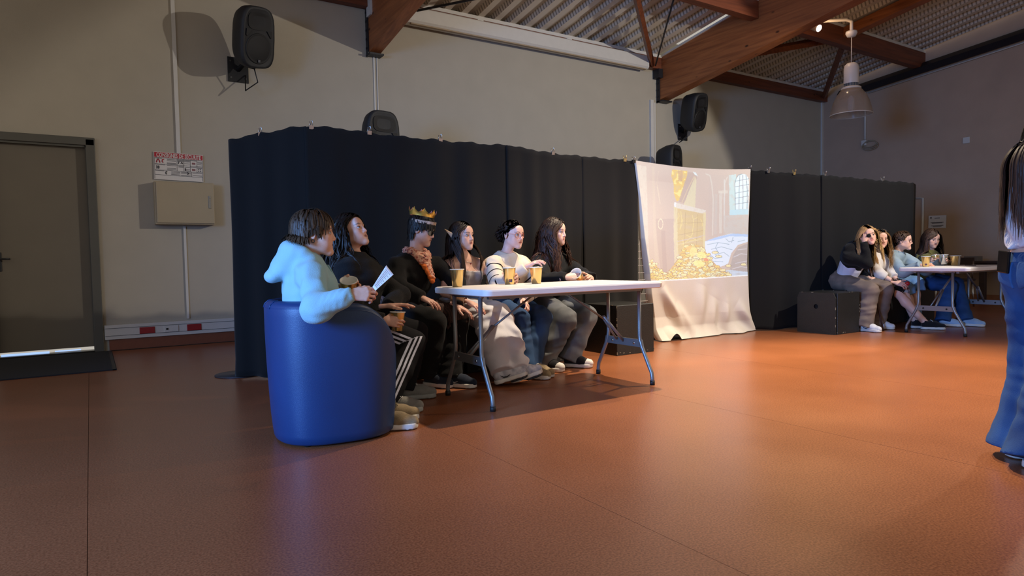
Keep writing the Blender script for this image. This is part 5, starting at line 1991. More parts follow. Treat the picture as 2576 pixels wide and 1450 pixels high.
def make_hair(root, P, spec, M, O, seed=0):
    """Cap of hair plus a few hundred tapered locks that fall over the scalp and shoulders."""
    st = spec['hair']
    rg = np.random.default_rng(seed)
    col, tip = lin3(st['rgb']), lin3(st.get('tip', st['rgb']))
    mat_ = hair_mat(st['rgb'], st.get('tip'))
    style = st['style']
    # cap -----------------------------------------------------------------
    F = Field((-0.12, -0.14, -0.15), (0.12, 0.11, 0.16), 0.0065, O, M)
    t = st.get('thick', 0.010)
    F.ell((0, -0.014, 0.034), (0.072 + t, 0.092 + t, 0.080 + t * 1.1), k=0.02, local=True)
    F.ell((0, -0.035, -0.035), (0.060 + t * 0.6, 0.062 + t, 0.075), k=0.03, local=True)
    hl = st.get('hairline', 0.072)
    F.cut((0, 0.058, hl), (0, 0.74, -0.67), local=True)
    if style in ('short', 'boy', 'tied'):
        F.cut((0, 0.0, -0.075), (0, 0.25, -1), local=True)
    F.wrinkle(0.002, 0.03, seed)
    V1, Q1 = F.mesh()
    V1, Q1 = tidy(V1, Q1)
    # locks ---------------------------------------------------------------
    n = int(st.get('n', 260) * st.get('dens', 3.6))
    g_loc = M.T @ np.array((0, 0, -1.0))
    pts = []
    while len(pts) < n:
        d = unit(rg.normal(size=3))
        p = np.array((0, -0.014, 0.034)) + d * np.array((0.076, 0.096, 0.084))
        if (p[1] - 0.060) * 0.74 - (p[2] - hl) * 0.67 > -0.004:
            continue
        if p[2] < (-0.02 if style in ('short', 'boy') else -0.03):
            continue
        pts.append(p)
    p = np.array(pts)
    part = st.get('part', 0.0)
    sgn = np.where(p[:, 0] > part, 1.0, -1.0)
    if style == 'tied':
        knot = np.array(st.get('knot', (0, -0.115, 0.0)))
        d = knot - p
    elif style == 'boy':
        d = np.stack([sgn * 0.35 + rg.normal(0, 0.25, n), np.where(p[:, 1] > -0.035, 0.9, -0.7), np.full(n, -0.1)], 1)
    elif style == 'short':
        d = np.stack([sgn * 0.5 + rg.normal(0, 0.2, n), np.where(p[:, 1] > 0.0, 0.55, -0.7), np.full(n, -0.2)], 1)
    else:
        back = st.get('back', 0.35)
        d = np.stack([sgn * 0.65, -back - 0.6 * np.clip(-p[:, 1] / 0.09, 0, 1), np.full(n, -0.1)], 1)
    d = d + rg.normal(0, 0.12, d.shape)
    d /= np.linalg.norm(d, axis=1)[:, None]
    Ln = st.get('len', 0.35) * rg.uniform(0.8, 1.08, n)
    if style == 'boy':
        Ln = np.where(p[:, 1] > -0.03, st.get('len', 0.12), 0.10) * rg.uniform(0.75, 1.15, n)
    steps = st.get('steps', 16)
    h = Ln / steps
    path = [p.copy()]
    # shoulders for collision
    caps = []
    for a, b, r in (('nb', 'shL', 0.074), ('nb', 'shR', 0.074), ('nb', 'pel', 0.138), ('shL', 'elL', 0.072), ('shR', 'elR', 0.072)):
        caps.append((M.T @ (P[a] - O), M.T @ (P[b] - O), r))
    wav, wf = st.get('wave', 0.0), st.get('wfreq', 26.0)
    ph = rg.uniform(0, 6.28, n)
    thr = rg.uniform(-0.014, 0.034, n)
    grav = st.get('grav', 0.34) * 1.35
    lift = rg.uniform(0.002, 0.012, n) * st.get('lift', 1.0)
    for i in range(steps):
        gl = np.tile(g_loc, (n, 1))
        if style == 'tied':
            to = knot - p
            dist = np.linalg.norm(to, axis=1)
            done = dist < 0.03
            to /= dist[:, None] + 1e-6
            d = np.where(done[:, None], d, 0.55 * d + 0.45 * to)
        else:
            gk = grav * (1.6 if style in ('boy', 'short') else 1.0)
            d = d * (1 - gk) + gl * gk + rg.normal(0, st.get('noise', 0.06), (n, 3))
        if style not in ('boy', 'tied'):
            # keep the face clear: hair near the front parts to the sides
            fr = (p[:, 1] > 0.03) & (p[:, 2] < 0.085) & (np.abs(p[:, 0]) < 0.078)
            d[fr, 0] += sgn[fr] * st.get('open', 0.9)
            d[fr, 1] -= 0.35
            if st.get('front'):
                ff = (path[0][:, 1] > -0.02) & (p[:, 2] < -0.03) & (p[:, 1] < 0.055)
                d[ff, 1] += st['front']
        d /= np.linalg.norm(d, axis=1)[:, None] + 1e-9
        stp = h.copy()
        if style in ('boy', 'short'):
            stop = ((p[:, 1] > 0.03) & (p[:, 2] < st.get('fringe', 0.022) + thr)) | ((np.abs(p[:, 0]) > 0.055) & (p[:, 2] < 0.012 + thr - 0.03 * (p[:, 1] > 0.012)) & (p[:, 1] > -0.032))
            stp = np.where(stop, stp * 0.12, stp)
        p = p + d * stp[:, None]
        if wav:
            w = wav * np.sin(wf * h * (i + 1) * 6.28 + ph) * (i / steps)
            p = p + np.stack([w, w * 0.6, 0 * w], 1) * 0.25
        sd, gr = cap_sd(p)
        m = sd < lift
        p[m] += gr[m] * (lift - sd)[m][:, None]
        for a, b, r in caps:
            ab = b - a
            tt = np.clip(((p - a) @ ab) / (ab @ ab), 0, 1)
            v = p - a - tt[:, None] * ab
            dd = np.linalg.norm(v, axis=1) + 1e-9
            m = dd < r + lift
            p[m] += (v / dd[:, None] * (r + lift - dd)[:, None])[m]
        path.append(p.copy())
    path = np.stack(path, 1)                    # n, steps+1, 3
    r0 = st.get('r', 0.0062) * 0.42
    prof = r0 * np.interp(np.linspace(0, 1, steps + 1), [0, 0.15, 0.65, 1], [0.7, 1.0, 0.9, 0.18])
    tan = np.gradient(path, axis=1)
    tan /= np.linalg.norm(tan, axis=2)[..., None] + 1e-9
    _, gr = cap_sd(path.reshape(-1, 3))
    nrm = gr.reshape(path.shape)
    side = np.cross(tan, nrm)
    side /= np.linalg.norm(side, axis=2)[..., None] + 1e-9
    nrm = np.cross(side, tan)
    RA = np.array((0, 2.0944, 4.1888))
    ring = []
    for a in RA:
        ring.append(path + (side * math.cos(a) * 2.1 + nrm * math.sin(a) * 0.35) * prof[None, :, None])
    R_ = np.stack(ring, 2)                      # n, s, 3, 3
    V2 = R_.reshape(-1, 3) @ M.T + O
    S1 = steps + 1
    base = (np.arange(n)[:, None, None] * S1 + np.arange(steps)[None, :, None]) * 3
    kk = np.arange(3)[None, None, :]
    k2 = (kk + 1) % 3
    Q2 = np.stack([base + kk, base + k2, base + 3 + k2, base + 3 + kk], -1).reshape(-1, 4)
    f = np.tile(np.linspace(0, 1, S1)[None, :, None], (n, 1, 3))
    jit = rg.uniform(0.72, 1.28, (n, 1, 1))
    c2 = (col[None, :] * (1 - f.reshape(-1, 1)) + tip[None, :] * f.reshape(-1, 1)) * np.tile(jit, (1, S1, 3)).reshape(-1, 1)
    c1 = np.tile(col, (len(V1), 1))
    VV = np.concatenate([V1, V2])
    QQ = np.concatenate([Q1, Q2 + len(V1)])
    o = np_mesh('hair', VV, QQ, mat_, root, np.concatenate([c1, c2]))
    # shade the locks with the normals of the hair mass, so that they read as strands of one surface
    tube = (side[:, :, None, :] * np.cos(RA)[None, None, :, None] + nrm[:, :, None, :] * np.sin(RA)[None, None, :, None])
    nn = nrm[:, :, None, :] * 0.9 + tube * 0.45
    nn /= np.linalg.norm(nn, axis=3)[..., None] + 1e-9
    n2 = nn.reshape(-1, 3) @ M.T
    _, g1 = cap_sd((V1 - O) @ M)
    n1 = g1 @ M.T
    o.data.normals_split_custom_set_from_vertices(np.concatenate([n1, n2]).astype(np.float32).tolist())
    return o


def sphere_patch(c, r, M, th0, th1, n=14, m=7, az0=-1.25, az1=1.25):
    """part of a sphere; th is elevation (rad), azimuth about local z, 0 = forward (y)."""
    V_, Q = [], []
    for i in range(m):
        th = th0 + (th1 - th0) * i / (m - 1)
        for j in range(n):
            az = az0 + (az1 - az0) * j / (n - 1)
            V_.append((math.sin(az) * math.cos(th) * r, math.cos(az) * math.cos(th) * r, math.sin(th) * r))
    for i in range(m - 1):
        for j in range(n - 1):
            a = i * n + j
            Q.append((a, a + 1, a + n + 1, a + n))
    return (np.array(V_) + np.array(c)), np.array(Q)


M_SKIN = mat_attr('skin', 0.48, 0.4, bump=0.05, bscale=160, sss=0.12)
M_EYE = mat_attr('eye', 0.15, 0.5, bscale=5)


def make_body(root, P, spec):
    """One skin mesh: finely meshed face, hands and bare limbs, coarser under the clothes."""
    skin = lin3(spec.get('skin', (222, 178, 158)))
    M = head_frame(P, spec)
    O = P['head']
    fem = spec.get('fem', True)
    hs = spec.get('hs', 0.97)
    Mh = M * 1.0
    parts = []
    boxes = []

    def neck(F):
        F.cone(O + M @ np.array((0, -0.028, -0.055)), P['nb'] + np.array((0, 0, -0.02)), 0.044 if fem else 0.052, 0.050, k=0.03)

    def torso(F, d=0.0):
        f = P['F']
        s_ = unit(P['shL'] - P['shR'])
        chest = P['nb'] * 0.66 + P['pel'] * 0.34 + f * 0.015
        F.cone(P['pel'] - s_ * 0.07, P['pel'] + s_ * 0.07, 0.105 + d, 0.105 + d, k=0.05)
        F.cone(P['pel'], chest, 0.125 + d, 0.145 + d, k=0.06, sq=(f, 0.72))
        F.cone(chest, P['nb'] - np.array((0, 0, 0.05)), 0.145 + d, 0.09 + d, k=0.05, sq=(f, 0.66))
        F.cone(P['nb'] - np.array((0, 0, 0.015)), P['shL'], 0.042 + d, 0.046 + d, k=0.05)
        F.cone(P['nb'] - np.array((0, 0, 0.015)), P['shR'], 0.042 + d, 0.046 + d, k=0.05)
        if fem:
            for q in (-1, 1):
                F.ell(chest + s_ * q * 0.065 + f * 0.075 - np.array((0, 0, 0.0)), np.array((0.055, 0.055, 0.055)) + d, k=0.05)

    def limbs(F, d=0.0):
        for s_ in 'LR':
            F.cone(P['sh' + s_], P['el' + s_], 0.046 + d, 0.037 + d, k=0.03)
            F.cone(P['el' + s_], P['wr' + s_], 0.038 + d, 0.025 + d, k=0.02)
            F.cone(P['hip' + s_], P['kn' + s_], 0.082 + d, 0.056 + d, k=0.04)
            mid = P['kn' + s_] * 0.68 + P['an' + s_] * 0.32
            bk = unit(np.cross(np.cross(P['kn' + s_] - P['hip' + s_], P['an' + s_] - P['kn' + s_]), P['an' + s_] - P['kn' + s_]))
            F.cone(P['kn' + s_], mid - bk * 0.012 * (1 if bk @ P['F'] > 0 else -1), 0.052 + d, 0.053 + d, k=0.03)
            F.cone(mid - bk * 0.012 * (1 if bk @ P['F'] > 0 else -1), P['an' + s_], 0.052 + d, 0.036 + d, k=0.03)
            to = spec.get('toe' + s_)
            if to is not None:
                F.cone(P['an' + s_] - np.array((0, 0, 0.03)), P['an' + s_] + unit(to) * 0.13 - np.array((0, 0, 0.05)), 0.036 + d, 0.03 + d, k=0.03)

    # face
    lo, hi = np.array((-0.086, -0.045, -0.128)), np.array((0.086, 0.122, 0.078))
    F = Field(lo, hi, spec.get('fh', 0.0034), O, M * hs)
    F.M = M
    F.ax = [a for a in F.ax]
    head_prims(F, spec.get('jaw', 1.0), spec.get('wide', 1.0))
    neck(F)
    Vf, Qf = F.mesh()
    loc = (Vf - O) @ M
    # skin tints: lips, cheeks, brows
    col = np.tile(skin, (len(Vf), 1))

    def blend(c, w):
        nonlocal col
        col = col * (1 - w[:, None]) + np.asarray(c, np.float32)[None, :] * w[:, None]
    ax = np.abs(loc[:, 0])
    fr = np.clip((loc[:, 1] - 0.03) / 0.02, 0, 1)
    blend(skin * np.array((1.0, 0.72, 0.68)), 0.45 * fr * np.exp(-(((ax - 0.040) / 0.018) ** 2 + ((loc[:, 2] + 0.030) / 0.02) ** 2)))
    blend(skin * np.array((0.98, 0.70, 0.66)), 0.35 * fr * np.exp(-((ax / 0.014) ** 2 + ((loc[:, 2] + 0.034) / 0.012) ** 2)))
    lips = np.array(s2l(spec.get('lips', (176, 106, 98))))
    zc = -0.0628 + 0.0016 * np.cos(ax / 0.021 * 3.0)
    blend(lips, fr * np.clip(1.3 - ((ax / 0.0225) ** 2 + ((loc[:, 2] - zc) / 0.0100) ** 2), 0, 1))
    blend(lips * 0.45, fr * np.clip(1.2 - ((ax / 0.020) ** 2 + ((loc[:, 2] + 0.0632) / 0.0022) ** 2), 0, 1) * 0.8)
    brow = np.array(s2l(spec.get('brow', spec['hair']['rgb'])))
    bz = 0.0205 + 0.004 * np.clip(1 - ((ax - 0.034) / 0.018) ** 2, -1, 1)
    blend(brow, 0.85 * fr * np.clip(1.25 - ((loc[:, 2] - bz) / 0.0036) ** 2, 0, 1) * np.clip((ax - 0.011) / 0.004, 0, 1) * np.clip((0.053 - ax) / 0.006, 0, 1))
    blend(skin * 0.62, 0.35 * fr * np.exp(-(((ax - 0.031) / 0.017) ** 2 + ((loc[:, 2] - 0.001) / 0.010) ** 2)))
    parts.append((Vf, Qf, col))
    boxes.append((O, M, lo + 0.006, hi - 0.006))
    # eyelids on top of the eye sockets
    ec = []
    for sx in (-1, 1):
        c = np.array((sx * 0.0310, 0.0705, -0.0005))
        ec.append(c)
        op = spec.get('eyes', 0.30)
        for (a, b) in ((op, 1.3), (-1.2, -0.34)):
            V_, Q = sphere_patch(c, 0.0146, M, a, b, 16, 7)
            lc = np.tile(skin * 0.93, (len(V_), 1))
            if a > 0:
                lc[:32] = np.array(s2l((34, 24, 22)))
            else:
                lc[-16:] = skin * 0.6
            parts.append((V_ @ M.T + O, Q if a < 0 else Q, lc))
    # rest of head and neck
    lo2, hi2 = np.array((-0.10, -0.125, -0.22)), np.array((0.10, 0.125, 0.13))
    F = Field(lo2, hi2, 0.0075, O, M)
    head_prims(F, spec.get('jaw', 1.0), spec.get('wide', 1.0))
    neck(F)
    torso(F, -0.004)
    Vh, Qh = F.mesh()
    parts.append((Vh, Qh, np.tile(skin, (len(Vh), 1))))
    boxes.append((O, M, lo2 + 0.01, hi2 - 0.01))
    # hands
    for s_ in 'LR':
        hspec = spec.get('hand' + s_)
        if not hspec:
            continue
        Mx = hand_frame(P['wr' + s_], hspec, s_)
        lo3, hi3 = np.array((-0.085, -0.06, -0.10)), np.array((0.095, 0.21, 0.07))
        F = Field(lo3, hi3, spec.get('hh', 0.0036), P['wr' + s_], Mx)
        hand_prims(F, hspec)
        V_, Q = F.mesh()
        if np.linalg.det(Mx) < 0:
            Q = Q[:, ::-1]
        l = (V_ - P['wr' + s_]) @ Mx
        c = np.tile(skin, (len(V_), 1))
        w = np.clip((l[:, 1] - 0.075) / 0.06, 0, 1)[:, None] * 0.35
        c = c * (1 - w) + skin * np.array((1.0, 0.74, 0.70)) * w
        parts.append((V_, Q, c.astype(np.float32)))
        boxes.append((P['wr' + s_], Mx, lo3 + 0.045 * np.array((0, 1, 0)) * 0.4, hi3))
    # everything else
    A = np.array([P[k] for k in P if k not in ('F', 'head')])
    lo4, hi4 = A.min(0) - 0.17, A.max(0) + 0.17
    lo4[2] = max(lo4[2], 0.004)
    F = Field(lo4, hi4, 0.015, None, None)
    torso(F, spec.get('shrink', -0.013))
    limbs(F, spec.get('shrink', -0.013))
    neck(F)
    V_, Q = F.mesh()
    parts.append((V_, Q, np.tile(skin, (len(V_), 1))))
    # bare limbs, finer
    for (a, b) in spec.get('bare', ()):
        pa, pb = P[a], P[b]
        lo5, hi5 = np.minimum(pa, pb) - 0.075, np.maximum(pa, pb) + 0.075
        F = Field(lo5, hi5, 0.006, None, None)
        limbs(F)
        torso(F)
        neck(F)
        V_, Q = F.mesh()
        parts.append((V_, Q, np.tile(skin, (len(V_), 1))))
    if spec.get('chest'):
        lo5, hi5 = P['nb'] + np.array((-0.24, -0.16, -0.22)), P['nb'] + np.array((0.24, 0.14, 0.08))
        F = Field(lo5, hi5, 0.006, None, None)
        torso(F)
        limbs(F)
        neck(F)
        V_, Q = F.mesh()
        parts.append((V_, Q, np.tile(skin, (len(V_), 1))))
    # join, leaving out faces already meshed more finely
    VV, QQ, CC = [], [], []
    off = 0
    for i, (V_, Q, c) in enumerate(parts):
        if len(Q) == 0:
            continue
        if i >= 5:
            ctr = V_[Q].mean(1)
            keep = np.ones(len(Q), bool)
            use = boxes[:1] if i == 5 else boxes
            if i > 5 and i < 6 + sum(1 for s_ in 'LR' if spec.get('hand' + s_)):
                use = []
            for (o_, m_, l_, h_) in use:
                lc = (ctr - o_) @ m_
                keep &= ~((lc > l_) & (lc < h_)).all(1)
            Q = Q[keep]
            if len(Q) == 0:
                continue
        used = np.unique(Q)
        mp = np.full(len(V_), -1, np.int64)
        mp[used] = np.arange(len(used))
        VV.append(V_[used])
        QQ.append(mp[Q] + off)
        CC.append(c[used])
        off += len(used)
    body = np_mesh('body', np.concatenate(VV), np.concatenate(QQ), M_SKIN, root, np.concatenate(CC))
    # eyeballs
    gaze = unit(M.T @ unit(np.array(spec.get('gaze', spec['look']), float)))
    for c in ec:
        V_, Q = [], []
        n, m = 20, 14
        zax = gaze
        xax = unit(np.cross((0, 0, 1), zax))
        yax = np.cross(zax, xax)
        cc = []
        for i in range(m):
            th = math.pi * i / (m - 1) * 0.6
            for j in range(n):
                ph = 2 * math.pi * j / n
                V_.append(c + 0.0128 * (xax * math.sin(th) * math.cos(ph) + yax * math.sin(th) * math.sin(ph) + zax * math.cos(th)))
                cc.append(s2l((14, 10, 10)) if th < 0.20 else (s2l(spec.get('iris', (60, 42, 30))) if th < 0.56 else s2l((176, 164, 158))))
        for i in range(m - 1):
            for j in range(n):
                Q.append((i * n + j, i * n + (j + 1) % n, (i + 1) * n + (j + 1) % n, (i + 1) * n + j))
        np_mesh('eye', np.array(V_) @ M.T + O, np.array(Q), M_EYE, root, np.array(cc, np.float32))
    return body, M, O


# ------------------------------------------------------------------ clothes
def bounds(pts, pad):
    A = np.array(pts)
    return A.min(0) - pad, A.max(0) + pad


def make_top(root, P, spec, material, name='sweater', d=0.022, h=0.008, sleeves='LR', sl=(0.058, 0.050, 0.040), wr=0.012, collar=0.066, seed=0, cuff=True, low=0.0, hem=0.0, bulk=0.0, fem=None, col=None, attr=None):
    f = P['F']
    s_ = unit(P['shL'] - P['shR'])
    pts = [P['pel'], P['nb'], P['shL'], P['shR']]
    for q in sleeves:
        pts += [P['el' + q], P['wr' + q]]
    lo, hi = bounds(pts, 0.16 + d)
    F = Field(lo, hi, h)
    chest = P['nb'] * 0.66 + P['pel'] * 0.34 + f * 0.015
    bot = P['pel'] + np.array((0, 0, -0.02 + low))
    F.cone(bot, chest, 0.135 + d + bulk, 0.147 + d, k=0.06, sq=(f, 0.76), flat='a')
    F.cone(chest, P['nb'] - np.array((0, 0, 0.06)), 0.147 + d, 0.085 + d, k=0.05, sq=(f, 0.68))
    if spec.get('fem', True) if fem is None else fem:
        for q in (-1, 1):
            F.ell(chest + s_ * q * 0.065 + f * 0.078, np.array((0.056, 0.056, 0.056)) + d * 0.6, k=0.06)
    for q in 'LR':
        F.cone(P['nb'] - np.array((0, 0, 0.022)), P['sh' + q], 0.042 + d, 0.034 + d, k=0.05)
    for q in sleeves:
        w = P['wr' + q]
        e = P['el' + q]
        F.cone(P['sh' + q], e, sl[0] + d * 0.1, sl[1] + d * 0.3, k=0.04)
        F.cone(e, w - unit(w - e) * 0.0, sl[1] + d * 0.3, sl[2] + wr * 0.3, k=0.025, flat='b')
        if cuff:
            F.cone(w - unit(w - e) * 0.05, w, sl[2] - 0.004, sl[2] - 0.006, k=0.012, flat='b')
    if spec.get('wrinkle', 0.006):
        F.wrinkle(spec.get('wrinkle', 0.006), spec.get('wl', 0.11), seed)
    if collar:
        nk = P['nb'] + np.array((0, 0, 0.028)) + f * 0.004
        nd = unit(P['head'] - P['nb'] + f * -0.02)
        F.cone(nk - nd * 0.03, nk + nd * 0.006, collar + 0.004, collar, k=0.015, flat='b', sq=(f, 0.95))
        F.cone(nk - nd * 0.008, nk + nd * 0.06, collar - 0.012, collar - 0.010, k=0.008, op='s', sq=(f, 0.95))
    V_, Q = F.mesh()
    at = attr(V_) if attr else None
    return np_mesh(name, V_, Q, material, root, None, at)


def make_trousers(root, P, spec, material, name='trousers', r=(0.105, 0.082, 0.075, 0.085), h=0.009, seed=3, ank=(0.0, 0.0), attr=None, shin=True, wr=0.007, top=0.0, rise=0.22):
    pts = [P['pel'], P['knL'], P['knR']] + ([P['anL'], P['anR']] if shin else [])
    lo, hi = bounds(pts, 0.17)
    lo[2] = max(lo[2], 0.006)
    F = Field(lo, hi, h)
    s_ = unit(P['hipL'] - P['hipR'])
    F.cone(P['pel'] - s_ * 0.055, P['pel'] + s_ * 0.055, 0.122, 0.122, k=0.05, sq=(P['F'], 0.95))
    F.cone(P['pel'], P['pel'] + (P['nb'] - P['pel']) * rise, 0.135 + top, 0.128 + top, k=0.03, sq=(P['F'], 0.78), flat='b')
    for i, q in enumerate('LR'):
        F.cone(P['hip' + q], P['kn' + q], r[0], r[1], k=0.035)
        if shin:
            an = P['an' + q] + unit(P['an' + q] - P['kn' + q]) * (0.03 + ank[i])
            mid = P['kn' + q] * 0.5 + an * 0.5
            F.cone(P['kn' + q], mid, r[1], r[2], k=0.03)
            F.cone(mid, an, r[2], r[3], k=0.03, flat='b')
    F.wrinkle(wr, 0.12, seed)
    V_, Q = F.mesh()
    return np_mesh(name, V_, Q, material, root, None, attr(V_) if attr else None)


# shoes: local x = toe direction, y = left, z = up; length 0.27, heel at x=0
def shoe_fields(hh=0.006):
    lo, hi = (-0.03, -0.07, -0.004), (0.30, 0.07, 0.14)
    U_ = Field(lo, hi, hh)
    L = True
    U_.cone((0.045, 0, 0.055), (0.15, 0, 0.046), 0.036, 0.042, k=0.03, local=L)
    U_.cone((0.15, 0, 0.044), (0.225, 0, 0.036), 0.043, 0.036, k=0.03, local=L)
    U_.cone((0.040, 0, 0.06), (0.050, 0, 0.105), 0.036, 0.037, k=0.02, flat='b', local=L)
    U_.cone((0.10, 0, 0.075), (0.16, 0, 0.058), 0.026, 0.026, k=0.03, local=L)
    U_.cut((0, 0, 0.022), (0, 0, -1), local=L)
    S_ = Field(lo, hi, hh)
    S_.cone((0.042, 0, 0.0), (0.042, 0, 0.032), 0.043, 0.040, k=0.01, flat='ab', local=L)
    S_.cone((0.13, 0, 0.0), (0.13, 0, 0.030), 0.046, 0.043, k=0.05, flat='ab', local=L)
    S_.cone((0.205, 0, 0.0), (0.205, 0, 0.030), 0.049, 0.045, k=0.05, flat='ab', local=L)
    S_.cone((0.042, 0, 0.016), (0.205, 0, 0.016), 0.042, 0.047, k=0.02, local=L)
    S_.cut((0, 0, 0.002), (0, 0, -1), local=L)
    S_.cut((0, 0, 0.033), (0, 0, 1), local=L)
    return U_.mesh(), S_.mesh()


(SHU_V, SHU_Q), (SHS_V, SHS_Q) = shoe_fields()


def make_shoe(root, P, side, toe, upper, sole, laces, spec_toecap=None, pitch=0.0, stripe=None, name='sneaker', label=None):
    """the shoe under ankle P['an?'] pointing along toe (horizontal), pitch raises the toe."""
    t = np.array((toe[0], toe[1], 0.0))
    t = unit(t)
    l = np.cross((0, 0, 1), t)
    M = np.column_stack([t, l, (0, 0, 1)])
    if pitch:
        c, s_ = math.cos(pitch), math.sin(pitch)
        M = M @ np.array([[c, 0, -s_], [0, 1, 0], [s_, 0, c]])
    an = P['an' + side]
    O = np.array((an[0], an[1], 0.002)) - M[:, 0] * 0.045
    O[2] = 0.002 if not pitch else 0.012

    def W(V_):
        return np.asarray(V_) @ M.T + O
    u = np_mesh(name, W(SHU_V), SHU_Q, upper, root)
    if label:
        u['label'] = label
    np_mesh('sole', W(SHS_V), SHS_Q, sole, u)
    lc = MB()
    for i, x in enumerate((0.115, 0.133, 0.151, 0.169, 0.186)):
        z = 0.1005 - (x - 0.10) * 0.27
        for q in (-1, 1):
            lc.tube(W([(x - 0.008, -q * 0.026, z - 0.013), (x, 0, z + 0.002), (x + 0.008, q * 0.026, z - 0.014)]), 0.0032, 5)
    lc.tube(W([(0.108, 0.0, 0.106), (0.10, 0.025, 0.118), (0.118, 0.036, 0.100), (0.125, 0.01, 0.104)]), 0.003, 5)
    lc.tube(W([(0.108, 0.0, 0.106), (0.10, -0.025, 0.118), (0.118, -0.036, 0.100), (0.125, -0.01, 0.104)]), 0.003, 5)
    lc.build('laces', laces, u)
    if spec_toecap:
        F = Field((0.15, -0.06, 0.0), (0.30, 0.06, 0.09), 0.006)
        F.cone((0.15, 0, 0.044), (0.225, 0, 0.036), 0.0455, 0.0385, k=0.03, local=True)
        F.cut((0.195, 0, 0.05), (-1, 0, 0.45), local=True)
        F.cut((0, 0, 0.024), (0, 0, -1), local=True)
        V_, Q = F.mesh()
        np_mesh('toe_cap', W(V_), Q, spec_toecap, u)
    if stripe:
        # swoosh-like curved mark on both sides of the upper
        for q in (-1, 1):
            pts = [(0.055, 0.062), (0.075, 0.043), (0.10, 0.040), (0.13, 0.050), (0.165, 0.066)]
            rr = [0.002, 0.008, 0.010, 0.006, 0.0015]
            mb = MB()
            mb.tube(W([(x, q * (0.0375 + 0.0055 * math.sin((x - 0.03) / 0.14 * 3.1)), z) for x, z in pts]), rr, 6, squash=0.45)
            mb.build('side_mark', stripe, u)
    return u


def glasses(label, P, M, O, material, name='eyeglasses', lens=None, lift=0.0, back=0.0, rx=0.024, ry=0.019, tilt=0.0, lens_r=None):
    g = empty(name, tuple(O + M @ np.array((0, 0.1, lift))), label, 'glasses')

    def W(p):
        p = np.array(p, float)
        c, s_ = math.cos(tilt), math.sin(tilt)
        p = np.array((p[0], p[1] * c - p[2] * s_, p[1] * s_ + p[2] * c))
        return tuple(O + M @ (p + np.array((0, -back, lift))))
    fr = MB()
    for sx in (-1, 1):
        ring = []
        for k in range(24):
            a = 2 * math.pi * k / 24
            c, s_ = math.cos(a), math.sin(a)
            x = sx * 0.032 + rx * abs(c) ** 0.75 * (1 if c > 0 else -1)
            z = -0.003 + ry * abs(s_) ** 0.75 * (1 if s_ > 0 else -1)
            ring.append(W((x, 0.097 - 2.5 * x * x * 3, z)))
        fr.tube(ring, 0.0020, 6, closed=True)
    fr.tube([W((-0.009, 0.0975, 0.003)), W((0, 0.1005, 0.006)), W((0.009, 0.0975, 0.003))], 0.0019, 6)
    fr.build('frame', material, g)
    for sx in (-1, 1):
        MB().tube([W((sx * 0.056, 0.073, 0.004)), W((sx * 0.074, 0.058, 0.006)), W((sx * 0.080, 0.0, 0.006)), W((sx * 0.078, -0.022, -0.006))], 0.0018, 6).build('temple', material, g)
    if lens:
        for j, sx in enumerate((-1, 1)):
            vs = [W((sx * 0.032, 0.097 - 7.5 * 0.032 ** 2, -0.003))]
            for k in range(24):
                a = 2 * math.pi * k / 24
                c, s_ = math.cos(a), math.sin(a)
                x = sx * 0.032 + rx * abs(c) ** 0.75 * (1 if c > 0 else -1)
                vs.append(W((x, 0.097 - 7.5 * x * x, -0.003 + ry * abs(s_) ** 0.75 * (1 if s_ > 0 else -1))))
            fs = [(0, 1 + k, 1 + (k + 1) % 24) for k in range(24)]
            MB().add(vs, fs, True).build('lens', lens if not (lens_r and sx > 0) else lens_r, g)
    return g


# ------------------------------------------------------------------ fabrics
def fabric(name, rgb, var=0.2, scale=14, bump=0.25, bscale=260, rgb2=None, rough=0.9, sheen=0.15, stretch=None):
    return mat(name, rgb, rough, var, scale, bump, bscale, spec=0.2, rgb2=rgb2, sheen=sheen, stretch=stretch)


def denim(name, rgb, fade):
    m = mat(name, rgb, 0.85, 0.2, 5.0, 0.3, 420, spec=0.2, rgb2=fade, detail=6)
    return m


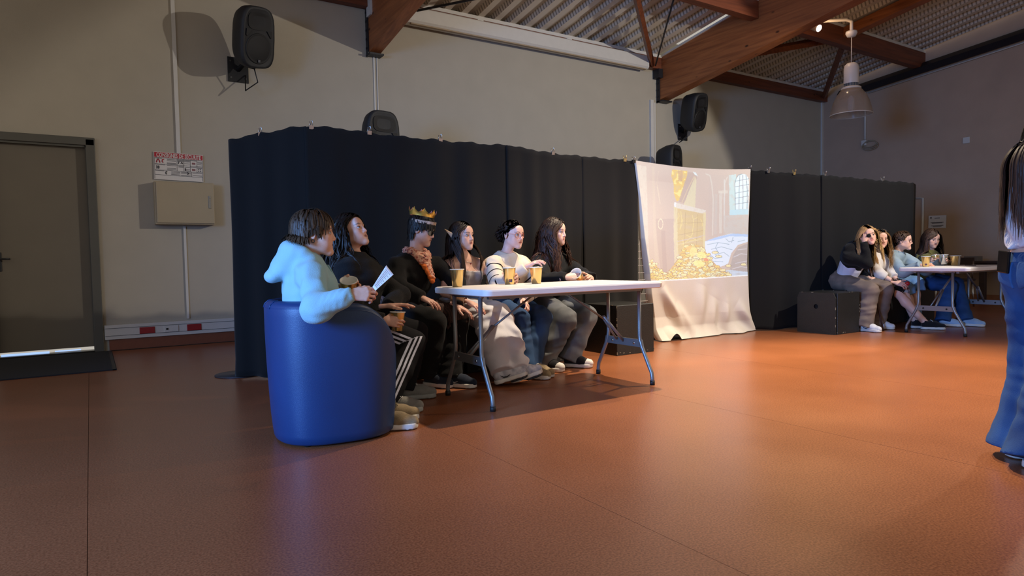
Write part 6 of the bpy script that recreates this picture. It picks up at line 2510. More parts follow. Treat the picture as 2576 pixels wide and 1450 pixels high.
def banded(name, rgb, band_rgb, attr, lo_hi, base_bump=0.2):
    """cloth whose float attribute carries a woven-in band: dark where lo < fract < hi."""
    m, nt, b = nodes(name)
    a = N(nt, 'ShaderNodeAttribute', attribute_name=attr)
    acc = None
    for lo, hi in lo_hi:
        g = N(nt, 'ShaderNodeMath', operation='GREATER_THAN')
        g.inputs[1].default_value = lo
        l = N(nt, 'ShaderNodeMath', operation='LESS_THAN')
        l.inputs[1].default_value = hi
        nt.links.new(a.outputs['Fac'], g.inputs[0])
        nt.links.new(a.outputs['Fac'], l.inputs[0])
        mu = N(nt, 'ShaderNodeMath', operation='MULTIPLY')
        nt.links.new(g.outputs[0], mu.inputs[0])
        nt.links.new(l.outputs[0], mu.inputs[1])
        if acc is None:
            acc = mu.outputs[0]
        else:
            ad = N(nt, 'ShaderNodeMath', operation='MAXIMUM')
            nt.links.new(acc, ad.inputs[0])
            nt.links.new(mu.outputs[0], ad.inputs[1])
            acc = ad.outputs[0]
    tc = N(nt, 'ShaderNodeTexCoord')
    nz = N(nt, 'ShaderNodeTexNoise')
    nz.inputs['Scale'].default_value = 240
    nt.links.new(tc.outputs['Object'], nz.inputs[0])
    mx = N(nt, 'ShaderNodeMix', data_type='RGBA')
    mx.inputs[6].default_value = (*s2l(rgb), 1)
    mx.inputs[7].default_value = (*s2l(band_rgb), 1)
    nt.links.new(acc, mx.inputs[0])
    nt.links.new(mx.outputs[2], b.inputs['Base Color'])
    b.inputs['Roughness'].default_value = 0.9
    b.inputs['Specular IOR Level'].default_value = 0.2
    bp = N(nt, 'ShaderNodeBump')
    bp.inputs['Strength'].default_value = base_bump
    bp.inputs['Distance'].default_value = 0.006
    nt.links.new(nz.outputs[0], bp.inputs['Height'])
    nt.links.new(bp.outputs[0], b.inputs['Normal'])
    return m

# ------------------------------------------------------------------ the cast
up = np.array((0, 0, 1.0))
M_lace_w = mat('lace_white', (206, 204, 200), 0.8, 0.1, 60)
M_sole_w = mat('sole_white', (214, 210, 204), 0.6, 0.08, 30)
M_sole_k = mat('sole_black', (24, 24, 28), 0.7, 0.1, 30)
M_shoe_w = mat('shoe_white', (214, 212, 212), 0.55, 0.08, 20, 0.1, 200)
M_shoe_k = fabric('shoe_black', (26, 26, 30))
M_shoe_g = fabric('shoe_grey', (132, 130, 124))
M_shoe_b = fabric('shoe_beige', (160, 142, 112), rgb2=(112, 98, 76))
M_shoe_n = fabric('shoe_navy', (34, 42, 58))
M_mark_w = mat('mark_grey', (176, 176, 178), 0.6, 0.05, 20)
M_mark_k = mat('mark_black', (18, 18, 20), 0.6, 0.05, 20)
M_black_cloth = fabric('cloth_black', (17, 17, 19), sheen=0.05)
M_black_knit = fabric('knit_black', (21, 20, 21), 0.3, 30, 0.5, 180, sheen=0.05)


def person(key, label, spec):
    P = POSE[key]
    root = empty('person', (P['pel'][0], P['pel'][1], 0.0), label, 'person')
    body, M, O = make_body(root, P, spec)
    seed = sum(ord(c) for c in key)
    if spec['hair'].get('style'):
        make_hair(root, P, spec, M, O, seed)
    return root, P, M, O


def flat_strip(name, pts, w, th, material, parent, up=(0, 0, 1)):
    return MB().tube(pts, w, 6, squash=th / w).build(name, material, parent)


def necklace(root, P, M, O, r, material, drop, pendant=None, name='necklace', grow=0.0):
    f = P['F']
    s_ = unit(P['shL'] - P['shR'])
    c = P['nb'] + np.array((0, 0, 0.03))
    pts = []
    for k in range(28):
        a = 2 * math.pi * k / 28
        fr = max(0.0, math.cos(a))
        q = c + f * ((0.062 + grow) * math.cos(a) + 0.042 * fr ** 2) + s_ * (0.066 + grow * 0.5) * math.sin(a) - np.array((0, 0, drop * fr ** 2 + 0.012))
        pts.append(tuple(q))
    o = MB().tube(pts, r, 6, closed=True).build(name, material, root)
    if pendant:
        p = c + f * 0.107 - np.array((0, 0, drop + 0.02))
        mb = MB()
        n = 20
        poly = []
        for k in range(n):
            t = 2 * math.pi * k / n
            poly.append((0.0009 * 16 * math.sin(t) ** 3 * 0.62, 0.0009 * (13 * math.cos(t) - 5 * math.cos(2 * t) - 2 * math.cos(3 * t) - math.cos(4 * t)) * 0.62))
        mb.prism(poly, -0.002, 0.002, (tuple(p), tuple(s_), (0, 0, 1), tuple(f)))
        mb.build('heart_pendant', pendant, o)


# 1 ---- person in the pale hooded top, in the tub chair, profile
HB = (40, 30, 24)
root, P, M, O = person('boy', 'person with short brown hair in a pale blue hooded top, sitting in the blue armchair', dict(
    look=(0.955, -0.27, 0.02), up=(0, 0, 1), fem=False, skin=(214, 168, 146), lips=(176, 112, 104), jaw=1.05,
    hair=dict(style='boy', rgb=HB, tip=(78, 58, 42), n=330, len=0.12, part=0.01, thick=0.014, r=0.0068, lift=1.7, hairline=0.080, steps=10, fringe=0.012),
    handR=dict(dir=(0.93, -0.24, 0.06), back=(-0.25, -0.86, 0.35), curl=(0.55, 0.62, 0.7, 0.75), thumb=(0.45, 0.8, -0.4), thumb2=(0.1, 0.9, -0.4)),
    handL=dict(dir=(0.45, -0.50, 0.1), back=(0.55, 0.75, 0.25), curl=(0.42, 0.44, 0.46, 0.5))))
M_hood = fabric('fleece_pale_blue', (150, 190, 200), 0.06, 6, 0.3, 320, sheen=0.2)
f_ = P['F']
lo, hi = bounds([P['pel'], P['nb'], P['shL'], P['shR'], P['elL'], P['elR'], P['wr' + 'L'], P['wr' + 'R'], P['head']], 0.20)
hi[2] = P['head'][2] + 0.02
F = Field(lo, hi, 0.0075)
s_ = unit(P['shL'] - P['shR'])
chest = P['nb'] * 0.62 + P['pel'] * 0.38 + f_ * 0.0
F.cone(P['pel'] + np.array((0.0, 0, 0.10)), chest, 0.165, 0.168, k=0.06, sq=(f_, 0.84))
F.cone(chest, P['nb'] - np.array((0, 0, 0.06)) - f_ * 0.01, 0.168, 0.110, k=0.05, sq=(f_, 0.78))
for q in 'LR':
    F.cone(P['nb'] - np.array((0, 0, 0.03)), P['sh' + q], 0.072, 0.062, k=0.06)
    e, w = P['el' + q], P['wr' + q]
    F.cone(P['sh' + q], e, 0.066, 0.062, k=0.05)
    F.ell(e + np.array((0.0, 0, -0.01)), (0.066, 0.058, 0.062), k=0.04)
    w2 = w - unit(w - e) * 0.045
    F.cone(e, w2, 0.064, 0.052, k=0.03)
    F.cone(w2 - unit(w - e) * 0.005, w + unit(w - e) * 0.012, 0.037, 0.035, k=0.012, flat='b')
F.wrinkle(0.006, 0.10, 5)
for k in range(4):
    t = 0.22 + 0.2 * k
    q = P['elR'] * (1 - t) + P['wr' + 'R'] * t
    ax_ = unit(P['wr' + 'R'] - P['elR'])
    F.cone(q - ax_ * 0.006 + up * 0.006, q + ax_ * 0.006 - up * 0.004, 0.064 - 0.004 * k, 0.063 - 0.004 * k, k=0.018, flat='ab')
# hood lying on the shoulders and back
nk = P['nb'] + up * 0.045
for k in range(14):
    a0, a1 = math.pi * 2 * k / 14, math.pi * 2 * (k + 1) / 14

    def ring(a):
        fr = math.cos(a)
        return nk + f_ * (0.080 * fr + 0.004) + s_ * 0.094 * math.sin(a) + up * (-0.022 - 0.095 * max(0, fr) + 0.030 * max(0, -fr))
    rr = 0.030 + 0.018 * max(0, -math.cos(a0))
    F.cone(ring(a0), ring(a1), rr, 0.030 + 0.018 * max(0, -math.cos(a1)), k=0.02)
F.ell(P['nb'] - f_ * 0.085 - up * 0.002, (0.062, 0.095, 0.050), k=0.04)
F.ell(P['nb'] - f_ * 0.125 - up * 0.045, (0.050, 0.088, 0.055), k=0.035)
F.ell(P['nb'] - f_ * 0.165 - up * 0.085, (0.040, 0.065, 0.036), k=0.025)
F.cone(nk + up * 0.0, nk + up * 0.10 + f_ * 0.03, 0.062, 0.075, k=0.02, op='s')
V_, Q = F.mesh()
hoodie = np_mesh('hooded_top', V_, Q, M_hood, root)
for q in (-0.03, 0.03):
    a = P['nb'] + f_ * 0.118 + s_ * q - up * 0.03
    MB().tube([tuple(a), tuple(a + f_ * 0.03 - up * 0.06), tuple(a + f_ * 0.035 - up * 0.17)], 0.004, 6).build('drawstring', M_hood, hoodie)
# earring
e = O + M @ np.array((-0.078, -0.012, -0.038))
MB().tube([tuple(e + M @ np.array((0, 0.008 * math.cos(a), -0.004 + 0.009 * math.sin(a)))) for a in np.linspace(0, 6.28, 13)[:-1]], 0.0022, 6, closed=True).build('earring', M_black, root)
make_trousers(root, P, {}, fabric('trousers_charcoal', (40, 40, 44)), r=(0.098, 0.078, 0.068, 0.072), h=0.012)
make_shoe(root, P, 'R', (0.75, -0.35), M_shoe_b, M_sole_w, fabric('lace_tan', (176, 158, 122)))
make_shoe(root, P, 'L', (0.92, -0.12), M_shoe_b, M_sole_w, fabric('lace_tan2', (150, 134, 104)))

# 2 ---- person in black with striped track trousers, chin raised
root, P, M, O = person('chin', 'person with black curly hair and raised chin, black sweater and striped track trousers', dict(
    look=(0.64, -0.70, 0.36), skin=(208, 162, 142), lips=(150, 92, 92), eyes=0.18,
    hair=dict(style='long', rgb=(15, 12, 12), tip=(30, 21, 18), n=330, len=0.40, part=0.0, wave=0.035, wfreq=9, r=0.0085, lift=2.0, noise=0.16, grav=0.24, thick=0.02),
    handR=dict(dir=(0.80, -0.35, -0.05), back=(-0.35, -0.80, 0.30), curl=(0.62, 0.62, 0.65, 0.7), thumb=(0.7, 0.6, -0.5), thumb2=(0.35, 0.8, -0.5)),
    handL=dict(dir=(0.86, -0.42, 0.06), back=(0.0, 0.1, 1.0), curl=(0.16, 0.18, 0.2, 0.25))))
make_top(root, P, dict(wrinkle=0.007), M_black_knit, 'sweater', 0.030, seed=2, sl=(0.066, 0.058, 0.042))
necklace(root, P, M, O, 0.0035, mat('pearl', (206, 186, 160), 0.35, 0.1, 40), 0.045, grow=0.026)


def track_attr(V_):
    best = np.full(len(V_), 9.0)
    val = np.full(len(V_), 9.0)
    out = unit(P['hipR'] - P['hipL']) * 0.75 + np.array((0.1, -0.75, 0.05))
    for q, sg in (('R', 1), ('L', -1)):
        for a, b in ((P['hip' + q], P['kn' + q]), (P['kn' + q], P['an' + q])):
            ax = unit(b - a)
            L_ = np.linalg.norm(b - a)
            t = ((V_ - a) @ ax) / L_
            r = V_ - a - (t * L_)[:, None] * ax
            d = np.linalg.norm(V_ - a - (np.clip(t, 0, 1) * L_)[:, None] * ax, axis=1)
            mit = unit(unit(P['kn' + q] - P['hip' + q]) + unit(P['an' + q] - P['kn' + q]))
            past = (V_ - P['kn' + q]) @ mit > 0
            d = np.where(past == (a is P['kn' + q]), d, 8.0)
            o = unit(out * sg - ax * (out * sg @ ax))
            w = np.cross(ax, o)
            v = np.where(r @ o > 0, r @ w, 9.0)
            m = d < best
            best[m] = d[m]
            val[m] = v[m]
    return {'stripe': val}


M_track = banded('track_trousers', (22, 22, 25), (206, 210, 226), 'stripe', ((-0.034, -0.020), (-0.007, 0.007), (0.020, 0.034)))
make_trousers(root, P, {}, M_track, 'track_trousers', r=(0.104, 0.088, 0.078, 0.066), h=0.007, attr=track_attr, wr=0.005)
make_shoe(root, P, 'R', (0.97, -0.25), M_shoe_g, mat('sole_grey', (150, 152, 148), 0.6, 0.1, 20), M_lace_w)
make_shoe(root, P, 'L', (0.97, -0.22), M_shoe_g, mat('sole_grey2', (146, 146, 140), 0.6, 0.1, 20), M_lace_w)

# 3 ---- crowned person with dark glasses and bandana
root, P, M, O = person('crown', 'person in black wearing a gold paper crown, dark glasses and a red bandana scarf', dict(
    look=(0.70, -0.66, -0.30), skin=(206, 162, 146), lips=(160, 104, 100), fem=False, jaw=1.02,
    hair=dict(style='boy', rgb=(14, 13, 14), tip=(22, 19, 18), n=300, len=0.10, part=0.0, thick=0.014, r=0.0075, lift=1.4, hairline=0.064, steps=8),
    handL=dict(dir=(0.60, -0.60, -0.42), back=(0.35, -0.35, 0.85), curl=(0.28, 0.30, 0.32, 0.34)),
    handR=dict(dir=(0.5, -0.7, -0.3), back=(0.0, -0.2, 1.0), curl=(0.3, 0.3, 0.3, 0.3))))
CROWN_HEAD = (M, O)
Q3 = dict(P)
Q3['wr' + 'L'] = P['elL'] + (P['wr' + 'L'] - P['elL']) * 0.30
make_top(root, Q3, dict(wrinkle=0.007, fem=False), M_black_cloth, 'coat', 0.034, seed=4, sl=(0.070, 0.058, 0.050), low=0.13, bulk=0.02)
e, w = P['elL'], P['wr' + 'L']
F = Field(*bounds([e, w], 0.10), 0.007)
F.cone(e * 0.62 + w * 0.38, w - unit(w - e) * 0.015, 0.056, 0.050, k=0.02, flat='ab')
F.wrinkle(0.006, 0.06, 9)
V_, Q = F.mesh()
np_mesh('sleeve', V_, Q, fabric('sleeve_brown', (132, 96, 62), rgb2=(96, 66, 44)), root)
MB().tube([tuple(w - unit(w - e) * 0.03), tuple(w - unit(w - e) * 0.002)], 0.046, 14).build('cuff', M_black_cloth, root)
# bandana: roll round the neck and a point on the chest
M_band, nt, b = nodes('bandana_print')
tc = N(nt, 'ShaderNodeTexCoord')
vo = N(nt, 'ShaderNodeTexVoronoi')
vo.inputs['Scale'].default_value = 60
nz = N(nt, 'ShaderNodeTexNoise')
nz.inputs['Scale'].default_value = 32
nz.inputs['Distortion'].default_value = 1.5
nt.links.new(tc.outputs['Object'], vo.inputs[0])
nt.links.new(tc.outputs['Object'], nz.inputs[0])
rp = N(nt, 'ShaderNodeValToRGB')
rp.color_ramp.elements[0].position = 0.44
rp.color_ramp.elements[0].color = (*s2l((74, 52, 74)), 1)
rp.color_ramp.elements[1].position = 0.82
rp.color_ramp.elements[1].color = (*s2l((206, 160, 138)), 1)
el_ = rp.color_ramp.elements.new(0.62)
el_.color = (*s2l((168, 84, 66)), 1)
ad = N(nt, 'ShaderNodeMath', operation='MULTIPLY_ADD')
ad.inputs[1].default_value = 0.5
nt.links.new(vo.outputs['Distance'], ad.inputs[0])
nt.links.new(nz.outputs[0], ad.inputs[2])
nt.links.new(ad.outputs[0], rp.inputs[0])
ea = N(nt, 'ShaderNodeAttribute', attribute_name='edge')
gt_ = N(nt, 'ShaderNodeMath', operation='GREATER_THAN')
gt_.inputs[1].default_value = 0.55
nt.links.new(ea.outputs['Fac'], gt_.inputs[0])
mx_ = N(nt, 'ShaderNodeMix', data_type='RGBA')
mx_.inputs[7].default_value = (*s2l((214, 108, 42)), 1)
nt.links.new(gt_.outputs[0], mx_.inputs[0])
nt.links.new(rp.outputs[0], mx_.inputs[6])
nt.links.new(mx_.outputs[2], b.inputs['Base Color'])
b.inputs['Roughness'].default_value = 0.85
s_ = unit(P['shL'] - P['shR'])
f_ = unit(P['F'] + 0.75 * np.array((0.85, -0.5, 0)))
sd_ = np.cross((0, 0, 1), f_)
c = P['nb'] + up * 0.03
F = Field(*bounds([c], 0.24), 0.006)
for k in range(16):
    a0, a1 = 2 * math.pi * k / 16, 2 * math.pi * (k + 1) / 16

    def rg_(a):
        return c + f_ * (0.078 * math.cos(a) + 0.008) + sd_ * 0.078 * math.sin(a) + up * (0.028 - 0.050 * max(0, math.cos(a)))
    F.cone(rg_(a0), rg_(a1), 0.024 + 0.010 * max(0, math.cos(a0)), 0.024 + 0.010 * max(0, math.cos(a1)), k=0.02)
tip = c + f_ * 0.150 - up * 0.215
for q in (-0.075, -0.04, 0.0, 0.04, 0.075):
    F.cone(c + f_ * (0.098 - abs(q) * 0.45) + sd_ * q - up * 0.02, tip + sd_ * q * 0.06 + up * abs(q) * 0.5, 0.019, 0.012, k=0.03, sq=(f_, 0.7))
F.wrinkle(0.006, 0.035, 3)
V_, Q = F.mesh()
tv = np.clip(((c - up * 0.02) - V_)[:, 2] / 0.195, 0, 1.2)
lat = (V_ - c) @ sd_
edge = np.where(tv > 0.28, -lat / (0.070 * (1.08 - tv) + 0.012), 0.0)
edge = np.where(tv > 0.84, 2.0, edge)
bd = np_mesh('bandana', V_, Q, M_band, root, None, {'edge': edge})
# brown striped sash at the waist and sheer cloth over the knee
def sash_mat(name, a, b_):
    m, nt, bb = nodes(name)
    tc = N(nt, 'ShaderNodeTexCoord')
    wv = N(nt, 'ShaderNodeTexWave')
    wv.bands_direction = 'X'
    wv.inputs['Scale'].default_value = 22
    wv.inputs['Distortion'].default_value = 4
    nt.links.new(tc.outputs['Object'], wv.inputs[0])
    r = N(nt, 'ShaderNodeValToRGB')
    r.color_ramp.elements[0].color = (*s2l(a), 1)
    r.color_ramp.elements[1].color = (*s2l(b_), 1)
    nt.links.new(wv.outputs[0], r.inputs[0])
    nt.links.new(r.outputs[0], bb.inputs['Base Color'])
    bb.inputs['Roughness'].default_value = 0.8
    return m


F = Field(*bounds([P['pel'], P['nb']], 0.26), 0.009)
F.cone(P['pel'] + up * 0.02, P['pel'] + up * 0.17 + P['F'] * 0.02, 0.185, 0.172, k=0.03, sq=(P['F'], 0.82), flat='ab')
F.wrinkle(0.010, 0.05, 2)
V_, Q = F.mesh()
np_mesh('sash', V_, Q, sash_mat('sash_stripe', (40, 26, 22), (104, 68, 52)), root)
F = Field(*bounds([P['hipL'], P['knL'], P['knR']], 0.20), 0.009)
F.cone(P['hipL'] * 0.5 + P['knL'] * 0.5 + up * 0.01, P['knL'] + up * 0.02, 0.108, 0.098, k=0.04)
F.cone(P['knL'] + up * 0.01 - s_ * 0.02, P['knL'] - up * 0.26 - s_ * 0.13 + P['F'] * 0.03, 0.092, 0.035, k=0.04, sq=(s_ * 0.5 + P['F'], 0.6))
F.wrinkle(0.010, 0.05, 6)
V_, Q = F.mesh()
np_mesh('draped_cloth', V_, Q, sash_mat('drape_brown', (38, 26, 22), (74, 48, 40)), root)
make_trousers(root, P, {}, M_black_cloth, r=(0.112, 0.092, 0.090, 0.085), h=0.010, wr=0.005)
make_shoe(root, P, 'L', (0.55, -0.80), M_shoe_n, M_sole_w, M_lace_w, stripe=M_mark_w)
make_shoe(root, P, 'R', (0.45, -0.85), M_shoe_n, M_sole_w, M_lace_w)
np_mesh('sock', *(lambda q: (q[0], q[1]))(Field(*bounds([P['anL']], 0.09), 0.007).cone(P['anL'] + up * 0.005, P['anL'] + up * 0.05, 0.042, 0.044, flat='ab').mesh()), fabric('sock_blue', (96, 132, 168)), root)
hb = []
for k in range(41):
    a = 2 * math.pi * k / 40
    for dz in (-0.012, 0.0, 0.012):
        hb.append(tuple(O + M @ np.array((0.089 * math.sin(a), -0.012 + 0.106 * math.cos(a), 0.060 + dz + 0.012 * math.cos(a)))))
MB().grid(hb, 41, 3).build('headband', fabric('headband_brown', (122, 92, 76), rgb2=(196, 172, 156), scale=60), root)

# crown (a thing of its own)
cr = empty('paper_crown_hat', tuple(O + M @ np.array((0, -0.02, 0.13))), 'gold paper crown with tall points on the head of the person in dark glasses', 'crown')
ctr = O + M @ np.array((0.0, -0.030, 0.098))
zax = unit(M @ np.array((0.05, -0.12, 1.0)))
xax = unit(np.cross(M @ np.array((0, 1.0, 0)), zax))
yax = np.cross(zax, xax)
n = 96
for nm, rr, mm in (('gold_side', 0.0, mat('crown_gold', (214, 166, 74), 0.32, 0.15, 20, metal=0.75)), ('pink_inside', -0.0025, mat('crown_pink', (206, 128, 124), 0.7, 0.1, 20))):
    P_ = []
    for k in range(n + 1):
        a = 2 * math.pi * k / n
        u = (k * 8 / n) % 1.0
        pk = 0.026 + 0.030 * (1 - abs(2 * u - 1)) ** 1.3 + (0.008 if abs(u - 0.5) < 0.08 else 0)
        for z, r in ((0.0, 0.096), (0.018, 0.100), (pk * 0.6 + 0.008, 0.105), (pk, 0.110)):
            P_.append(tuple(ctr + (xax * math.cos(a) * 0.92 + yax * math.sin(a)) * (r + rr) + zax * z))
    MB().grid(P_, n + 1, 4, True).build(nm, mm, cr, fix=False)
M_glass_k = mat('lens_black', (12, 12, 14), 0.12, 0.05, 5)
glasses('black dark-lensed glasses on the face of the crowned person', P, M, O, M_black, 'dark_glasses', M_glass_k, rx=0.026, ry=0.021, lens_r=mat('lens_red_reflection', (92, 24, 20), 0.15, 0.05, 5))  # red reflection in one lens is painted as its colour

# 4 ---- person with pointed ears
root, P, M, O = person('elf', 'person with long straight dark hair, pointed ears and grey satin top, reaching for a cup', dict(
    look=(0.40, -0.91, 0.02), skin=(214, 170, 152), lips=(176, 108, 102), chest=True, eyes=0.30,
    bare=(('shL', 'elL'), ('elL', 'wr' + 'L'), ('shR', 'elR'), ('elR', 'wr' + 'R')),
    hair=dict(style='long', rgb=(26, 20, 18), tip=(58, 38, 28), n=320, len=0.48, part=0.0, r=0.0058, lift=1.0, noise=0.03, grav=0.36, steps=18, open=0.7, front=0.35),
    handL=dict(dir=(-0.15, -0.98, -0.02), back=(0.93, -0.15, 0.2), curl=(0.5, 0.55, 0.6, 0.65)),
    handR=dict(dir=(0.3, -0.8, -0.3), back=(0, 0, 1), curl=(0.3, 0.3, 0.3, 0.3))))
f_, s_ = P['F'], unit(P['shL'] - P['shR'])
F = Field(*bounds([P['pel'], P['nb']], 0.24), 0.006)
chest = P['nb'] * 0.66 + P['pel'] * 0.34 + f_ * 0.015
F.cone(P['pel'] - up * 0.02, chest, 0.132, 0.152, k=0.05, sq=(f_, 0.75), flat='a')
F.cone(chest, P['nb'] - up * 0.05, 0.152, 0.098, k=0.05, sq=(f_, 0.68))
for q in (-1, 1):
    F.ell(chest + s_ * q * 0.065 + f_ * 0.080, (0.060, 0.060, 0.060), k=0.05)
F.cut(P['nb'] - up * 0.105, up)
for q in (-1, 1):
    F.cone(chest + s_ * q * 0.080 + f_ * 0.07 + up * 0.05, P['nb'] + s_ * q * 0.085 + f_ * 0.01 - up * 0.005, 0.008, 0.007, k=0.01)
    F.cone(P['nb'] + s_ * q * 0.085 + f_ * 0.01 - up * 0.005, chest + s_ * q * 0.085 - f_ * 0.09 + up * 0.03, 0.007, 0.008, k=0.01)
F.wrinkle(0.007, 0.06, 8, direction=(0, 0, 1))
V_, Q = F.mesh()
np_mesh('satin_top', V_, Q, mat('satin_grey', (150, 144, 148), 0.38, 0.1, 10, spec=0.5, sheen=0.3), root)
necklace(root, P, M, O, 0.0012, M_chrome, 0.055, mat('heart_red', (120, 30, 30), 0.3, 0.1, 10))
for q in (-1, 1):
    F = Field((-0.17, -0.12, -0.06), (0.17, 0.06, 0.10), 0.004, O, M)
    F.cone((q * 0.080, -0.012, -0.015), (q * 0.135, -0.075, 0.060), 0.024, 0.003, k=0.01, local=True, sq=((q * 0.6, 0.75, 0.0), 0.45))
    F.cone((q * 0.092, -0.004, -0.010), (q * 0.128, -0.056, 0.042), 0.014, 0.002, k=0.006, op='s', local=True, sq=((q * 0.6, 0.75, 0.0), 0.5))
    V_, Q = F.mesh()
    np_mesh('pointed_ear', V_, Q, mat('ear_latex', (206, 178, 150), 0.5, 0.08, 20), root)
make_trousers(root, P, {}, fabric('trousers_white', (206, 206, 214), 0.06, 6, 0.2), r=(0.112, 0.100, 0.110, 0.088), h=0.009, wr=0.012)
for q, t in (('R', (0.80, -0.42)), ('L', (0.86, -0.28))):
    make_shoe(root, P, q, t, fabric('runner_white', (208, 208, 214), rgb2=(150, 152, 166), scale=26), M_sole_w, M_lace_w, pitch=0.28, stripe=M_mark_k if q == 'R' else None, name='running_shoe')
    k = root.children[-1]
    t = unit(np.array((t[0], t[1], 0)))
    M2 = np.column_stack([t, np.cross((0, 0, 1), t), (0, 0, 1)])
    c_, s2 = math.cos(0.28), math.sin(0.28)
    M2 = M2 @ np.array([[c_, 0, -s2], [0, 1, 0], [s2, 0, c_]])
    an = P['an' + q]
    O2 = np.array((an[0], an[1], 0.012)) - M2[:, 0] * 0.045
    F = Field((0.12, -0.06, -0.01), (0.29, 0.06, 0.03), 0.006)
    F.cone((0.15, 0, 0.0), (0.205, 0, 0.0), 0.049, 0.050, k=0.03, local=True)
    F.cut((0, 0, 0.016), (0, 0, 1), local=True)
    F.cut((0, 0, -0.003), (0, 0, -1), local=True)
    V_, Q = F.mesh()
    np_mesh('tread', V_ @ M2.T + O2, Q, M_sole_k, k)

# 5 ---- person in the striped sweater
root, P, M, O = person('striped', 'person in a cream sweater with thin black stripes and pink glasses, hand raised', dict(
    look=(0.30, -0.94, -0.10), skin=(224, 182, 168), lips=(184, 112, 106), eyes=0.45,
    hair=dict(style='tied', rgb=(36, 26, 22), tip=(52, 36, 28), n=260, len=0.26, r=0.0062, knot=(0, -0.11, -0.01), lift=0.5, hairline=0.070, steps=14),
    handR=dict(dir=(0.74, -0.46, 0.50), back=(-0.45, 0.15, 0.9), curl=(0.40, 0.42, 0.45, 0.5), spread=0.05, thumb=(0.40, 0.62, -0.70), thumb2=(0.10, 0.90, -0.30), scale=0.95),
    handL=dict(dir=(-0.1, -0.75, -0.5), back=(0.6, -0.5, 0.5), curl=(0.5, 0.55, 0.6, 0.6))))


def stripe_attr(V_):
    nb, pel = P['nb'], P['pel']
    ax = unit(pel - nb)
    t = np.clip((V_ - nb) @ ax, 0, 1)
    best = np.linalg.norm(V_ - nb - t[:, None] * ax, axis=1) - 0.125
    val = (V_ - nb) @ ax
    for q in 'LR':
        sh, e, w = P['sh' + q], P['el' + q], P['wr' + q]
        for a, b_, o in ((sh, e, 0.0), (e, w, np.linalg.norm(e - sh))):
            x = unit(b_ - a)
            L_ = np.linalg.norm(b_ - a)
            t = np.clip((V_ - a) @ x, 0, L_)
            d = np.linalg.norm(V_ - a - t[:, None] * x, axis=1) - 0.062
            m = d < best
            best[m] = d[m]
            val[m] = 1 + o + ((V_ - a) @ x)[m]
    return {'stripe': val}


M_knit = banded('knit_striped', (218, 206, 190), (26, 22, 28), 'stripe', ((0.088, 0.102), (0.215, 0.229), (1.050, 1.062), (1.125, 1.137), (1.200, 1.212), (1.275, 1.287), (1.440, 1.453)), 0.4)
make_top(root, P, dict(wrinkle=0.006), M_knit, 'striped_sweater', 0.032, 0.0065, seed=6, sl=(0.068, 0.060, 0.040), attr=stripe_attr, collar=0.074)
make_trousers(root, P, {}, denim('denim_dark_blue', (50, 78, 116), (34, 52, 84)), 'jeans', r=(0.106, 0.088, 0.080, 0.082), wr=0.007)
make_shoe(root, P, 'L', (0.35, -0.9), M_shoe_b, M_sole_w, M_lace_w)
make_shoe(root, P, 'R', (0.5, -0.8), M_shoe_b, M_sole_w, M_lace_w)
glasses('pink translucent eyeglasses on the person in the striped sweater', P, M, O, mat('frame_pink', (186, 120, 112), 0.3, 0.1, 20), rx=0.027, ry=0.022)

# 6 ---- person in the black hooded jacket, long brown hair
root, P, M, O = person('brown', 'person with long wavy brown hair in a black zip jacket, holding a tilted cup', dict(
    look=(0.46, -0.885, -0.04), skin=(224, 180, 164), lips=(182, 112, 106), eyes=0.36,
    hair=dict(style='long', rgb=(30, 20, 17), tip=(78, 46, 32), n=360, len=0.46, part=0.01, wave=0.035, wfreq=7, r=0.0070, lift=1.8, noise=0.09, grav=0.28, steps=20, thick=0.014, open=0.55, front=0.30),
    handR=dict(dir=(0.88, -0.36, 0.10), back=(-0.35, -0.72, 0.55), curl=(0.45, 0.5, 0.52, 0.55), thumb=(0.55, 0.75, -0.3), thumb2=(0.1, 0.95, -0.3)),
    handL=dict(dir=(-0.62, -0.62, 0.05), back=(0.50, -0.62, 0.55), curl=(0.75, 0.75, 0.78, 0.8))))
jk = make_top(root, P, dict(wrinkle=0.008), M_black_cloth, 'zip_jacket', 0.032, seed=7, sl=(0.068, 0.062, 0.046), collar=0.078)
f_ = P['F']
c = P['nb'] * 0.66 + P['pel'] * 0.34
zp = MB().tube([tuple(P['nb'] + f_ * 0.10 - up * 0.05), tuple(c + f_ * 0.150), tuple(c + f_ * 0.150 - up * 0.12)], 0.003, 6)
zp.box(tuple(c + f_ * 0.157 - up * 0.02), (0.008, 0.004, 0.035))
zp.build('zip', M_chrome, jk)
make_trousers(root, P, {}, denim('denim_grey', (112, 114, 116), (76, 80, 86)), 'jeans', r=(0.112, 0.098, 0.094, 0.096), wr=0.008)
for q in 'LR':
    make_shoe(root, P, q, (0.62, -0.78) if q == 'L' else (0.3, -0.95), M_shoe_k, M_sole_w, M_lace_w, M_sole_w, name='canvas_shoe')

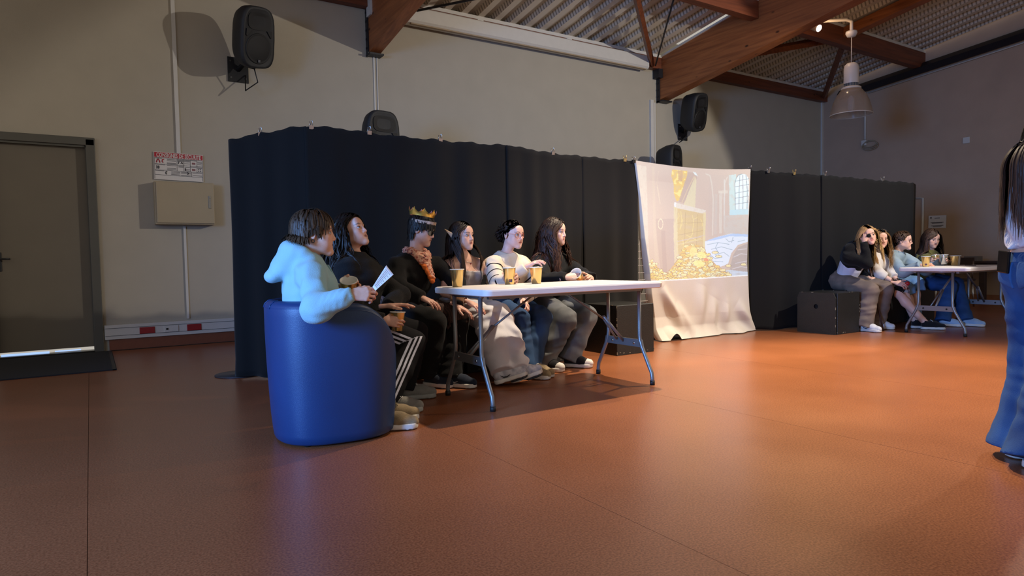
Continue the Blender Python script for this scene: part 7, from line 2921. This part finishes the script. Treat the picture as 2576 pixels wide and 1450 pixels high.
# 7 ---- person with the eye patch
root, P, M, O = person('patch', 'blond person with a black eye patch, hand on temple, black sleeves over a white top', dict(
    look=(-0.60, -0.80, -0.02), up=(-0.12, 0.16, 1), skin=(228, 178, 152), lips=(190, 108, 102), eyes=0.30, brow=(150, 112, 76),
    hair=dict(style='long', rgb=(172, 132, 86), tip=(200, 156, 98), n=300, len=0.46, part=0.0, r=0.0068, lift=1.0, noise=0.04, grav=0.30, steps=18, open=0.9, front=0.3),
    handR=dict(dir=(0.22, -0.10, 0.97), back=(-0.94, -0.25, 0.2), curl=(0.20, 0.22, 0.25, 0.3), spread=0.10),
    handL=dict(dir=(-0.25, -0.85, -0.25), back=(-0.35, -0.25, 0.9), curl=(0.95, 1.0, 1.0, 1.05), thumb=(0.5, 0.6, -0.6), thumb2=(-0.2, 0.7, -0.6))))
PATCH = (M, O, P)
make_top(root, P, dict(wrinkle=0.005), fabric('top_white', (206, 208, 224), 0.06, 6, 0.15), 'white_top', 0.006, seed=8, sleeves='', low=0.0, collar=0)
F2 = dict(P)
F2['pel'] = P['pel'] * 0.36 + P['nb'] * 0.64
make_top(root, F2, dict(wrinkle=0.005), M_black_knit, 'black_shrug', 0.036, seed=9, sl=(0.060, 0.052, 0.036), collar=0.066, low=0.02)
blt = []
f_, s_ = P['F'], unit(P['shL'] - P['shR'])
ax = unit(P['nb'] - P['pel'])
for k in range(24):
    a = 2 * math.pi * k / 24
    blt.append(tuple(P['pel'] + ax * 0.062 + s_ * 0.158 * math.cos(a) + f_ * 0.130 * math.sin(a)))
flat_strip('belt', blt + [blt[0]], 0.016, 0.006, M_black, root)
make_trousers(root, P, {}, denim('denim_taupe', (134, 116, 104), (104, 92, 86)), 'wide_jeans', r=(0.112, 0.100, 0.098, 0.114), wr=0.009, top=0.010, rise=0.15)
for q in 'LR':
    make_shoe(root, P, q, (0.0, -1.0) if q == 'R' else (0.12, -1.0), M_shoe_w, M_sole_w, M_lace_w, stripe=M_mark_k)

# 8 ---- person with glasses pushed up
root, P, M, O = person('tied', 'person in tied white shirt and black skirt, glasses pushed up in hair', dict(
    look=(-0.58, -0.80, -0.08), skin=(222, 176, 156), lips=(186, 110, 104), brow=(110, 80, 56),
    bare=(('elL', 'wr' + 'L'), ('elR', 'wr' + 'R'), ('knL', 'anL'), ('knR', 'anR'), ('hipL', 'knL'), ('hipR', 'knR')),
    hair=dict(style='long', rgb=(112, 82, 54), tip=(176, 132, 84), n=300, len=0.44, part=0.0, r=0.006, lift=1.0, noise=0.05, grav=0.32, steps=18, open=0.75, front=0.25),
    handL=dict(dir=(-0.35, -0.9, -0.2), back=(0.2, -0.2, 0.9), curl=(0.55, 0.6, 0.6, 0.65)),
    handR=dict(dir=(0.15, -0.95, -0.15), back=(-0.75, -0.15, 0.6), curl=(0.55, 0.6, 0.6, 0.65))))
T8 = (M, O, P)
Q8 = dict(P)
for q in 'LR':
    Q8['wr' + q] = P['el' + q] + unit(P['wr' + q] - P['el' + q]) * 0.06
make_top(root, Q8, dict(wrinkle=0.007), fabric('shirt_white', (216, 208, 200), 0.06, 6, 0.2), 'tied_shirt', 0.026, seed=12, sl=(0.064, 0.060, 0.056), low=0.08, collar=0.07, cuff=False)
kn = P['pel'] + up * 0.10 + P['F'] * 0.15
F = Field(*bounds([kn], 0.13), 0.006)
F.ell(kn, (0.035, 0.03, 0.028), k=0.02)
for dx, dz in ((-0.05, -0.06), (0.05, -0.07), (-0.06, 0.02), (0.06, 0.015)):
    F.cone(kn, kn + np.array((dx, -0.02, dz)), 0.020, 0.012, k=0.015)
F.wrinkle(0.005, 0.04, 3)
V_, Q = F.mesh()
np_mesh('shirt_knot', V_, Q, fabric('shirt_white2', (216, 208, 200), 0.06, 6, 0.2), root)
vest = make_top(root, P, dict(wrinkle=0.003), M_black_cloth, 'black_vest', 0.014, seed=3, sleeves='', collar=0)
F = Field(*bounds([P['pel'], P['knL'], P['knR']], 0.2), 0.009)
s_ = unit(P['hipL'] - P['hipR'])
F.cone(P['pel'] - s_ * 0.05, P['pel'] + s_ * 0.05, 0.125, 0.125, k=0.05)
F.cone(P['pel'], P['pel'] + up * 0.09, 0.135, 0.13, k=0.03, sq=(P['F'], 0.8), flat='b')
for q in 'LR':
    F.cone(P['hip' + q], P['kn' + q] - unit(P['kn' + q] - P['hip' + q]) * 0.02, 0.110, 0.088, k=0.06, flat='b')
F.wrinkle(0.006, 0.09, 2)
V_, Q = F.mesh()
np_mesh('skirt', V_, Q, M_black_cloth, root)
for q in 'LR':
    make_shoe(root, P, q, (0.45, -0.88) if q == 'L' else (0.55, -0.83), M_shoe_k, M_sole_w, M_lace_w)
w = P['wr' + 'L']
MB().tube([tuple(w + unit(P['elL'] - w) * 0.02 + (np.array((math.cos(a), 0, 0.0)) + np.array((0, 0.3, 1.0)) * math.sin(a)) * 0.029) for a in np.linspace(0, 6.28, 17)[:-1]], 0.003, 6, closed=True).build('bracelet', M_black, root)

# 9 ---- person in the denim shirt
root, P, M, O = person('denim', 'person with short hair and glasses in pale denim shirt and shorts, far table', dict(
    look=(0.34, -0.93, -0.04), skin=(222, 176, 154), lips=(180, 116, 108), fem=False, jaw=1.02,
    bare=(('knL', 'anL'), ('knR', 'anR')),
    hair=dict(style='short', rgb=(56, 38, 28), tip=(76, 54, 38), n=240, len=0.05, thick=0.011, r=0.006, lift=1.4, hairline=0.074, steps=5, noise=0.2),
    handR=dict(dir=(-0.1, -0.95, 0.05), back=(-0.55, -0.2, 0.8), curl=(0.45, 0.5, 0.5, 0.55)),
    handL=dict(dir=(-0.30, -0.85, 0.45), back=(0.75, -0.15, 0.35), curl=(0.55, 0.58, 0.6, 0.62))))
M_den_p = denim('denim_pale', (154, 172, 182), (126, 146, 160))
sh9 = make_top(root, P, dict(wrinkle=0.008, fem=False), M_den_p, 'denim_shirt', 0.032, seed=14, sl=(0.068, 0.062, 0.046), collar=0.072)
f_, s_ = P['F'], unit(P['shL'] - P['shR'])
for q in (-1, 1):
    a = P['nb'] + f_ * 0.085 + up * 0.0
    MB().prism([(0, 0.02), (0.07, 0.035), (0.075, -0.03), (0.012, -0.045)], -0.006, 0.006, (tuple(a), tuple(s_ * q + f_ * -0.5), (0, 0, 1), tuple(f_ + s_ * q * 0.4))).build('collar', denim('denim_collar', (130, 150, 166), (96, 112, 136)), sh9)
F = Field(*bounds([P['pel'], P['knL'], P['knR']], 0.2), 0.009)
F.cone(P['pel'] - s_ * 0.05, P['pel'] + s_ * 0.05, 0.130, 0.130, k=0.05)
for q in 'LR':
    F.cone(P['hip' + q], P['kn' + q], 0.115, 0.098, k=0.04)
    F.cone(P['kn' + q], P['kn' + q] * 0.80 + P['an' + q] * 0.20, 0.098, 0.100, k=0.03, flat='b')
F.wrinkle(0.007, 0.1, 4)
V_, Q = F.mesh()
np_mesh('denim_shorts', V_, Q, denim('denim_light', (120, 156, 190), (92, 126, 164)), root)
for q in 'LR':
    make_shoe(root, P, q, (0.4, -0.9), M_shoe_k, M_sole_w, M_lace_w)
    F = Field(*bounds([P['an' + q]], 0.12), 0.007)
    F.cone(P['an' + q] + up * 0.0, P['an' + q] * 0.76 + P['kn' + q] * 0.24, 0.041, 0.046, flat='ab')
    V_, Q = F.mesh()
    np_mesh('sock', V_, Q, fabric('sock_blue_' + q, (112, 142, 178)), root)
glasses('dark-framed eyeglasses on the person in the denim shirt', P, M, O, mat('frame_dark_red', (84, 40, 40), 0.3, 0.1, 20), rx=0.025, ry=0.018)

# 10 ---- person in the green sweater
root, P, M, O = person('green', 'person with brown hair in an olive green sweater at the far table', dict(
    look=(-0.44, -0.86, -0.26), skin=(216, 172, 154), lips=(178, 110, 104), eyes=0.16,
    hair=dict(style='long', rgb=(50, 35, 27), tip=(74, 50, 36), n=300, len=0.40, part=0.02, r=0.0066, lift=1.2, noise=0.05, grav=0.34, steps=16, open=0.7, front=0.2),
    handR=dict(dir=(-0.55, -0.75, 0.25), back=(-0.6, 0.55, 0.3), curl=(0.55, 0.58, 0.6, 0.62)),
    handL=dict(dir=(-0.2, -0.9, 0.1), back=(0.3, 0, 0.9), curl=(0.4, 0.4, 0.45, 0.5))))
make_top(root, P, dict(wrinkle=0.006), fabric('knit_olive', (100, 96, 50), 0.2, 20, 0.4, 200), 'green_sweater', 0.032, seed=15, sl=(0.068, 0.062, 0.044), collar=0.070)
make_trousers(root, P, {}, denim('denim_mid_blue', (48, 84, 136), (34, 62, 108)), 'jeans', r=(0.106, 0.088, 0.082, 0.088), wr=0.007)
M_shoe_pb = fabric('shoe_pale_blue', (158, 186, 216), 0.08, 20, 0.3)
for q in 'LR':
    make_shoe(root, P, q, (0.12, -1.0) if q == 'L' else (0.4, -0.85), M_shoe_pb, M_sole_w, M_lace_w)

# 11 ---- standing person at the right edge
root, P, M, O = person('standing', 'person in a white top and flared blue jeans standing at the right edge, back turned', dict(
    look=(0.80, -0.58, 0.02), skin=(214, 168, 146), shrink=0.0,
    bare=(('elL', 'wr' + 'L'), ('elR', 'wr' + 'R')),
    hair=dict(style='long', rgb=(34, 25, 21), tip=(66, 42, 30), n=300, len=0.52, part=0.0, r=0.0068, lift=1.1, noise=0.03, grav=0.36, steps=20, back=0.9, open=0.8),
    handL=dict(dir=(0.6, -0.5, -0.6), back=(0.3, 0.8, 0.3), curl=(0.3, 0.3, 0.3, 0.3)), handR=dict(dir=(0.6, -0.5, -0.6), back=(-0.2, -0.8, 0.3), curl=(0.3, 0.3, 0.3, 0.3))))
Q11 = dict(P)
for q in 'LR':
    Q11['wr' + q] = P['el' + q] + unit(P['wr' + q] - P['el' + q]) * 0.03
make_top(root, Q11, dict(wrinkle=0.007, wl=0.08), fabric('top_white_knit', (206, 206, 214), 0.05, 8, 0.2), 'white_top', 0.020, 0.007, seed=21, sl=(0.062, 0.058, 0.056), low=0.13, cuff=False)
an_save = dict(P)
make_trousers(root, P, {}, denim('denim_flared', (46, 84, 136), (30, 58, 104)), 'flared_jeans', r=(0.098, 0.078, 0.080, 0.118), h=0.008, wr=0.006, ank=(0.03, 0.03))
f_, s_ = P['F'], unit(P['hipL'] - P['hipR'])
for q in 'LR':
    make_shoe(root, P, q, (0.8, -0.6), M_shoe_w, M_sole_w, M_lace_w)
for q in (-1, 1):
    F = Field(*bounds([P['pel']], 0.22), 0.006)
    F.cone(P['pel'] - s_ * 0.055, P['pel'] + s_ * 0.055, 0.129, 0.129, k=0.05, sq=(P['F'], 0.95))
    F.cone(P['pel'], P['pel'] + (P['nb'] - P['pel']) * 0.22, 0.141, 0.134, k=0.03, sq=(P['F'], 0.78), flat='b')
    for z_ in 'LR':
        F.cone(P['hip' + z_], P['kn' + z_], 0.104, 0.084, k=0.035)
    m_ = P['pel'] + s_ * q * 0.066
    F.cut(m_ + s_ * 0.048, s_)
    F.cut(m_ - s_ * 0.048, -s_)
    F.cut(P['pel'] - f_ * 0.05, f_)
    F.cut(P['pel'] + up * 0.055, up)
    F.cut(P['pel'] - up * 0.075, -up + s_ * 0.35)
    F.cut(P['pel'] - up * 0.075, -up - s_ * 0.35)
    V_, Q = F.mesh()
    np_mesh('back_pocket', V_, Q, denim('denim_pocket', (54, 94, 146), (40, 70, 116)), root)
ph = MB().box(tuple(P['pel'] - f_ * 0.128 + s_ * 0.052 + up * 0.055), (0.012, 0.072, 0.10), Matrix.Rotation(math.atan2(f_[1], f_[0]), 3, 'Z') @ Matrix.Rotation(0.10, 3, 'X'), 0.004).build('mobile_phone', mat('phone_black', (16, 15, 16), 0.2, 0.1, 8))
tag(ph, 'black mobile phone sticking out of the back pocket of the standing person', 'phone')

# ------------------------------------------------------------------ things held and worn
M, O, P = PATCH
ep = empty('eye_patch', tuple(O + M @ np.array((0.03, 0.09, 0.0))), 'black eye patch over one eye of the blond person', 'eye patch')
F = Field((-0.09, 0.02, -0.05), (0.09, 0.13, 0.06), 0.004, O, M)
F.ell((-0.031, 0.088, -0.003), (0.028, 0.012, 0.023), k=0.01, local=True)
V_, Q = F.mesh()
np_mesh('patch', V_, Q, M_black_cloth, ep)
pts = []
for k in range(30):
    a = 2 * math.pi * k / 30
    pts.append(tuple(O + M @ np.array((0.083 * math.sin(a), -0.012 + 0.104 * math.cos(a), 0.022 + 0.012 * math.sin(a)))))
MB().tube(pts, 0.0022, 5, closed=True).build('elastic_cord', M_black, ep)
cn = empty('walking_cane', (7.994, 4.147, 0.000), 'dark brown walking cane held upright by the person with the eye patch', 'cane')
hw = P['wr' + 'L'] + unit(np.array((-0.25, -0.85, -0.25))) * 0.065 + np.array((0, 0, -0.02))
ft = np.array((7.994, 4.147, 0.000))
topc = hw + (hw - ft) * 0.33
MB().tube([tuple(ft), tuple(hw), tuple(topc)], [0.009, 0.012, 0.0125], 10).build('shaft', make_wood('cane_wood', (46, 26, 20), (74, 42, 32), 3, False, 'Z'), cn)
MB().lathe([(0.0, -0.02), (0.02, -0.012), (0.024, 0.0), (0.02, 0.014), (0.0, 0.022)], tuple(topc), 14).build('pommel', mat('pommel_pale', (206, 186, 176), 0.4, 0.1, 20), cn)

M, O, P = T8
glasses('dark-framed glasses pushed up into the fair hair of the person in the tied shirt', P, M, O, mat('frame_grey', (70, 72, 74), 0.25, 0.1, 20), lift=0.075, back=0.035, tilt=0.35)
bp_ = (P['wr' + 'L'] + P['wr' + 'R']) / 2 + np.array((-0.02, -0.13, -0.01))
bl = MB().lathe([(0.0, -0.027)] + [(0.027 * math.cos(a), 0.027 * math.sin(a)) for a in np.linspace(-1.4, 1.4, 13)] + [(0.0, 0.027)], tuple(bp_), 18).build('red_ball', mat('ball_red', (176, 24, 32), 0.45, 0.1, 20))
tag(bl, 'small red foam ball in the hands of the person in the tied white shirt', 'ball')

# paper in the hand of the person in the armchair
P = POSE['boy']
pr = empty('paper_sheet', tuple(P['wr' + 'R'] + np.array((0.12, -0.02, 0.06))), 'white printed sheet held up by the person in the armchair', 'paper')
A_ = np.array((1.173, 3.090, 0.825))
B_ = np.array((1.265, 3.130, 0.930))
C_ = np.array((1.267, 3.050, 0.888))
U_ = B_ - A_
Wv = (C_ - B_)
mb = MB()
pts = []
nrm = unit(np.cross(U_, Wv))
for i in range(9):
    for j in range(7):
        u, v = i / 8, j / 6
        q = A_ + U_ * u + Wv * (v - 0.0) * (0.35 + 0.65 * u) + nrm * 0.012 * math.sin(v * 2.6)
        pts.append(tuple(q))
o = mb.grid(pts, 9, 7).build('sheet', mat('paper_white', (222, 212, 208), 0.8, 0.03, 6), pr, fix=False)
sd = o.modifiers.new('thickness', 'SOLIDIFY')
sd.thickness = 0.0012
tl = MB()
if nrm @ (np.array((0, 0, 0.95)) - A_) < 0:
    nrm = -nrm
for k in range(13):
    u = 0.12 + 0.062 * k
    ln = (0.75, 0.6, 0.8, 0.5)[k % 4]
    q0 = A_ + U_ * u + Wv * 0.12 * (0.35 + 0.65 * u)
    q1 = A_ + U_ * u + Wv * ln * (0.35 + 0.65 * u)
    off = nrm * 0.0035

    def cv(q, v):
        return q + off + unit(np.cross(U_, Wv)) * 0.012 * math.sin(v * 2.6)
    tl.tube([tuple(cv(q0, 0.12)), tuple(cv((q0 + q1) / 2, 0.06 + ln / 2)), tuple(cv(q1, ln))], 0.00055, 4)
t_ = tl.build('printed_lines', mat('print_grey', (140, 122, 120), 0.8, 0.1, 30), o)
t_['kind'] = 'stuff'

# cups held in hands
def held(key, side, axis, label, spec_dir, spec_back, material=None, along=0.088, out=0.045, low=0.060):
    P = POSE[key]
    y = unit(spec_dir)
    z = np.array(spec_back, float)
    z = unit(z - y * (z @ y))
    ax = unit(axis)
    c = P['wr' + side] + y * along - z * out
    cup(tuple(c - ax * low), tuple(ax), label, None, material)


held('boy', 'L', (-0.15, -0.42, 0.88), 'gold paper cup tipped forward beside the person in the armchair', (0.45, -0.50, 0.1), (0.55, 0.75, 0.25), along=0.082, out=0.060)
held('chin', 'R', (0.06, 0.02, 1), 'gold paper cup between both hands of the person in track trousers', (0.80, -0.35, -0.05), (-0.35, -0.80, 0.30), low=0.05)
held('brown', 'R', (-0.74, -0.36, 0.52), 'gold paper cup tilted in both hands of the person with wavy brown hair', (0.88, -0.36, 0.10), (-0.35, -0.72, 0.55), along=0.125, low=0.03, out=0.05)
held('green', 'R', (0.10, 0.10, 1), 'gold paper cup lifted in the air by the person in the green sweater', (-0.55, -0.75, 0.25), (-0.6, 0.55, 0.3))
held('denim', 'L', (0.05, 0.06, 1), 'silvery paper cup lifted highest, above the far table', (-0.30, -0.85, 0.45), (0.75, -0.15, 0.35), M_silver, low=0.045)
pen = MB().tube([(9.093, 3.730, 0.771), (8.838, 3.513, 0.771)], 0.005, 6).build('pen', M_black)
tag(pen, 'dark pen lying on the far table behind the cups', 'pen')
